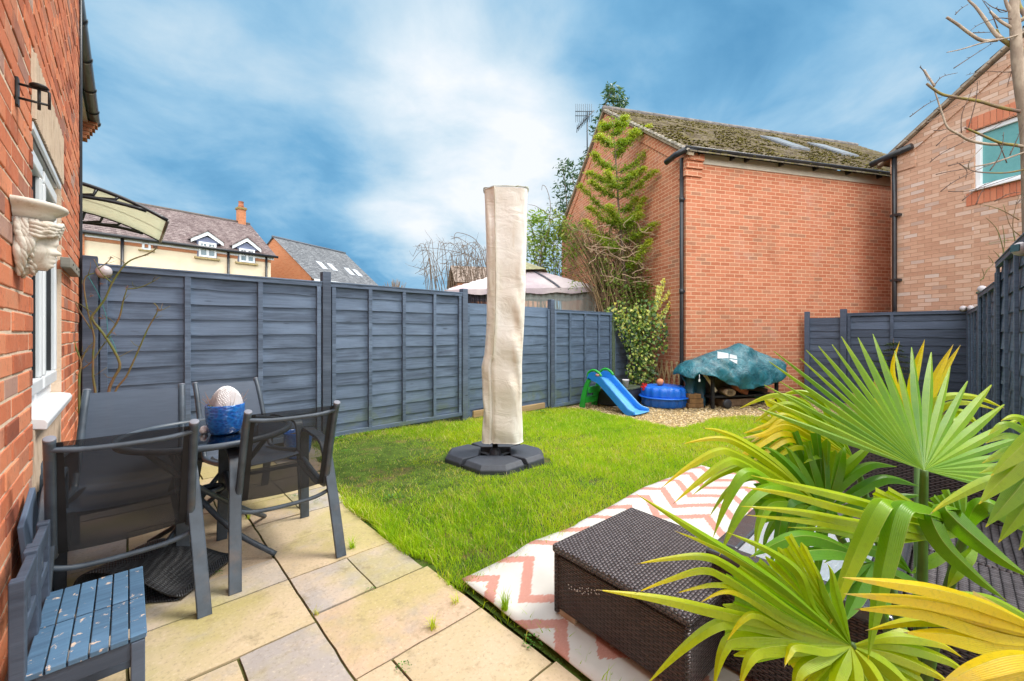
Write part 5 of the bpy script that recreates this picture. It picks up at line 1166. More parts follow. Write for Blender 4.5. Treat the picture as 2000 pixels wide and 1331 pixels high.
# planter box with a white pot
t = thing('storage_box', 'dark grey plastic storage box behind the slide against the fence', 'box', (6.9, 4.4, GZ))
M_box = plain('dark_grey_resin', (.045, .048, .06), .5, .2, 10)
bx0, bx1, by0, by1 = 6.47, 7.42, 4.15, 4.72
b = M(); b.box(((bx0+bx1)/2, (by0+by1)/2, GZ+.15), (bx1-bx0, by1-by0, .26)); b.build('box_body', M_box, t, bevel=.012)
b = M(); b.box(((bx0+bx1)/2, (by0+by1)/2, GZ+.298), (bx1-bx0+.02, by1-by0+.02, .034)); b.build('lid', plain('mossy_grey_lid', (.10, .12, .08), .6, .4, 8, dirt=(.20, .20, .08), dirtamt=.5), t, bevel=.008)
b = M(); b.box((6.53, 4.17, GZ+.012), (.24, .14, .03), R_(20)); b.build('paving_foot', plain('pale_paver', (.45, .38, .28), .9), t, bevel=.004)
wp = on_z(1222, 757, GZ+.316); t = thing('white_planter', 'small white plastic flowerpot standing on the dark storage box', 'flowerpot', tuple(wp))
b = M(); b.lathe([(.0, 0), (.045, 0), (.062, .13), (.066, .132), (.066, .15), (.058, .15), (.054, .12), (0, .115)], tuple(wp), 24); b.build('pot_wall', plain('white_pot_plastic', (.72, .70, .72), .5, .08), t, fix=False)
b = M(); b.lathe([(.0, .118), (.054, .122)], tuple(wp), 20); b.build('soil', M_compost, t)

# clam shell sandpit, ball, toys
sc_ = Vector((7.36, 3.72, GZ)); t = thing('sandpit', 'blue plastic shell sandpit with ribbed lid on the gravel by the wall', 'sandpit', tuple(sc_))
M_sand = plain('royal_blue_plastic', (.012, .15, .68), .34, .1, 4, .55, bstr=.04)
def scal(r, z, th): return r*(1+.045*abs(math.cos(th*7))*(1 if r > .2 else 0))
b = M(); b.lathe([(.0, .0), (.36, .0), (.385, .02), (.395, .15), (.40, .165)], tuple(sc_), 112, fn=scal); b.build('tray', M_sand, t, fix=False)
b = M(); b.lathe([(.39, .160), (.445, .160), (.455, .172), (.445, .186), (.39, .186)], tuple(sc_), 64); b.build('rim', M_sand, t)
def scal2(r, z, th): return r*(1+.03*math.cos(th*16)*min(1, max(0, (r-.18)/.15)))
b = M(); b.lathe([(.40, .184), (.405, .20), (.400, .28), (.392, .335), (.365, .362), (.22, .378), (0, .384)], tuple(sc_), 96, fn=scal2); b.build('lid', M_sand, t, fix=False)
bp = sc_+Vector((-.12, -.02, .0))-RT*.03; bb_ = Vector((bp.x, bp.y, GZ+.380+.062)); t = thing('ball', 'orange and blue ball resting on top of the blue sandpit', 'ball', tuple(bb_))
M_ball, g = newmat('ball_two_tone'); z_ = g.dot(g.n('ShaderNodeTexCoord').outputs['Object'], (.75, -.45, -.4)); finish(g, g.mix(g.smooth(z_, .018, .024), g.mix(g.noise(obco(g), 30, 4), (.55, .16, .06), (.70, .30, .16)), (.06, .12, .30)), .5, None)
b = M(); b.lathe([(.068*math.sin(a), -.068*math.cos(a)) for a in np.linspace(0, math.pi, 17)], tuple(bb_), 28); b.build('ball_skin', M_ball, t, fix=False)
tp_ = on_plane(1258, 770, sc_-RT*.47, FW); t = thing('toy_windmill', 'red and yellow toy sand wheel behind the blue sandpit', 'toy', tuple(tp_))
b = M(); b.box((tp_.x, tp_.y, tp_.z-.01), (.05, .05, .20)); b.build('yellow_stand', plain('yellow_plastic', (.75, .50, .03), .4), t, bevel=.008)
b = M(); wc = tp_+UP*.14-FW*.03
for k in range(6): a = k*math.pi/3; b.bar(wc, wc+RT*math.cos(a)*.07+UP*math.sin(a)*.07, .05, .03)
b.lathe([(0, -.02), (.03, -.02), (.03, .02), (0, .02)], tuple(wc), 12); b.build('red_wheel', plain('red_plastic', (.55, .02, .02), .4), t)

# ---------------------------------------------------------------- covered barbecue on wheels
WO = Vector((7.92, 3.55, 0))-GV*.38      # line parallel to the red wall
def wb(x, y, z): return WO+WV*x-GV*y+UP*(GZ+z)       # x right along wall, y toward the garden
t = thing('barbecue', 'black wheeled barbecue trolley against the red brick wall', 'barbecue', tuple(wb(1.0, 0, 0)))
M_bbq = plain('black_barbecue_metal', (.020, .019, .020), .5, .4, 20, .4)
dv = lambda u: (on_plane(u, 760, wb(0, .2, 0), GV)-WO).dot(WV)
xl, xr_ = dv(1388), dv(1512)
rzw = math.atan2(WV.y, WV.x)
for (x, y) in ((xl, .25), (xr_, .25), (xl, -.22), (xr_, -.22)): b = M(); b.box(wb(x, y, .36), (.05, .05, .72), rzw); b.build('leg', M_bbq, t, bevel=.004)
b = M(); b.box(wb((xl+xr_)/2, .0, .20), (xr_-xl+.06, .50, .035), rzw); b.build('shelf', M_bbq, t, bevel=.004)
b = M(); b.box(wb((xl+xr_)/2, .0, .62), (xr_-xl+.10, .52, .10), rzw); b.build('grill_tray', M_bbq, t, bevel=.006)
b = M(); b.box(wb((xl+xr_)/2, -.05, .74), (.8, .36, .20), rzw); b.build('grill_hood', M_bbq, t, bevel=.05)
xw = dv(1410)
for y in (.33, -.24):
    b = M(); q = GV.to_track_quat('Z', 'Y').to_matrix(); b.lathe([(0, -.025), (.075, -.025), (.085, -.012), (.085, .012), (.075, .025), (0, .025)], n=24); b.v = [tuple(q@Vector(v)+wb(xw, y, .085)) for v in b.v]; b.build('wheel', plain('grey_black_wheel', (.04, .04, .048), .5), t)
b = M(); b.tube([wb(xr_+.03, .22, .70), wb(xr_+.12, .22, .69), wb(xr_+.14, .22, .60), wb(xr_+.06, .22, .57)], .012, 6); b.build('side_handle', M_bbq, t)
# draped cover
M_tarp, g = newmat('teal_tarpaulin'); v = obco(g); fo = g.noise(v, 5, 6, .65, 1.2)
col = g.mix(g.smooth(fo, .35, .65), (.008, .088, .122), (.020, .160, .205)); col = g.mix(g.m('MULTIPLY', g.smooth(g.noise(v, 3.0, 6, .7), .52, .66), .5), col, (.10, .16, .15)); finish(g, col, .38, g.m('ADD', fo, g.m('MULTIPLY', g.noise(v, 24, 5, .6, .8), .35)), .75, .05, .5)
t2 = thing('barbecue_cover', 'crumpled teal tarpaulin cover draped over the barbecue', 'cover', tuple(wb(1.0, 0, .7)))
def zat(v, y=0.15): d = (wb(1.2, y, 0)).dot(FW); return CAMH-(v-HOR)/FPX*d-GZ
us = [1337, 1345, 1358, 1375, 1400, 1430, 1448, 1458, 1475, 1500, 1520, 1533, 1537]
tv = [727, 715, 704, 700, 690, 684, 677, 672, 678, 690, 699, 703, 705]; bv = [731, 736, 727, 731, 742, 756, 757, 756, 751, 747, 730, 712, 707]
rows = []
for k in range(70):
    u = lerp(1337, 1537, k/69); x = dv(u); zt, zb = zat(interp(us, tv, u)), zat(interp(us, bv, u), .32); h = zt-zb; q = k/69
    yf = .40*min(1, (h/.35))**.6+.02; yk = .34*min(1, h/.3)**.6; row = []
    pr = [(yf*1.02, zb), (yf*1.04, zb+.10*h), (yf*1.02, zb+.28*h), (yf*.92, zb+.48*h), (yf*.72, zb+.68*h), (yf*.42, zb+.86*h), (.06, zb+.97*h), (-.06, zt), (-yk*.4, zb+.93*h), (-yk*.8, zb+.72*h), (-yk, zb+.4*h), (-yk, zb+.05*h)]
    pr = curve([(0, p[0], p[1]) for p in pr], 3)
    for j, p in enumerate(pr):
        n1_ = noise.noise((x*3.2, p.y*4, p.z*4)); n2_ = noise.noise((x*8+p.z*5, p.y*7, p.z*7)); fold = .03*math.sin(x*17+3*n1_+p.z*4)*max(0, 1-j/10.)
        row.append(wb(x+.012*n2_, p.y+.055*n1_+.026*n2_+fold, p.z+.035*n1_*min(1, h*3)+.014*n2_))
    rows.append(row)
b = M(); b.grid(rows); b.build('sheet', M_tarp, t2, fix=False, solid=.004)
b = M(); rows = []      # loose end hanging on the left
for k in range(24):
    u = lerp(1338, 1392, k/23); x = dv(u); za = zat(interp(us, bv, u))+.02; zb = zat(interp([1338, 1355, 1375, 1392], [744, 768, 788, 792], u)); row = []
    for j in range(14):
        q = j/13; z = lerp(za, zb, q); row.append(wb(x+.05*q*(.6-k/23), .10+.07*math.sin(k*.6+2*q)*q+.04*noise.noise((x*4, z*4, 3))-.10*(k/23), z))
    rows.append(row)
b.grid(rows); b.build('loose_end', plain('dark_teal_tarpaulin', (.010, .062, .105), .45, .3, 6), t2, fix=False, solid=.004)
# white printed patch: sits on the sheet
def onsheet(u, v):
    best = None
    for y in np.linspace(.48, -.1, 140):
        p = on_plane(u, v, wb(0, y, 0), GV)
        xx = (p-WO).dot(WV); k = (np.interp(xx, [dv(1337), dv(1537)], [0, 69])); zt = zat(interp(us, tv, lerp(1337, 1537, k/69))); return p
from mathutils.bvhtree import BVHTree
shm = bpy.data.objects; so_ = [o for o in t2.children if o.name.startswith('sheet')][0]
vv3 = [v.co+Vector(t2['_org']) for v in so_.data.vertices]; bv3 = BVHTree.FromPolygons(vv3, [tuple(p.vertices) for p in so_.data.polygons])
def hit(u, v):
    r = ray(u, v); h = bv3.ray_cast(CAM, r.normalized()); return (h[0]-r.normalized()*.014) if h[0] else None
def patch(quad, nx, ny):
    rows = []
    for i in range(nx+1):
        row = []
        for j in range(ny+1):
            a, c = i/nx, j/ny; u = lerp(lerp(quad[0][0], quad[1][0], a), lerp(quad[3][0], quad[2][0], a), c); v = lerp(lerp(quad[0][1], quad[1][1], a), lerp(quad[3][1], quad[2][1], a), c)
            row.append(hit(u, v))
        if any(p is None for p in row): continue
        rows.append(row)
    b = M()
    if len(rows) > 1: b.grid(rows)
    return b
M_label = plain('white_label', (.50, .55, .58), .45, .06, 30)
for q in ([(1401, 687), (1423, 691), (1423, 700), (1401, 701)], [(1425, 692), (1439, 695), (1440, 702), (1425, 700)], [(1424, 702), (1440, 704), (1440, 712), (1430, 706)]):
    b = patch(q, 22, 14)
    if b.v: b.build('label_patch', M_label, so_, fix=False, solid=.003)
b = M(); p0 = on_plane(1366, 732, wb(0, .34, 0), GV); b.tube([p0, p0-UP*.07, p0-UP*.09+WV*.01], .005, 5); b.box(p0-UP*.105, (.03, .02, .04)); b.build('toggle', M_white, t2)
# things kept on and below the trolley
def item(name, label, cat, c): return thing(name, label, cat, tuple(c))
c = wb(dv(1420), .19, .28); t = item('paper_roll', 'hollow beige roll with orange inside lying on the barbecue shelf', 'roll', c)
q = (GV*1+WV*.2).to_track_quat('Z', 'Y').to_matrix(); b = M(); b.lathe([(.055, -.13), (.072, -.13), (.075, 0), (.072, .13), (.055, .13), (.052, 0), (.055, -.13)], n=20); b.v = [tuple(q@Vector((v[0]*1.3, v[1]*.9, v[2]))+c) for v in b.v]; b.build('roll_shell', plain('beige_card', (.38, .28, .18), .9), t)
b = M(); b.lathe([(.050, -.10), (.050, .10)], n=20); b.v = [tuple(q@Vector((v[0]*1.3, v[1]*.9, v[2]))+c) for v in b.v]; b.build('orange_lining', plain('orange_lining', (.70, .16, .03), .7), t)
ca_ = wb(dv(1432), .16, .40); cb_ = wb(dv(1457), .20, .25); t = item('clay_tube', 'pinkish clay tube leaning on the barbecue shelf', 'tube', cb_); b = M(); b.tube([ca_, cb_], [.05, .062], 14); b.build('tube_wall', plain('pink_clay', (.42, .16, .11), .8), t)
t = item('dark_plank', 'dark stained plank lying across the barbecue shelf', 'plank', wb(dv(1480), .05, .3)); b = M(); b.bar(wb(dv(1456), .10, .33), wb(dv(1500), .12, .27), .16, .07); b.build('board', plain('dark_stained_wood', (.045, .028, .020), .8), t, bevel=.006)
t = item('timber_sleeper', 'grey brown timber lying on the gravel under the barbecue', 'timber', wb(dv(1445), .05, 0)); b = M(); b.bar(wb(dv(1412), .10, .075), wb(dv(1478), .10, .075), .20, .13); b.build('board', plain('brown_sleeper', (.20, .13, .08), .9, .3, 10), t, bevel=.006)
t = item('plastic_crate', 'teal green plastic crate standing at the right end of the barbecue', 'crate', wb(dv(1500), -.05, 0)); xg = dv(1500); b = M(); b.box(wb(xg, -.12, .23), (.26, .26, .44), rzw); b.build('crate_body', plain('teal_green_plastic', (.018, .21, .15), .45), t, bevel=.015); b = M(); b.box(wb(xg, -.12, .46), (.29, .29, .04), rzw); b.build('lid', plain('teal_green_plastic', (.018, .21, .15), .45), t, bevel=.01)
t = item('grey_cabinet', 'weathered grey wooden box behind the barbecue legs', 'box', wb(dv(1430), -.15, 0)); b = M(); b.box(wb(dv(1432), -.16, .38), (.55, .18, .34), rzw); b.build('box_side', plain('weathered_box_wood', (.17, .14, .11), .9, .4, 8), t, bevel=.004)
t = item('leaning_plank', 'pale plank leaning inside the left end of the barbecue', 'plank', wb(dv(1375), .2, 0)); b = M(); b.bar(wb(dv(1371), .22, .66), wb(dv(1397), .22, .30), .05, .02, up=tuple(GV)); b.build('board', plain('pale_plank', (.50, .42, .30), .8), t)
t = item('brick_stack', 'small stack of brown paving bricks between sandpit and barbecue', 'bricks', wb(dv(1362), .0, 0))
for k in range(3): b = M(); b.box(wb(dv(1363)+rnd(-.02, .02), .05, .045+.085*k), (.30-.03*k, .22, .08), rzw+rnd(-.1, .1)); b.build('stacked_brick', plain('brown_paver', (.22, .12, .05), .9, .3, 14), t, bevel=.006)
# ---------------------------------------------------------------- rug and rattan furniture
M_rug, g = newmat('chevron_rug'); v = obco(g); s_ = g.sep(v)      # the rug's own origin is the world origin
jag = g.m('MULTIPLY', g.m('SUBTRACT', g.noise(g.mapv(v, (6, 110, 1)), 1.0, 2, .6), .5), .055)
tri = g.m('MULTIPLY', g.m('PINGPONG', g.m('ADD', s_[1], 8.40-.04), .21), 1.15)
ph = g.m('FRACT', g.m('DIVIDE', g.m('ADD', g.m('SUBTRACT', s_[0], tri), g.m('ADD', jag, 1.157)), .24))
band = g.m('MULTIPLY', g.smooth(ph, .0, .04), g.smooth(g.m('SUBTRACT', .37, ph), 0, .04))
tex = g.m('MULTIPLY', g.m('SINE', g.m('MULTIPLY', s_[0], 900.)), g.m('SINE', g.m('MULTIPLY', s_[1], 1300.)))
fib = g.noise(g.mapv(v, (40, 400, 1)), 1.5, 3)
colr = g.mix(g.smooth(fib, .35, .7), (.46, .18, .135), (.58, .31, .25)); colw = g.mix(g.smooth(g.noise(v, 2.5, 5), .4, .7), (.64, .625, .585), (.54, .52, .48))
col = g.mix(g.m('MULTIPLY', band, g.m('ADD', .80, g.m('MULTIPLY', fib, .25)), clamp=True), colw, colr); finish(g, col, .9, g.m('ADD', tex, fib), .35, .003, .15)
b = M(); rows = []
for i in range(60):
    x = lerp(1.17, 3.74, i/59); row = []
    for j in range(44):
        y = lerp(-.15, 1.60, j/43); e = max(0, 1-(1.6-y)/.14); w = .012*math.sin(x*5.1)+.008*math.sin(x*11+1)
        yy = y+w*(j/43)**4-(.0 if x < 3.3 else .12*(x-3.3)*(j/43)); z = max(.012, zg(x)+.022)+.014*abs(noise.noise((x*2.1, y*2.1, 4)))+.018*e*max(0, noise.noise((x*4, 1, 2)))
        xx = x+(.012*nz((y*3, 0, 1)) if i == 0 else 0)+(-.03*(y/1.6) if x < 1.3 else 0)*0; row.append((xx-.02*(1-y/1.6)*(1 if i == 0 else 0), yy, (z if x > 2 else .014+.01*abs(noise.noise((x*2.1, y*2.1, 4)))+.016*e*max(0, noise.noise((x*4, 1, 2))))))
    rows.append(row)
b.grid(rows); rug = b.build('outdoor_rug', M_rug, None, fix=False, solid=.006); tag(rug, 'white outdoor rug with terracotta chevrons lying over lawn and patio edge', 'rug')
def wicker(name, w, h, c1, c2, spec=.5, rough=.38):
    m, g = newmat(name); s = g.sep(uvco(g)); row = g.m('FLOOR', g.m('DIVIDE', s[1], h)); fv = g.m('FRACT', g.m('DIVIDE', s[1], h))
    uu = g.m('ADD', g.m('DIVIDE', s[0], w), g.m('MULTIPLY', g.m('MODULO', g.m('ABSOLUTE', row), 2.), .5)); fu = g.m('FRACT', uu)
    wn = g.n('ShaderNodeTexWhiteNoise', {'Vector': g.comb(g.m('FLOOR', uu), row, 0.)}, noise_dimensions='2D').outputs['Value']
    arch = g.m('SINE', g.m('MULTIPLY', fu, math.pi)); ev = g.m('SINE', g.m('MULTIPLY', fv, math.pi)); hh = g.m('MULTIPLY', g.m('POWER', arch, .6), g.m('POWER', ev, .5))
    col = g.mix(wn, c1, c2); col = g.mix(g.smooth(hh, .15, .62), tuple(x*.10 for x in c1), col); finish(g, col, rough, hh, 1.0, .007, spec); return m
M_wick = wicker('dark_brown_wicker', .034, .0085, (.050, .036, .036), (.095, .070, .068))
M_wickt = wicker('dark_brown_wicker_lid', .020, .0135, (.085, .070, .075), (.135, .115, .122), .5, .34)
M_wicks = wicker('grey_brown_seat_wicker', .017, .026, (.10, .085, .088), (.17, .15, .155), .5, .4)
OC = Vector((1.582, .846, 0)); t = thing('rattan_ottoman', 'dark brown rattan storage ottoman with lid on the rug', 'ottoman', (OC.x, OC.y, .02)); rzo = R_(-3)
b = M(); b.box((OC.x, OC.y, .155), (.555, .575, .225), rzo); b.build('woven_body', M_wick, t, bevel=.010)
b = M(); b.box((OC.x, OC.y, .293), (.58, .60, .035), rzo); b.build('lid', M_wickt, t, bevel=.012, seg=3)
mr = Matrix.Rotation(rzo, 3, 'Z')
for (sx, sy) in ((-1, 1), (1, 1), (-1, -1), (1, -1)):
    p = OC+mr@Vector((sx*.272, sy*.282, 0)); b = M(); b.tube([(p.x, p.y, .03), (p.x, p.y, .272)], .013, 8); b.build('corner_post', M_wick, t)
    p = OC+mr@Vector((sx*.262, sy*.235, 0)); b = M(); b.box((p.x, p.y, .030), (.018, .10, .036), rzo); b.build('foot', plain('champagne_foot', (.45, .38, .28), .4), t, bevel=.003)
b = M()    # specks of pale woven thread on the side
for k in range(26): q = k/25; p = OC+mr@Vector((-.2795, lerp(.21, .06, q)+rnd(-.006, .006), .165+.045*q+rnd(-.014, .014))); b.box(p, (.002, .004, .003))
b.build('pale_fleck', plain('white_fleck', (.7, .7, .72), .5), t)
# coffee table with crinkled glass
CT0, CT1, CY0, CY1, CZT = 1.52, 2.30, .11, .615, .42
t = thing('coffee_table', 'dark rattan coffee table with silvery textured glass top behind the palm', 'table', ((CT0+CT1)/2, (CY0+CY1)/2, .02))
b = M(); b.box(((CT0+CT1)/2, (CY0+CY1)/2, .21), (CT1-CT0-.03, CY1-CY0-.03, .37)); b.build('woven_body', M_wick, t, bevel=.012)
b = M(); f = .085
for (xa, xb, ya, yb) in ((CT0, CT0+f, CY0, CY1), (CT1-f, CT1, CY0, CY1), (CT0+f, CT1-f, CY0, CY0+f), (CT0+f, CT1-f, CY1-f, CY1)): b.box(((xa+xb)/2, (ya+yb)/2, CZT-.02), (xb-xa, yb-ya, .045))
b.build('rim', plain('dark_glossy_rim', (.045, .048, .055), .25, .2, 20, .6), t, bevel=.014, seg=3)
M_crink, g = newmat('textured_glass'); v = obco(g); n = g.noise(g.mapv(v, (9, 50, 1)), 1.6, 5, .6, 1.5); finish(g, g.mix(n, (.24, .30, .35), (.40, .46, .50)), .14, n, .5, .006, .9, coat=.8)
b = M(); b.box(((CT0+CT1)/2, (CY0+CY1)/2, CZT-.004), (CT1-CT0-2*f, CY1-CY0-2*f, .008)); b.build('glass_top', M_crink, t)
t = thing('rattan_stool', 'low square grey brown woven stool between glass coffee table and rattan sofa', 'stool', (2.12, -.06, .02))
b = M(); b.box((2.11, -.055, .165), (.49, .33, .28)); b.build('woven_body', M_wick, t, bevel=.012); b = M(); b.box((2.11, -.055, .31), (.50, .34, .03)); b.build('seat', M_wicks, t, bevel=.010)
t = thing('rattan_sofa', 'dark rattan sofa with woven seat and back beyond the coffee table', 'sofa', (2.7, .1, .02))
b = M(); b.box((2.66, .09, .16), (.54, .72, .27)); b.build('woven_body', M_wick, t, bevel=.012); b = M(); b.box((2.64, .09, .308), (.52, .72, .03)); b.build('seat', M_wicks, t, bevel=.010)
b = M(); b.box((2.955, .09, .34), (.07, .74, .50)); b.build('backrest', M_wick, t, bevel=.02); b = M(); b.box((2.66, -.265, .26), (.58, .06, .46)); b.build('arm', M_wicks, t, bevel=.015)

# ---------------------------------------------------------------- leaves and stems
def leafmat(name, stops, trans=.35, rough=.45, spec=.4, stripe=0.):
    m, g = newmat(name); r = rndat(g); v = obco(g); n = g.noise(v, 18, 4)
    col = g.ramp(g.m('ADD', r, g.m('MULTIPLY', g.m('SUBTRACT', n, .5), .16)), stops)
    if stripe: col = g.mix(g.m('MULTIPLY', g.smooth(g.noise(v, 160, 3, .6), .5, .7), stripe), col, tuple(x*.6 for x in stops[0][1]))
    p = g.n('ShaderNodeBsdfPrincipled', {'Base Color': col, 'Roughness': rough}); p.inputs['Specular IOR Level'].default_value = spec
    tr = g.n('ShaderNodeBsdfTranslucent', {'Color': g.mix(1.0, col, (1.15, 1.30, .40), 'MULTIPLY')}); mx = g.n('ShaderNodeMixShader', {0: trans}); g.put(mx.inputs[1], p.outputs[0]); g.put(mx.inputs[2], tr.outputs[0]); g.n('ShaderNodeOutputMaterial', {'Surface': mx.outputs[0]}); return m
def scatter_leaves(b, pts, size, asp=.35, spread=.05, droop=.3, rv=(0, 1)):
    for p in pts:
        q = Vector(p)+Vector((random.gauss(0, spread), random.gauss(0, spread), random.gauss(0, spread)))
        d = Vector((random.gauss(0, 1), random.gauss(0, 1), random.gauss(0, .6)-droop)).normalized(); s = d.cross(Vector((random.gauss(0, 1), random.gauss(0, 1), random.gauss(0, 1)))).normalized(); L = size*rnd(.6, 1.3); w = L*asp*.5; n = d.cross(s)
        b.add([q, q+d*L*.45+s*w+n*w*.3, q+d*L, q+d*L*.45-s*w+n*w*.3], [(0, 1, 2, 3)], 0, True, rnd(*rv))
def px(pts, d, jit=0., dslope=None):
    out = []
    for (u, v) in pts: out.append(at(u, v, d(u) if callable(d) else d+rnd(-jit, jit)))
    return out
M_twig = plain('grey_brown_twig', (.16, .115, .08), .9, .4, 20)
M_cane, g = newmat('rose_cane'); finish(g, g.mix(g.smooth(g.noise(obco(g), 6, 4), .4, .6), (.13, .15, .035), (.20, .12, .06)), .7, None)
# bare rose by the corner of the house
t = thing('rose_bush', 'leafless climbing rose with thorny green canes in the corner beside the house', 'plant', tuple(at(175, 860, 3.15)))
dr = lambda u: 3.12+(u-150)*.0016
zx = lambda L: [(x*.3008, 480+y*.3008) for (x, y) in L]
canes = [([(540, 1250), (515, 1050), (515, 850), (525, 760), (485, 640), (480, 570)], .008), ([(640, 1200), (620, 960), (605, 850), (605, 700), (612, 600), (590, 500), (565, 400), (545, 260), (560, 200), (610, 180)], .007),
 ([(690, 1200), (705, 955), (740, 860), (778, 765), (690, 600), (600, 480), (620, 430), (680, 350), (730, 240), (790, 150), (850, 95), (960, 55), (1012, 22)], .009), ([(700, 1200), (745, 955), (820, 850), (890, 700), (960, 540), (1025, 420), (1000, 375)], .007),
 ([(690, 600), (770, 480), (800, 360), (825, 280)], .006), ([(830, 282), (910, 272), (990, 235), (1035, 208)], .004), ([(535, 800), (600, 750), (660, 660), (720, 590)], .004), ([(730, 245), (660, 180), (610, 90)], .004), ([(640, 150), (695, 110), (725, 75)], .003), ([(525, 760), (560, 680), (605, 630)], .004), ([(590, 540), (520, 430), (485, 365)], .004), ([(1030, 425), (1060, 415), (1100, 395)], .003)]
for L, r in canes:
    pp = curve(px(zx(L), dr), 4); n = len(pp); b = M(); b.tube(pp, [max(.0022, 1.3*r*(1-.6*i/n)) for i in range(n)], 6)
    for k in range(0, n, 2): b.tube([pp[k], pp[k]+Vector((rnd(-1, 1), rnd(-1, 1), rnd(-.2, .6))).normalized()*.014], [.0022, .0003], 4)
    for k in range(3, n-2, 5):
        p = pp[k]; e = Vector((rnd(-1, 1), rnd(-1, 1), rnd(.1, 1))).normalized()*rnd(.05, .14); q = p+e*.5+Vector((rnd(-.01, .01),)*3); b.tube([p, q, p+e], [.0028, .0020, .0010], 4)
    b.build('cane', M_cane, t)
b = M()
for (x, y) in ((825, 275), (660, 475), (605, 470), (740, 570), (725, 75), (590, 330), (655, 245), (1025, 412)):
    p = px(zx([(x, y)]), dr)[0]
    for k in range(7): d = Vector((rnd(-1, 1), rnd(-1, 1), rnd(-1, 1))).normalized(); b.tube([p, p+d*rnd(.015, .035)], [.0018, .0008], 4)
b.build('dry_hip', plain('dry_rose_hip', (.24, .12, .07), .9), t)
t = thing('green_string', 'thin teal garden string hanging among the rose canes', 'string', tuple(at(200, 600, 3.2))); b = M(); b.tube(curve(px(zx([(570, 195), (640, 320), (690, 460), (700, 560), (740, 640), (768, 725)]), dr), 5), .0016, 4); b.build('cord', plain('teal_cord', (.03, .28, .28), .7), t)

# pollarded bare tree behind the right fence
M_bark, g = newmat('pale_bark'); v = obco(g); finish(g, g.mix(g.smooth(g.noise(g.mapv(v, (1, 1, .4)), 14, 5), .4, .62), (.30, .225, .17), (.42, .33, .25)), .9, g.noise(v, 40, 4), .4, .01, .15)
M_barkm, g = newmat('mossy_bark'); v = obco(g); finish(g, g.mix(g.smooth(g.noise(v, 9, 5), .4, .6), (.22, .15, .12), (.26, .21, .06)), .9, g.noise(v, 40, 4), .4, .01, .15)
DT = 4.15; zt_ = lambda L: [(1684+x*.3005, y*.3005) for (x, y) in L]
t = thing('bare_tree', 'pollarded leafless tree with cut branches behind the right fence', 'tree', tuple(at(1998, 650, DT)-UP*1.35))
tp = px([(1990, -60)]+zt_([(985, 40), (995, 180), (1010, 420), (1035, 600), (1065, 800), (1080, 1000)])+[(2012, 420), (2016, 560)], DT); tp.append(Vector((tp[-1].x, tp[-1].y, -.2)))
pp = curve(tp, 5); b = M(); b.tube(pp, [lerp(.034, .062, i/len(pp)) for i in range(len(pp))], 12); b.build('trunk', M_bark, t)
lim = [([(1100, 370), (1065, 350), (960, 290), (890, 240), (868, 198)], .024, 1, 1), ([(900, 250), (860, 215), (800, 130), (740, 50), (690, 0), (660, -60)], .019, 0, 0), ([(880, 262), (780, 265), (700, 220), (620, 160), (548, 113)], .016, 1, 0), ([(1065, 205), (960, 245), (800, 275), (650, 320), (550, 342)], .010, 0, 0),
 ([(1040, 728), (900, 700), (760, 660), (620, 635), (520, 615), (450, 570), (420, 545)], .016, 1, 1), ([(470, 562), (430, 500), (403, 455)], .010, 1, 0), ([(1080, 960), (950, 940), (830, 940), (700, 915), (620, 870), (555, 830), (520, 740), (490, 650), (470, 590)], .016, 0, 0), ([(1000, 945), (900, 930), (800, 890), (670, 832)], .013, 1, 1),
 ([(985, 100), (950, 50), (930, 0), (920, -60)], .020, 0, 0), ([(1010, 140), (1060, 110), (1020, 40), (1010, -40)], .022, 1, 1), ([(985, 190), (900, 140), (830, 75)], .014, 1, 0), ([(1070, 1100), (930, 1125), (760, 1120), (690, 1100), (630, 1062)], .009, 0, 1), ([(1070, 985), (850, 1060), (720, 1085), (690, 1090), (705, 1040), (780, 960)], .008, 0, 0)]
for L, r, stub, ms in lim:
    jd = rnd(-.25, .25); pl = [at(u_, v_, DT+jd*i/len(L)) for i, (u_, v_) in enumerate(zt_(L))]
    pp = curve(pl, 5); n = len(pp); b = M(); b.tube(pp, [r*(1-(.35 if stub else .7)*i/n) for i in range(n)], 8); b.build('branch', M_barkm if ms else M_bark, t)
tw = [[(880, 185), (840, 90), (780, 0)], [(970, 125), (880, 120), (760, 160), (700, 205)], [(940, 75), (850, 50), (790, 5)], [(595, 445), (740, 350), (850, 280)], [(470, 555), (520, 500), (620, 475)], [(440, 1055), (530, 990), (690, 910), (860, 830), (1010, 720)], [(415, 805), (500, 750), (640, 665)], [(645, 865), (650, 740), (720, 575)], [(690, 835), (740, 650), (750, 525)], [(510, 1245), (600, 1180), (760, 1100), (900, 1050)], [(560, 1245), (700, 1240), (900, 1180), (1070, 1120)], [(630, 1062), (680, 1110), (672, 1168)], [(650, 1305), (760, 1220), (880, 1170)], [(1065, 360), (980, 450), (940, 570)], [(1065, 465), (920, 470), (790, 465), (675, 490)], [(310, 760), (420, 680), (520, 630)], [(375, 435), (400, 465), (430, 530)], [(480, 950), (560, 880), (640, 880)], [(560, 1080), (640, 1060), (700, 1050)], [(830, 1110), (900, 1000), (920, 860)], [(960, 1010), (1010, 900), (1050, 800)], [(740, 1330), (770, 1260), (800, 1210)], [(860, 1310), (960, 1260), (1065, 1250)], [(605, 95), (640, 60), (690, 28)], [(720, 215), (780, 213), (850, 210)], [(465, 850), (520, 848), (560, 835)], [(940, 1060), (900, 960), (870, 920)], [(480, 1135), (600, 1110), (700, 1095)], [(870, 50), (900, 80), (950, 75)], [(1000, 1330), (1040, 1290), (1070, 1270)]]
b = M()
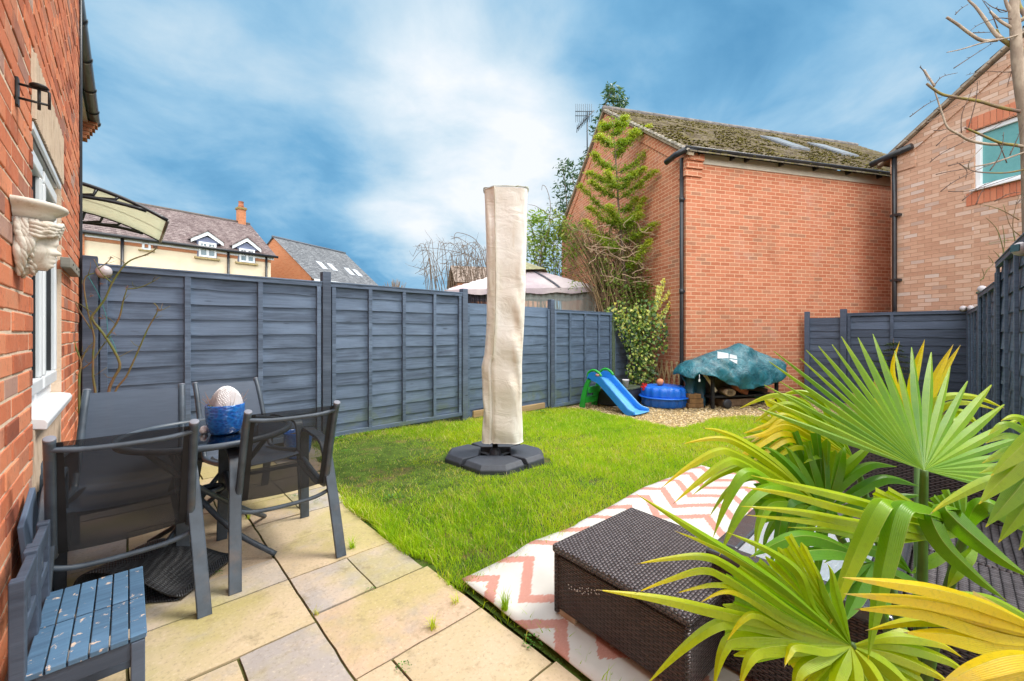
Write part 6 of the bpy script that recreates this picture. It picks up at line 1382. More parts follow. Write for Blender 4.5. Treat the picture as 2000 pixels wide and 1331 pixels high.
for L in tw:
    jd = rnd(-.2, .2); pp = curve([at(u_, v_, DT+jd) for (u_, v_) in zt_(L)], 4); n = len(pp); b.tube(pp, [max(.0016, .0052*(1-.7*i/n)) for i in range(n)], 5)
    for k in range(1, n, 2): b.tube([pp[k], pp[k]+Vector((rnd(-1, 1), rnd(-1, 1), rnd(-.3, 1))).normalized()*rnd(.012, .03)], [.003, .001], 4)
b.build('twig', plain('dark_twig', (.13, .085, .065), .9), t)
t = thing('bare_shrub', 'bare twiggy shrub poking over the right fence top under the tree', 'shrub', tuple(at(1975, 540, 4.9)-UP*.9)); b = M()
for L in [[(1962, 500), (1955, 470), (1945, 445), (1925, 425)], [(1990, 430), (1965, 415), (1940, 405), (1905, 398)], [(1998, 520), (1990, 475), (1965, 470), (1925, 478)], [(1920, 545), (1928, 528), (1940, 515), (1930, 500)], [(1965, 520), (1950, 500), (1940, 490)], [(2000, 465), (1975, 445), (1960, 400)], [(1985, 480), (1978, 440), (1985, 400), (1992, 380)], [(1915, 548), (1922, 540), (1918, 525)], [(1960, 515), (1978, 485), (1990, 470)], [(1950, 530), (1962, 480), (1958, 440)]]:
    pp = curve(px(L, 4.6, .0), 4); b.tube(pp, [max(.0018, .006*(1-.7*i/len(pp))) for i in range(len(pp))], 5)
b.build('twig', M_cane, t)

# tall feathery green tree, stalks, loose bright shrub and dark willow-leaved tree by the gable
M_feather = leafmat('feathery_leaf', [(0, (.08, .15, .012)), (.35, (.20, .31, .018)), (.7, (.36, .43, .03)), (1, (.52, .46, .06))], .35)
M_bamb = leafmat('willow_leaf', [(0, (.020, .055, .030)), (.5, (.045, .10, .045)), (1, (.10, .17, .05))], .25)
M_shrubl = leafmat('shrub_leaf', [(0, (.08, .16, .02)), (.5, (.19, .30, .035)), (1, (.36, .43, .08))], .3)
DC = 9.25
t = thing('feathery_tree', 'tall narrow tree with feathery yellow green sprays in front of the brick gable', 'tree', tuple(at(1222, 650, DC)-UP*1.3))
tr_px = [(1226, 640), (1222, 560), (1214, 470), (1208, 400), (1204, 330), (1198, 260), (1196, 212)]
pp = curve(px(tr_px, DC)+[], 5); b = M(); b.tube([pp[0]-UP*1.1]+pp, [.045]+[lerp(.038, .006, i/len(pp)) for i in range(len(pp))], 8); b.build('trunk', M_twig, t)
br = [((1197, 240), (1225, 228)), ((1197, 250), (1175, 238)), ((1199, 275), (1240, 255)), ((1199, 285), (1165, 262)), ((1200, 295), (1262, 252)), ((1202, 325), (1160, 300)), ((1203, 335), (1278, 285)), ((1205, 350), (1255, 330)), ((1205, 352), (1155, 330)), ((1207, 385), (1283, 340)), ((1207, 390), (1158, 352)), ((1208, 405), (1240, 380)), ((1209, 420), (1140, 355)), ((1210, 430), (1262, 385)), ((1212, 450), (1150, 400)), ((1213, 458), (1245, 425)), ((1215, 480), (1278, 438)), ((1215, 490), (1146, 425)), ((1217, 505), (1180, 455)), ((1218, 520), (1265, 470)), ((1205, 360), (1185, 330)), ((1206, 375), (1230, 345)), ((1198, 262), (1215, 238)), ((1202, 310), (1225, 280)), ((1212, 440), (1190, 405))]
b = M(); lf = M()
for (a, e) in br:
    p0 = at(a[0], a[1]+rnd(-8, 8), DC); p1 = at(e[0]+rnd(-7, 7), e[1]+rnd(-7, 7), DC+rnd(-.6, .4)); mid = (p0+p1)/2-UP*rnd(-.02, .14); pp = curve([p0, mid, p1], 9); n = len(pp); b.tube(pp, [max(.003, .011*(1-.8*i/n)) for i in range(n)], 5)
    for i, p in enumerate(pp):
        q = i/n
        if q < .12: continue
        for k in range(7):       # side sprays
            d = (Vector((random.gauss(0, 1), random.gauss(0, 1), random.gauss(.15, .35)))*.6+(p1-p0).normalized()*.7).normalized(); L = .30*(1.05-q*.65)*rnd(.4, 1.15)
            for m_ in range(14):
                c = p+d*L*m_/13-UP*.07*(m_/13)**2+Vector((rnd(-.02, .02), rnd(-.02, .02), rnd(-.02, .02))); s = Vector((random.gauss(0, 1), random.gauss(0, 1), random.gauss(-.2, .5))).normalized(); w = Vector((random.gauss(0, 1), random.gauss(0, 1), random.gauss(0, 1))).cross(s).normalized(); LL_ = rnd(.035, .075)
                lf.add([c, c+s*LL_*.5+w*.008, c+s*LL_, c+s*LL_*.5-w*.008], [(0, 1, 2, 3)], 0, True, min(1, max(0, .25+.5*q+rnd(-.25, .3))))
b.build('branch', M_twig, t); lf.build('foliage', M_feather, t, fix=False)

t = thing('bare_stalks', 'thicket of bare brown stalks and pale tendrils below the feathery tree', 'shrub', tuple(at(1200, 650, 9.5)-UP*1.3)); b = M(); rs_ = random.Random(3)
for k in range(230):
    u0 = rs_.uniform(1176, 1292); u1 = u0+rs_.uniform(-55, 30)+(1210-u0)*-.15-rs_.uniform(0, 40); v1 = rs_.uniform(420, 540) if u1 < 1250 else rs_.uniform(500, 600); d = rs_.uniform(9.1, 10.0); um = max(1166, (u0+u1)/2+rs_.uniform(-14, 14))
    pp = curve([at(u0, 660, d), at(um, (660+v1)/2, d), at(u1, v1, d)], 5); b.tube(pp, [lerp(.014, .004, i/len(pp)) for i in range(len(pp))], 4, rv=rs_.random())
    for j in range(3):
        i = rs_.randrange(4, len(pp)); p = pp[i]; e = Vector((rs_.gauss(0, 1), rs_.gauss(0, 1), rs_.uniform(.1, 1))).normalized()*rs_.uniform(.15, .45); b.tube([p, p+e*.5+UP*.02, p+e], [.004, .003, .0015], 4)
M_stalk, g = newmat('brown_stalk'); finish(g, g.ramp(rndat(g), [(0, (.10, .06, .035)), (.5, (.24, .15, .08)), (1, (.30, .22, .10))]), .9, None); b.build('stalk', M_stalk, t, fix=False)
b2 = M()
for k in range(110):
    u0 = rs_.uniform(1178, 1240); u1 = rs_.uniform(1108, 1175); v1 = rs_.uniform(425, 540); d = rs_.uniform(9.3, 10.2)
    pp = curve([at(u0, 660, d), at(lerp(u0, u1, .35), lerp(640, v1, .45), d), at(u1, v1, d)], 5); b2.tube(pp, [lerp(.012, .004, i/len(pp)) for i in range(len(pp))], 4, rv=rs_.random())
b2.build('stalk', M_stalk, t, fix=False)
b = M()
for k in range(75):
    u, v = rs_.uniform(1150, 1290), rs_.uniform(440, 560); d = rs_.uniform(8.75, 9.6); pts = [(u, v)]; a = rs_.uniform(-2.9, .2)
    for j in range(6): a += rs_.uniform(-.55, .75); u += math.cos(a)*rs_.uniform(9, 19); v += math.sin(a)*rs_.uniform(5, 11)+2; pts.append((min(u, 1352), v))
    pp = curve(px(pts, d), 3); b.tube(pp, [max(.004, .009*(1-.6*i/len(pp))) for i in range(len(pp))], 4)
b.build('tendril', plain('pale_tendril', (.48, .33, .22), .9), t, fix=False)
lf = M(); scatter_leaves(lf, [at(rs_.uniform(1210, 1290), rs_.uniform(545, 625), rs_.uniform(8.9, 9.4)) for k in range(700)], .09, .3, .05, .6, (0, .35)); scatter_leaves(lf, [at(rs_.uniform(1176, 1280), rs_.uniform(520, 600), rs_.uniform(9, 9.7)) for k in range(900)], .08, .3, .05, .6)
for k in range(30):
    c = at(rs_.choice([1150, 1175, 1212, 1225, 1240, 1195, 1130])+rs_.uniform(-10, 10), rs_.uniform(440, 560), rs_.uniform(9, 9.8)); scatter_leaves(lf, [c]*60, .08, .28, .09, .4)
lf.build('foliage', M_shrubl, t, fix=False)

t = thing('willow_leaved_tree', 'dark blue green leaved tree rising behind the brick gable', 'tree', tuple(at(1108, 650, 16)-UP*1.3)); b = M(); lf = M()
stems = [[(1105, 640), (1100, 520), (1108, 420), (1100, 330)], [(1110, 640), (1125, 520), (1130, 420), (1118, 345)], [(1112, 640), (1150, 480), (1165, 330), (1172, 240), (1195, 175)], [(1112, 640), (1155, 440), (1180, 290), (1200, 190), (1193, 168)]]
for L in stems: pp = curve(px(L, 16, .3), 6); b.tube(pp, [lerp(.05, .012, i/len(pp)) for i in range(len(pp))], 6)
def clump(c, r, n, d, size, spr=.10):
    P_ = []
    for k in range(n): a = rnd(0, 6.28); q = rnd(0, 1)**.6; P_.append(at(c[0]+r[0]*q*math.cos(a), c[1]+r[1]*q*math.sin(a), d+rnd(-.4, .4)))
    scatter_leaves(lf, P_, size, .30, spr, .2)
for c, r, n in (((1118, 345), (26, 26), 260), ((1103, 325), (14, 12), 110), ((1100, 372), (18, 22), 130), ((1128, 375), (20, 24), 170), ((1090, 405), (22, 14), 110), ((1112, 405), (16, 20), 140), ((1198, 188), (20, 18), 260), ((1190, 172), (9, 9), 80), ((1214, 200), (14, 9), 110), ((1170, 232), (9, 7), 60), ((1160, 255), (9, 6), 50), ((1148, 298), (9, 7), 60), ((1142, 318), (10, 8), 50), ((1182, 215), (14, 12), 90)): clump(c, r, int(n*.8), 16, .20, .06)
b.build('trunk', M_twig, t); lf.build('crown', M_bamb, t, fix=False)
t = thing('loose_green_shrub', 'loose bright green leafy shrub between parasol cover and gable', 'shrub', tuple(at(1065, 650, 13)-UP*1.3)); b = M(); lf = M()
for k in range(26): u0 = 1065+rnd(-35, 35); pp = curve(px([(u0, 640), (u0+rnd(-12, 12), 540), (u0+rnd(-28, 28), rnd(415, 500))], 13), 5); b.tube(pp, [lerp(.02, .004, i/len(pp)) for i in range(len(pp))], 4)
for c, r, n in (((1060, 450), (32, 40), 330), ((1050, 490), (30, 30), 260), ((1085, 480), (26, 38), 260), ((1095, 440), (14, 20), 120), ((1045, 430), (14, 14), 80), ((1075, 530), (34, 20), 130), ((1115, 470), (16, 40), 180), ((1135, 500), (18, 50), 150)): clump(c, r, int(n*1.3), 13, .17, .10)
b.build('stem', M_twig, t); lf.build('foliage', M_shrubl, t, fix=False)
# arching bare bramble behind the fence left of the parasol, small far tree
t = thing('bare_bramble', 'arching leafless brambles against the sky left of the parasol cover', 'shrub', tuple(at(890, 650, 12)-UP*1.3)); b = M(); rb = random.Random(9)
for k in range(95):
    u0 = rb.uniform(835, 1000); u1 = u0-rb.uniform(-25, 75); v1 = rb.uniform(470, 545); d = rb.uniform(11.4, 12.6); vm = rb.uniform(500, 560)
    pts = [(u0, 640), ((u0*2+u1)/3, vm), ((u0+2*u1)/3, v1), (u1, v1+rb.uniform(-6, 26))]
    if min(p[0] for p in pts) < 798: continue
    pp = curve(px(pts, d), 5); b.tube(pp, [lerp(.012, .004, i/len(pp)) for i in range(len(pp))], 4)
    for j in range(3): p = pp[rb.randrange(6, len(pp))]; e = Vector((rb.gauss(0, 1), rb.gauss(0, 1), rb.uniform(-.2, 1))).normalized()*rb.uniform(.1, .4); b.tube([p, p+e*.6, p+e+UP*.03], [.004, .003, .002], 4)
for L in [[(930, 600), (915, 520), (890, 480), (865, 478), (858, 500)], [(945, 560), (935, 500), (905, 470), (880, 462)], [(950, 520), (930, 470), (892, 455), (887, 475)], [(940, 540), (925, 505), (880, 490), (820, 483)], [(1040, 560), (1060, 480), (1075, 430), (1050, 405), (1032, 400)], [(1072, 440), (1075, 400), (1068, 370), (1060, 362), (1058, 372)], [(1075, 430), (1095, 420), (1110, 412)]]: pp = curve(px(L, 11.8), 6); b.tube(pp, [lerp(.013, .005, i/len(pp)) for i in range(len(pp))], 4)
b.build('twig', M_twig, t, fix=False)
t = thing('distant_tree', 'tiny leafless tree far away on the skyline right of the slate roof', 'tree', tuple(at(770, 650, 60)-UP*1.3)); b = M()
for k in range(70): u1 = 770+rb.gauss(0, 11); v1 = rb.uniform(542, 556)+abs(u1-770)*.35; pp = px([(770+(u1-770)*.2, 650), (770+(u1-770)*.6, 575), (u1, v1)], 60, 1.5); b.tube(pp, [.12, .06, .02], 3)
b.build('crown', M_twig, t, fix=False); b = M(); b.tube([at(770, 662, 60)-UP*.5, at(770, 575, 60)], [.25, .12], 6); b.build('trunk', M_twig, t)

# ivy and trellis on the gable corner
t = thing('trellis', 'expanding diamond wooden trellis on the brick gable beside the downpipe', 'trellis', tuple(P(-.05, .6, 0))); M_trel = plain('weathered_trellis_wood', (.56, .40, .20), .9, .35, 12)
def gw(y, z, o): return P(-o, y, z)
b = M()
for k in range(7):
    y = .06+.17*k
    for (dy, o) in ((.24, .035), (-.24, .050)):
        a = (y+(.0 if dy > 0 else .15), -.10); c = (a[0]+dy*.8, .62)
        if -.02 < c[0] < 1.25: b.bar(gw(a[0], a[1], o), gw(c[0], c[1], o), .034, .012, up=tuple(WV))
b.build('lattice', M_trel, t)
t = thing('ivy', 'variegated ivy climbing the fence end and brick gable behind the slide', 'ivy', tuple(P(-.3, 1.1, 0))); lf = M(); b = M()
def ivyleaf(p, s, nrm, rv):
    n = Vector(nrm); u_ = n.cross(UP).normalized(); v_ = u_.cross(n); q = rnd(-.7, .7)-math.pi/2; tl = Vector((random.gauss(0, .35), random.gauss(0, .35), random.gauss(0, .35))); n2 = (n+tl).normalized(); u_ = n2.cross(UP).normalized(); v_ = u_.cross(n2); a = u_*math.cos(q)+v_*math.sin(q); c = n2.cross(a)
    lf.add([p, p+c*s*.42-a*s*.10, p+c*s*.5+a*s*.30, p+a*s+n2*-.15*s, p-c*s*.5+a*s*.30, p-c*s*.42-a*s*.10], [(0, 1, 2, 3), (0, 3, 4, 5)], 0, True, rv)
ivp = [(1206, 612, 22), (1225, 625, 24), (1250, 620, 20), (1240, 640, 26), (1270, 632, 22), (1252, 660, 26), (1232, 660, 20), (1285, 650, 20), (1262, 685, 24), (1292, 672, 14), (1246, 690, 20), (1255, 715, 24), (1240, 725, 18), (1265, 735, 18), (1245, 742, 14), (1300, 615, 8), (1290, 630, 10), (1275, 600, 14), (1255, 600, 14), (1215, 640, 14)]
for (u, v, r) in ivp:
    for k in range(int(r*r*.22)):
        a = rnd(0, 6.28); q = rnd(0, 1)**.62*r*1.12; uu, vv_2 = u+q*math.cos(a), v+q*math.sin(a)*1.05; d = lerp(8.55, 8.35, (uu-1206)/90)+rnd(-.10, .10); ivyleaf(at(uu, vv_2, d), rnd(.032, .062), -FW+UP*.25, min(1, rnd(0, 1)**1.6*.9+(.12 if v < 632 else 0)))
for L in ([(1268, 625), (1280, 600), (1290, 575), (1296, 546)], [(1272, 615), (1292, 590), (1310, 565), (1322, 536)], [(1282, 620), (1300, 605), (1315, 580)], [(1278, 612), (1283, 580), (1285, 560)]):
    pl = px(L, 8.5); pp = curve(pl, 10); b.tube(pp, .007, 5)
    for p in pp:
        for k in range(6): ivyleaf(p+Vector((rnd(-.03, .03), rnd(-.03, .03), rnd(-.03, .03))), rnd(.026, .05), -FW+UP*.2, rnd(.72, 1))
for k in range(16): u0 = rnd(1225, 1275); pp = curve(px([(u0+rnd(-10, 10), 755), (u0, 690), (u0+rnd(-18, 18), 620)], 8.62), 4); b.tube(pp, .009, 5)
M_ivy = leafmat('ivy_leaf', [(0, (.025, .065, .014)), (.25, (.07, .14, .02)), (.5, (.19, .29, .035)), (.7, (.45, .50, .11)), (.9, (.70, .66, .18)), (1, (.75, .66, .05))], .2, .35); lf.build('foliage', M_ivy, t, fix=False); b.build('vine', M_twig, t, fix=False)
# fir sapling by the back fence
fx = at(1745, 650, 7.35); t = thing('fir_sapling', 'small young fir tree in front of the dark back fence', 'tree', (fx.x, fx.y, GZ)); b = M(); b.tube([(fx.x, fx.y, GZ), (fx.x, fx.y, 1.09)], [.018, .004], 6); b.build('trunk', M_twig, t); lf = M(); b = M()
for z in np.linspace(.15, 1.0, 9):
    R0 = .10+.42*(1.06-z)
    for k in range(7):
        a = k*6.283/7+z*5+rnd(-.2, .2); d = Vector((math.cos(a), math.sin(a), .12)); L = R0*rnd(.8, 1.1); pp = [Vector((fx.x, fx.y, z))+d*L*q-UP*.05*q*q for q in np.linspace(0, 1, 9)]; b.tube(pp, [.006*(1-.7*i/9) for i in range(9)], 4)
        for p in pp[1:]:
            for m_ in range(16): s = (d*.6+Vector((random.gauss(0, 1), random.gauss(0, 1), random.gauss(0, .6)))).normalized(); w = s.cross(UP).normalized()*.003; lf.add([p-w, p+w, p+s*rnd(.03, .05)], [(0, 1, 2)], 0, False, random.random())
b.build('branch', M_twig, t, fix=False); lf.build('needles', leafmat('fir_needle', [(0, (.02, .05, .015)), (.6, (.05, .10, .03)), (1, (.16, .22, .05))], .1), t, fix=False)
# ---------------------------------------------------------------- fan palm in the foreground
M_palm = leafmat('fan_palm_leaf', [(0, (.042, .170, .008)), (.22, (.125, .340, .008)), (.42, (.285, .485, .006)), (.60, (.52, .60, .006)), (.76, (.78, .64, .005)), (.90, (.86, .62, .005)), (.97, (.58, .46, .22)), (1, (.20, .12, .05))], .36, .33, .42, .14)
nt_ = M_palm.node_tree; gg = G(nt_); la_ = gg.n('ShaderNodeAttribute', attribute_name='lat').outputs['Fac']; pr_ = [n for n in nt_.nodes if n.type == 'BSDF_PRINCIPLED'][0]; lk = pr_.inputs['Base Color'].links[0].from_socket
st_ = gg.m('ADD', gg.m('MULTIPLY', gg.m('SINE', gg.m('MULTIPLY', la_, 44.)), .5), .5); rib_ = gg.smooth(la_, .90, 1.0)
c_new = gg.mix(gg.m('MULTIPLY', st_, .30), lk, gg.mix(1.0, lk, (.50, .58, .45), 'MULTIPLY')); c_new = gg.mix(gg.m('MULTIPLY', rib_, .55), c_new, (.50, .58, .14)); spk = gg.smooth(gg.noise(obco(gg), 75, 3, .6), .70, .76); c_new = gg.mix(gg.m('MULTIPLY', spk, .55), c_new, (.22, .15, .05)); gg.put(pr_.inputs['Base Color'], c_new)
gg.put(pr_.inputs['Normal'], gg.n('ShaderNodeBump', {'Height': st_, 'Strength': .25, 'Distance': .002}).outputs[0])
M_pet = plain('palm_petiole', (.075, .16, .022), .45, .3, 16, .4)
PBASE = Vector((1.345, .055, .33))
t_palm = thing('fan_palm', 'fan palm with long green and yellowing leaves filling the right foreground', 'palm', (PBASE.x, PBASE.y, .02))
def strip(b, L, Rr, rvs):
    base = len(b.v); b.lat = getattr(b, 'lat', []); s0 = 0. if len(b.lat) % (4*len(L)) < 2*len(L) else 1.
    for a, c in zip(L, Rr): b.v += [tuple(a), tuple(c)]; b.lat += [s0, 1-s0]
    for i in range(len(L)-1):
        k = base+2*i; b.f.append([k, k+1, k+3, k+2]); b.mi.append(0); b.sm.append(True); b.rv.append(rvs[i])
def ribs(o, b):
    a = o.data.attributes.new('lat', 'FLOAT', 'POINT'); a.data.foreach_set('value', b.lat)
def fan(hub, alpha, tilt, R, span, n, yel=.3, tip=.25, droop=.35, split=.42, bent=0., seed=1, roll=0., pet=True, stiff=None, wf=1.0, petk=.3, off=0.):
    rr = random.Random(seed); u, v, d = hub; H_ = at(u, v, d); a = R_(alpha); tl = R_(tilt)
    c0 = RT*math.cos(a)+UP*math.sin(a); l0 = -RT*math.sin(a)+UP*math.cos(a); c = c0*math.cos(tl)+FW*math.sin(tl); nn = c0*-math.sin(tl)+FW*math.cos(tl); rl = R_(roll); l = l0*math.cos(rl)+nn*math.sin(rl); nn = nn*math.cos(rl)-l0*math.sin(rl); nn = -nn       # nn faces the viewer
    b = M(); K = 16; sp = R_(span); dl = sp/n
    for i in range(n):
        q = (i+.5)/n-.5; an = q*sp+R_(off); ri = R*(1-.16*abs(2*q)**2)*rr.uniform(.90, 1.06); dv_ = (c*math.cos(an)+l*math.sin(an)).normalized(); sd = (-c*math.sin(an)+l*math.cos(an)).normalized(); no = nn.copy(); pos = H_.copy()
        bf = rr.uniform(.45, .75) if rr.random() < bent else None; dr_ = droop*rr.uniform(.5, 1.4); yy = yel+rr.uniform(-.10, .10)+.10*abs(2*q); ws = split*ri*math.tan(dl/2)*wf; sp_i = split*rr.uniform(.85, 1.2)
        Ls, Cs, Rs, rvs = [], [], [], []; step = ri/(K-1)
        for k in range(K):
            tt = k/(K-1); r = tt*ri
            w = r*math.tan(dl/2) if tt <= sp_i else ri*sp_i*math.tan(dl/2)*wf*(1-((tt-sp_i)/(1-sp_i))**1.9)+.0012
            if tt <= sp_i: w = r*math.tan(dl/2)
            fold = w*(.62 if tt > sp_i else .55)
            Ls.append(pos+sd*w-no*fold*.5); Cs.append(pos+no*fold*.5); Rs.append(pos-sd*w-no*fold*.5)
            ty = max(0, (tt-.5)/.5); rvs.append(min(.995, max(0, yy+tip*ty**2+(.25*max(0, tt-.93)/.07 if tip > .2 else 0))))
            # march on, bending to the ground
            g_ = dr_*max(0, tt-.30)*.16
            if bf is not None and abs(tt-bf) < .06: g_ += .42
            nd = (dv_-UP*g_).normalized(); ax = dv_.cross(nd)
            if ax.length > 1e-6:
                ang = dv_.angle(nd); m3 = Matrix.Rotation(ang, 3, ax.normalized()); sd = (m3@sd); no = (m3@no)
            dv_ = nd; pos = pos+dv_*step
        strip(b, Ls, Cs, rvs); strip(b, Cs, Rs, rvs)
    o = b.build('frond', M_palm, t_palm, fix=False); ribs(o, b)
    if pet:
        b = M(); m = H_.lerp(PBASE, .5)+(c*-.02)+UP*petk*.2*(H_-PBASE).length; pp = curve([PBASE, PBASE.lerp(H_, .35)+UP*.04, PBASE.lerp(H_, .75)+UP*.02, H_], 5); b.tube(pp, [lerp(.012, .0068, i/len(pp)) for i in range(len(pp))], 8); b.build('petiole', M_pet, o)
    return o
def blade(b, pts, w, yel, tip=.2, roll=0., seed=0):
    """one leaf segment: V-folded strap from the hub outward through the given path"""
    rr = random.Random(seed+len(b.v)); P_ = [at(u, v, d) for (u, v, d) in pts]; pp = curve(P_, 7); n = len(pp); L = [0.]
    for i in range(1, n): L.append(L[-1]+(pp[i]-pp[i-1]).length)
    Ls, Cs, Rs, rvs = [], [], [], []; y0 = yel+.14*(1-yel)+rr.uniform(-.05, .05); rl = roll+rr.uniform(-.35, .35)
    for i in range(n):
        t = L[i]/L[-1]; tg = (pp[min(i+1, n-1)]-pp[max(i-1, 0)]).normalized(); vw = (CAM-pp[i]).normalized(); vw = (vw+UP*.5).normalized(); sd = tg.cross(vw).normalized(); no = sd.cross(tg).normalized()
        sd2 = sd*math.cos(rl*(1-.3*t))+no*math.sin(rl*(1-.3*t)); no2 = sd2.cross(tg).normalized()
        ww = w*.40*min(1, .10+t/.42)*(1 if t < .55 else max(.03, 1-((t-.55)/.45)**1.7)); f = ww*.62
        Ls.append(pp[i]+sd2*ww-no2*f*.5); Cs.append(pp[i]+no2*f*.5); Rs.append(pp[i]-sd2*ww-no2*f*.5); ty = max(0, (t-.45)/.55)
        rvs.append(min(.999, max(0, y0+tip*ty**2+(.22 if t > .97 else 0))))
    strip(b, Ls, Cs, rvs); strip(b, Cs, Rs, rvs)
def frond(hub, blades, seed=1, pet=True):
    """blades: (width, yellowness, tip yellowing, [(u, v), ...], depth change to the tip)"""
    b = M(); u0, v0, d0 = hub; H_ = at(*hub)
    for i, (w, y, tp_, pts, dd) in enumerate(blades):
        n = len(pts); blade(b, [(u0, v0, d0)]+[(u, v, d0+dd*((k+1)/n)) for k, (u, v) in enumerate(pts)], w, y, tp_, 0, seed*17+i)
    o = b.build('frond', M_palm, t_palm, fix=False); ribs(o, b)
    if pet:
        b = M(); pp = curve([PBASE, PBASE.lerp(H_, .4)+UP*.03, PBASE.lerp(H_, .8)+UP*.015, H_], 6); b.tube(pp, [lerp(.0125, .0065, i/len(pp)) for i in range(len(pp))], 8); b.build('petiole', M_pet, o)
    return o
# crown leaf that faces the viewer
fan((1805, 919, .95), 90, 40, .405, 176, 27, yel=.27, tip=.20, droop=.06, split=.42, seed=2, wf=.95, off=-22)
# pleated webs that join the straps near each hub
fan((1668, 897, 1.15), 166, 14, .27, 84, 15, yel=.46, tip=.1, droop=.10, split=.95, seed=31, pet=False)
fan((1612, 1000, 1.045), 132, 12, .20, 120, 16, yel=.16, tip=.1, droop=.25, split=.95, seed=32, pet=False)
fan((1885, 1046, .842), 168, 4, .20, 44, 9, yel=.46, tip=.05, droop=.10, split=.95, seed=33, pet=False)
fan((1885, 1046, .845), 100, 20, .085, 110, 10, yel=.28, tip=.05, droop=.30, split=.95, seed=34, pet=False)
fan((1662, 1262, .702), 153, 8, .215, 84, 21, yel=.36, tip=.10, droop=.12, split=.95, seed=35, pet=False)
fan((1662, 1262, .705), 278, -24, .125, 200, 26, yel=.45, tip=.14, droop=.35, split=.95, seed=36, pet=False)
fan((2090, 1262, .562), 167, 0, .17, 34, 8, yel=.78, tip=.03, droop=.05, split=.95, seed=37, pet=False)
# yellowing leaf behind it, tips folded over
frond((1668, 897, 1.14), [(.028, .62, .3, [(1600, 850), (1535, 812), (1500, 830), (1448, 848)], -.05), (.028, .66, .3, [(1605, 860), (1540, 822), (1500, 845), (1460, 868)], -.08), (.026, .70, .3, [(1610, 870), (1540, 832), (1490, 848), (1440, 858)], -.10), (.026, .70, .28, [(1600, 880), (1535, 845), (1480, 870), (1400, 926)], -.12), (.026, .72, .25, [(1610, 890), (1545, 858), (1500, 880), (1452, 915)], -.12), (.028, .42, .3, [(1600, 835), (1565, 800), (1525, 792), (1470, 828)], .0), (.028, .36, .3, [(1610, 825), (1565, 785), (1510, 772), (1440, 800)], .03), (.026, .55, .25, [(1620, 895), (1560, 872), (1500, 905)], -.1), (.026, .40, .2, [(1630, 830), (1600, 780), (1555, 765), (1500, 785)], .08), (.03, .30, .1, [(1640, 900), (1600, 890), (1570, 905)], -.1)], 3)
# dark arching leaf on the left
frond((1612, 1000, 1.04), [(.026, .42, .3, [(1520, 910), (1450, 862), (1405, 842), (1369, 836)], -.05), (.026, .46, .35, [(1530, 925), (1450, 870), (1400, 856), (1330, 868)], -.06), (.028, .40, .38, [(1530, 940), (1440, 888), (1400, 882), (1340, 915), (1291, 954)], -.10), (.028, .40, .38, [(1530, 955), (1450, 905), (1415, 905), (1360, 945), (1314, 985)], -.12), (.032, .30, .2, [(1535, 970), (1480, 928), (1450, 930), (1418, 985), (1392, 1052)], -.14), (.034, .30, .2, [(1560, 962), (1512, 950), (1475, 965), (1440, 1010), (1405, 1086)], -.15), (.036, .10, .12, [(1575, 940), (1545, 885), (1530, 872)], .02), (.038, .12, .14, [(1590, 935), (1575, 880), (1568, 868)], .03), (.038, .10, .14, [(1610, 930), (1606, 876), (1604, 866)], .05), (.036, .14, .2, [(1632, 935), (1645, 885), (1650, 872)], .06), (.034, .08, .05, [(1572, 975), (1536, 985), (1520, 1050), (1502, 1112)], -.1), (.036, .08, .05, [(1585, 990), (1558, 1025), (1545, 1075), (1540, 1122)], -.1), (.036, .12, .1, [(1555, 925), (1510, 882), (1490, 874)], .0), (.034, .10, .08, [(1650, 940), (1700, 908), (1752, 912)], .05), (.036, .08, .08, [(1670, 962), (1730, 935), (1795, 950)], .04), (.036, .10, .08, [(1690, 985), (1760, 970), (1802, 968)], .0), (.03, .25, .2, [(1560, 985), (1505, 985), (1482, 1030), (1475, 1090)], -.14), (.03, .35, .2, [(1640, 930), (1690, 880), (1710, 868), (1640, 930)][:3], .08)], 4)
# middle leaf: lime straps to the left, broken ones hanging
frond((1885, 1046, .84), [(.024, .46, .14, [(1700, 985), (1560, 950), (1467, 929)], -.08), (.024, .50, .12, [(1690, 1005), (1545, 967), (1448, 951)], -.08), (.022, .47, .12, [(1690, 1024), (1560, 1000), (1446, 989)], -.06), (.022, .44, .14, [(1700, 1035), (1580, 1018), (1456, 1006)], -.06), (.020, .40, .10, [(1710, 1050), (1620, 1036), (1538, 1030)], -.04), (.042, .26, .28, [(1800, 1004), (1738, 982), (1714, 992), (1672, 1080), (1640, 1160), (1613, 1238)], -.14), (.044, .22, .22, [(1835, 1004), (1782, 986), (1755, 998), (1732, 1085), (1712, 1185), (1695, 1290)], -.16), (.046, .12, .08, [(1845, 1012), (1818, 1010), (1842, 1062), (1902, 1122), (1966, 1174)], -.08), (.050, .14, .08, [(1872, 1004), (1848, 996), (1882, 1032), (1950, 1088), (2015, 1130)], -.08), (.046, .16, .08, [(1900, 1004), (1925, 984), (1975, 1012), (2030, 1050)], -.06), (.034, .40, .1, [(1790, 1030), (1700, 1012)], -.03), (.032, .42, .1, [(1800, 1042), (1720, 1040)], -.03), (.03, .30, .2, [(1900, 1070), (1880, 1100), (1850, 1150)], -.04)], 5)
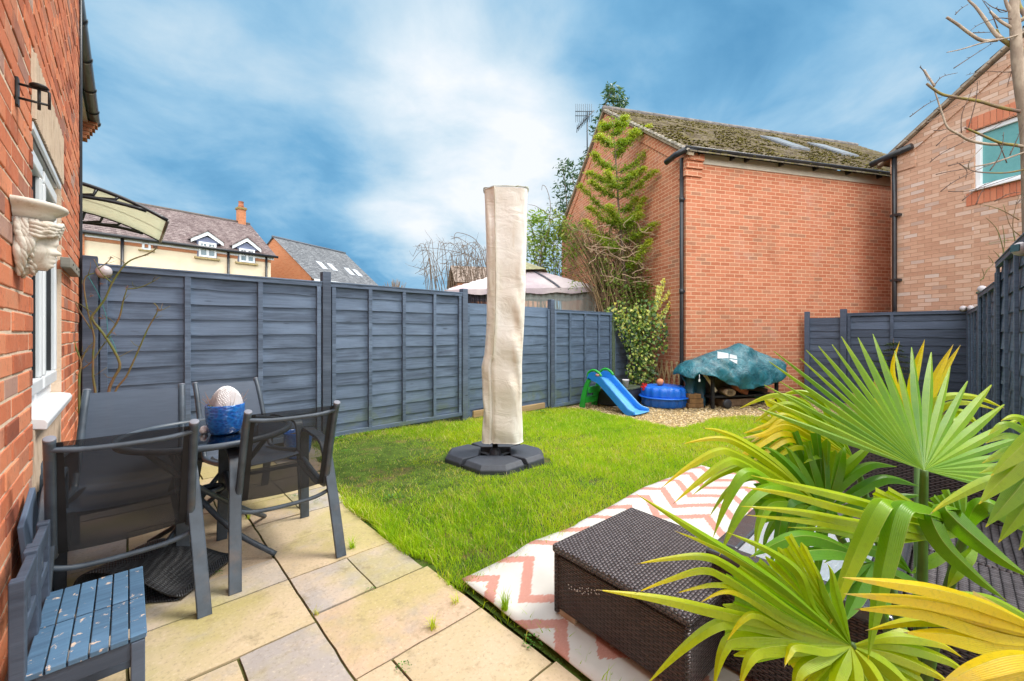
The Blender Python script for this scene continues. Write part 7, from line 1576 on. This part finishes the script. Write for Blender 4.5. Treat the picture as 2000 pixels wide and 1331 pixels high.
# leaf at the bottom with a straw coloured hub
frond((1662, 1262, .70), [(.021, .30, .36, [(1520, 1142), (1370, 1045), (1241, 964)], -.06), (.018, .34, .3, [(1540, 1162), (1430, 1085), (1317, 1037)], -.05), (.019, .36, .42, [(1540, 1190), (1425, 1108), (1372, 1087), (1300, 1092), (1239, 1103)], -.06), (.019, .40, .42, [(1530, 1200), (1422, 1132), (1372, 1114), (1300, 1135), (1239, 1160)], -.06), (.018, .42, .4, [(1530, 1215), (1440, 1152), (1402, 1142), (1360, 1148), (1317, 1160)], -.05), (.018, .45, .4, [(1540, 1215), (1455, 1165), (1412, 1156), (1366, 1178)], -.05), (.024, .44, .25, [(1520, 1222), (1400, 1195), (1290, 1170), (1165, 1152)], -.06), (.024, .42, .2, [(1540, 1236), (1440, 1216), (1392, 1224), (1330, 1270), (1260, 1340)], -.06), (.019, .42, .35, [(1560, 1240), (1482, 1202), (1450, 1212), (1418, 1255)], -.05), (.032, .42, .2, [(1545, 1250), (1442, 1248), (1412, 1272), (1392, 1350)], -.06), (.032, .46, .2, [(1575, 1262), (1492, 1268), (1462, 1292), (1442, 1350)], -.06), (.030, .42, .2, [(1600, 1285), (1562, 1310), (1548, 1360)], -.05), (.024, .46, .3, [(1620, 1270), (1555, 1262), (1540, 1280), (1532, 1304)], -.05), (.030, .48, .15, [(1640, 1310), (1622, 1360)], -.05), (.030, .44, .15, [(1668, 1310), (1672, 1365)], -.05), (.030, .50, .15, [(1700, 1308), (1735, 1365)], -.05), (.028, .42, .2, [(1725, 1298), (1790, 1355)], -.04), (.026, .46, .25, [(1745, 1280), (1830, 1318), (1862, 1350)], -.03), (.024, .42, .25, [(1755, 1262), (1850, 1290), (1905, 1332)], -.02), (.022, .45, .3, [(1745, 1245), (1830, 1256), (1882, 1286)], -.01), (.020, .34, .2, [(1590, 1190), (1560, 1120), (1500, 1075), (1420, 1040)], .02), (.020, .30, .15, [(1610, 1170), (1590, 1110), (1560, 1085)], .03), (.020, .30, .15, [(1635, 1170), (1625, 1120), (1615, 1100)], .03)], 6)
# golden leaf reaching in from the right, and one nearer still
frond((2090, 1262, .56), [(.026, .80, .10, [(1950, 1192), (1820, 1152), (1645, 1128)], -.02), (.026, .80, .10, [(1940, 1208), (1810, 1176), (1648, 1160)], -.02), (.030, .78, .12, [(1950, 1240), (1800, 1196), (1668, 1190)], -.02), (.034, .76, .20, [(1960, 1262), (1850, 1242), (1765, 1236)], -.03), (.028, .72, .05, [(1980, 1222), (1880, 1196), (1780, 1180)], -.01), (.024, .34, .05, [(1960, 1182), (1890, 1162), (1838, 1155)], .02), (.022, .50, .2, [(1960, 1215), (1800, 1212), (1690, 1232)], .04)], 8, False)
frond((2120, 1300, .46), [(.028, .78, .1, [(2000, 1284), (1910, 1305), (1820, 1352)], -.02), (.028, .76, .1, [(2000, 1296), (1920, 1322), (1850, 1362)], -.02), (.028, .74, .1, [(2010, 1310), (1930, 1335), (1880, 1370)], -.02), (.034, .70, .1, [(2020, 1330), (1960, 1360)], -.02)], 9, False)
# broad leaf at the right edge and the folded one above it
frond((2140, 800, .58), [(.036, .34, .05, [(2040, 860), (1965, 930), (1912, 985)], -.03), (.036, .30, .05, [(2050, 880), (1985, 960), (1925, 1030)], -.03), (.036, .28, .05, [(2065, 900), (2005, 985), (1950, 1060)], -.03), (.034, .36, .05, [(2050, 830), (1985, 885), (1935, 930)], -.02), (.036, .26, .05, [(2080, 910), (2030, 1010), (1990, 1075)], -.03)], 10, False)
frond((2100, 900, .80), [(.026, .26, .3, [(2020, 850), (1965, 828), (1930, 850)], -.02), (.026, .24, .3, [(2020, 865), (1970, 850), (1925, 866)], -.02), (.026, .22, .3, [(2020, 885), (1975, 880), (1918, 905)], -.02), (.026, .24, .3, [(2030, 905), (1975, 905), (1912, 925)], -.02), (.026, .26, .3, [(2020, 835), (1985, 815), (1955, 822)], -.02), (.024, .40, .3, [(2000, 930), (1930, 940), (1850, 980), (1815, 1006)], -.02)], 11, False)
# small golden leaf standing behind the crown leaf
frond((1792, 850, 1.30), [(.030, .66, .25, [(1782, 760), (1806, 664)], 0), (.028, .70, .2, [(1826, 742), (1862, 673)], 0), (.024, .72, .25, [(1832, 748), (1876, 674)], 0), (.018, .76, .15, [(1745, 735), (1757, 667)], 0), (.028, .46, .2, [(1832, 782), (1900, 775), (1962, 798)], -.05), (.028, .42, .2, [(1842, 795), (1890, 786), (1950, 802)], -.06), (.030, .62, .2, [(1770, 790), (1755, 740)], 0), (.030, .95, .04, [(1715, 830), (1690, 790), (1662, 766)], 0), (.030, .93, .05, [(1730, 810), (1712, 760), (1708, 735)], 0), (.030, .40, .1, [(1850, 815), (1880, 805), (1920, 840)], -.1), (.030, .34, .1, [(1840, 830), (1860, 820), (1880, 860)], -.12)], 12)
# hanging dark straps behind the middle leaf
frond((1640, 1010, 1.12), [(.034, .10, .05, [(1580, 985), (1545, 1020), (1522, 1100)], -.06), (.034, .14, .05, [(1600, 990), (1575, 1040), (1562, 1130)], -.06), (.032, .08, .05, [(1620, 1000), (1602, 1060), (1596, 1140)], -.06), (.032, .12, .05, [(1660, 1010), (1672, 1060), (1676, 1130)], -.06), (.032, .10, .05, [(1600, 970), (1540, 985), (1500, 1040), (1490, 1085)], -.06), (.030, .30, .25, [(1560, 950), (1470, 930), (1420, 960), (1385, 1010)], -.10), (.030, .34, .25, [(1560, 935), (1480, 905), (1410, 925), (1352, 968)], -.08), (.028, .40, .3, [(1570, 925), (1500, 885), (1430, 895), (1372, 930)], -.06)], 41, False)
# short dark leaves low in the crown
frond((1705, 1098, .95), [(.044, .12, .06, [(1610, 1056), (1545, 1052), (1465, 1088)], -.06), (.044, .10, .06, [(1625, 1078), (1550, 1085), (1492, 1115)], -.08), (.040, .08, .05, [(1680, 1150), (1650, 1215)], -.08), (.040, .10, .05, [(1720, 1150), (1735, 1210)], -.08), (.040, .06, .05, [(1740, 1120), (1790, 1150), (1820, 1200)], -.06), (.040, .10, .05, [(1660, 1120), (1620, 1160), (1600, 1200)], -.08)], 18, False)
frond((1780, 1120, .98), [(.036, .08, .05, [(1720, 1080), (1660, 1070), (1610, 1100)], -.03), (.036, .10, .05, [(1730, 1060), (1690, 1040), (1640, 1052)], 0), (.032, .20, .1, [(1830, 1090), (1872, 1068)], 0)], 19, False)
b = M(); b.lathe([(.05, .02), (.052, .12), (.058, .22), (.062, .30), (.055, .35), (.03, .38), (0, .385)], (PBASE.x, PBASE.y, 0), 16, fn=lambda r, z, th: r*(1+.08*math.sin(th*5+z*40)))
M_fib, g = newmat('palm_fibre'); finish(g, g.mix(g.noise(g.mapv(obco(g), (1, 1, .2)), 60, 4), (.10, .06, .03), (.22, .15, .08)), .95, g.noise(obco(g), 90, 4), .8, .01, .1); b.build('trunk', M_fib, t_palm)
b = M(); b.lathe([(0, .02), (.12, .02), (.15, .20), (.155, .20), (.155, .215), (.14, .215), (.135, .19), (0, .185)], (PBASE.x, PBASE.y, 0), 28); b.build('pot', plain('palm_pot', (.06, .055, .055), .5), t_palm, fix=False)

# ---------------------------------------------------------------- grass
def np_mesh(name, verts, quads, tris, mat, attr):
    me = bpy.data.meshes.new(name); nq, nt_ = len(quads), len(tris); me.vertices.add(len(verts)); me.vertices.foreach_set('co', verts.astype(np.float32).ravel())
    loops = np.concatenate([quads.ravel(), tris.ravel()]); me.loops.add(len(loops)); me.loops.foreach_set('vertex_index', loops.astype(np.int32)); me.polygons.add(nq+nt_)
    st = np.concatenate([np.arange(nq)*4, nq*4+np.arange(nt_)*3]); me.polygons.foreach_set('loop_start', st.astype(np.int32)); me.polygons.foreach_set('use_smooth', np.ones(nq+nt_, dtype=bool))
    me.materials.append(mat); at_ = me.attributes.new('rnd', 'FLOAT', 'POINT'); at_.data.foreach_set('value', attr.astype(np.float32)); me.update(calc_edges=True); me.validate()
    o = bpy.data.objects.new(name, me); COL.objects.link(o); return o
def polymask(x, y, poly):
    c = np.zeros(len(x), bool); n = len(poly)
    for i in range(n):
        x1, y1 = poly[i]; x2, y2 = poly[i-1]; m = ((y1 > y) != (y2 > y)); xi = (x2-x1)*(y-y1)/((y2-y1) if y2 != y1 else 1e-9)+x1; c ^= m & (x < xi)
    return c
def vnoise(x, y, s, seed):     # smooth value noise
    r = np.random.default_rng(seed); T = r.random((64, 64)); X, Y = (x*s) % 63, (y*s) % 63; i, j = X.astype(int), Y.astype(int); fx_, fy = X-i, Y-j; fx_ = fx_*fx_*(3-2*fx_); fy = fy*fy*(3-2*fy); i2, j2 = (i+1) % 64, (j+1) % 64
    return (T[i, j]*(1-fx_)+T[i2, j]*fx_)*(1-fy)+(T[i, j2]*(1-fx_)+T[i2, j2]*fx_)*fy
NB = 360000
xx = 1.1+(8.9-1.1)*RNG.random(NB)**1.35; yy = -.1+4.95*RNG.random(NB)
edge_n = vnoise(xx, yy, 6, 3)*.10-.05
ok = polymask(xx+edge_n, yy+edge_n, LAWN)
ok &= ~((xx > 1.24) & (xx < 3.70) & (yy < 1.575-.03*vnoise(xx, yy, 9, 8)-.11*np.clip(xx-3.3, 0, 1)))
ok &= ~((xx < 1.27) & (yy < 1.56) & (RNG.random(NB) < .93))
dxp, dyp = np.abs(xx-PB.x), np.abs(yy-PB.y); ok &= ~((dxp < .445) & (dyp < .445) & (dxp+dyp < .76))
n1a = vnoise(xx, yy, 1.3, 5); n2a = vnoise(xx, yy, 4.5, 6); n3a = vnoise(xx, yy, 14, 7)
# thin mossy patch toward the fence corner
thin = np.clip(1.25-np.hypot((xx-1.75)/.85, (yy-3.65)/1.0), 0, 1)*1.4
ok &= RNG.random(NB) > np.clip(thin*(.35+.80*n2a), 0, .95); ok &= RNG.random(NB) > np.clip(2.6*(vnoise(xx, yy, 2.9, 12)-.74), 0, .8)
fence_band = np.clip((yy-4.35)/.5, 0, 1)
far = np.clip((xx-3)/4, 0, 1)
xx, yy, n1a, n2a, n3a, thin, fence_band = (a[ok] for a in (xx, yy, n1a, n2a, n3a, thin, fence_band)); N = len(xx)
zz = -.155*np.clip((xx-2)/4, 0, 1)-.016
h = (.020+.040*RNG.random(N)**1.4)*(.75+.55*n2a)*(1-.55*np.clip(thin, 0, 1)); edge = np.clip((1.30-xx)/.2, 0, 1); h *= 1+.45*edge
w = .0011+.0012*RNG.random(N)+.0004*np.clip(xx-2, 0, 3)
az = RNG.random(N)*6.283; lean = (.25+.9*RNG.random(N))*h*.9; la = RNG.random(N)*6.283; lx, ly = np.cos(la)*lean, np.sin(la)*lean
sx, sy = np.cos(az)*w, np.sin(az)*w
V = np.empty((N, 5, 3)); V[:, 0] = np.stack([xx-sx, yy-sy, zz], 1); V[:, 1] = np.stack([xx+sx, yy+sy, zz], 1); V[:, 2] = np.stack([xx+sx*.8+lx*.35, yy+sy*.8+ly*.35, zz+h*.6], 1); V[:, 3] = np.stack([xx-sx*.8+lx*.35, yy-sy*.8+ly*.35, zz+h*.6], 1); V[:, 4] = np.stack([xx+lx, yy+ly, zz+h], 1)
base_i = np.arange(N)[:, None]*5; Q = base_i+np.array([0, 1, 2, 3]); T3 = base_i+np.array([3, 2, 4])
dry = (RNG.random(N) < (.07+.45*np.clip(n2a-.58, 0, 1)+.45*np.clip(n1a-.5, 0, 1)+.45*np.clip(thin*n2a*1.6, 0, 1)+.22*fence_band+.18*np.clip(n3a-.6, 0, 1)))
hue = np.where(dry, .80+.2*RNG.random(N), np.clip(.10+.38*n1a+.28*n3a+.24*(RNG.random(N)-.3), 0, .72))
attr = np.repeat(hue, 5).reshape(N, 5); attr[:, 0:2] *= .86; attr[:, 4] = np.minimum(1, attr[:, 4]+.06)
M_grass = leafmat('grass_blade', [(0, (.13, .31, .010)), (.25, (.27, .47, .014)), (.5, (.45, .61, .016)), (.72, (.62, .66, .025)), (.80, (.58, .50, .10)), (1, (.74, .62, .30))], .35, .5, .3)
gr = struct(np_mesh('grass', V.reshape(-1, 3), Q, T3, M_grass, attr.ravel()), 'stuff')
# tufts and weeds in the paving joints and at the lawn edge
def tuft(label, p, n, hmax, spread, cat='grass tuft', yel=(.2, .6)):
    t = thing('grass_tuft', label, cat, tuple(p), 'grass tufts growing in the paving joints'); b = M()
    for k in range(n):
        a = rnd(0, 6.283); h_ = hmax*rnd(.4, 1); sp_ = spread*rnd(.3, 1); q = Vector((p[0]+rnd(-.012, .012), p[1]+rnd(-.012, .012), -.012)); d = Vector((math.cos(a)*sp_, math.sin(a)*sp_, h_)); s = Vector((-math.sin(a), math.cos(a), 0))*.0016; pts = [q+Vector((d.x*f*f, d.y*f*f, d.z*(1.6*f-.6*f*f))) for f in (0, .35, .7, 1)]
        rv = rnd(*yel); vs = []
        for i, x in enumerate(pts): ww = s*(1-.9*i/3); vs += [x-ww, x+ww]
        b.add(vs, [(0, 1, 3, 2), (2, 3, 5, 4), (4, 5, 7, 6)], 0, True, rv)
    b.build('blades', M_grass, t, fix=False)
G0 = lambda u, v: on_z(u, v, 0)
tuft('tuft of grass in the joint beside the right chair foot', G0(688, 1072), 46, .085, .06); tuft('dry grass tuft in the joint nearest the bottom middle slabs', G0(845, 1226), 46, .06, .05, yel=(.45, .9)); tuft('tall grass tuft between rug edge and patio', G0(985, 1200), 80, .13, .05, yel=(.2, .5)); tuft('short dry grass tuft at the lawn edge above the pink slab', G0(890, 1178), 30, .05, .05, yel=(.5, .9)); tuft('wispy grass tuft in the joint under the right chair', G0(484, 1012), 20, .05, .04, yel=(.3, .8))
tuft('thin pale tuft at the lower joint crossing', G0(617, 1200), 14, .05, .03, yel=(.6, .9))
def weed(label, p, n, r):
    t = thing('weed', label, 'weed', tuple(p), 'leafy weeds in the joints and lawn'); b = M()
    for k in range(n):
        a = rnd(0, 6.283); q = math.sqrt(rnd(0, 1))*r; c = Vector((p[0]+q*math.cos(a), p[1]+q*math.sin(a), p[2]+.006+rnd(.0, .02)*(1-q/r))); s = r*rnd(.16, .30); d = Vector((math.cos(a), math.sin(a), rnd(-.1, .7))).normalized(); e = d.cross(UP).normalized()
        b.add([c, c+d*s*.5+e*s*.42, c+d*s, c+d*s*.5-e*s*.42], [(0, 1, 2, 3)], 0, True, rnd(0, .8))
    b.build('leaves', M_weed, t, fix=False)
M_weed = leafmat('weed_leaf', [(0, (.03, .12, .012)), (.6, (.08, .26, .02)), (1, (.2, .36, .04))], .25)
weed('rounded leafy weed growing beside the rug edge on the patio', G0(1043, 1254), 60, .042); weed('small bright weed in the joint near the lawn corner', G0(724, 1156), 26, .022); weed('small weed in the bottom joint of the patio', G0(788, 1307), 34, .026); weed('low weed in the joint left of the right chair leg', G0(420, 1125), 30, .03); weed('weed beside the far right chair foot', G0(573, 973), 30, .035); weed('weed in the joint below the blue floor pot', G0(622, 981), 26, .03)
weed('spiky dandelion weed in the lawn near the patio edge', Vector((1.42, 2.78, -.01)), 60, .07); weed('leafy weed patch at the foot of the fence', Vector((1.75, 4.74, -.01)), 90, .13); weed('second leafy weed patch along the fence foot', Vector((2.1, 4.76, -.01)), 70, .10); weed('round weed on the thin mossy lawn', Vector((1.62, 4.2, -.01)), 50, .06); weed('leafy weeds under the fence behind the parasol', Vector((4.95, 4.62, -.12)), 80, .16)
weed('tiny weed at the bottom edge of the rug', G0(1094, 1297), 12, .014)
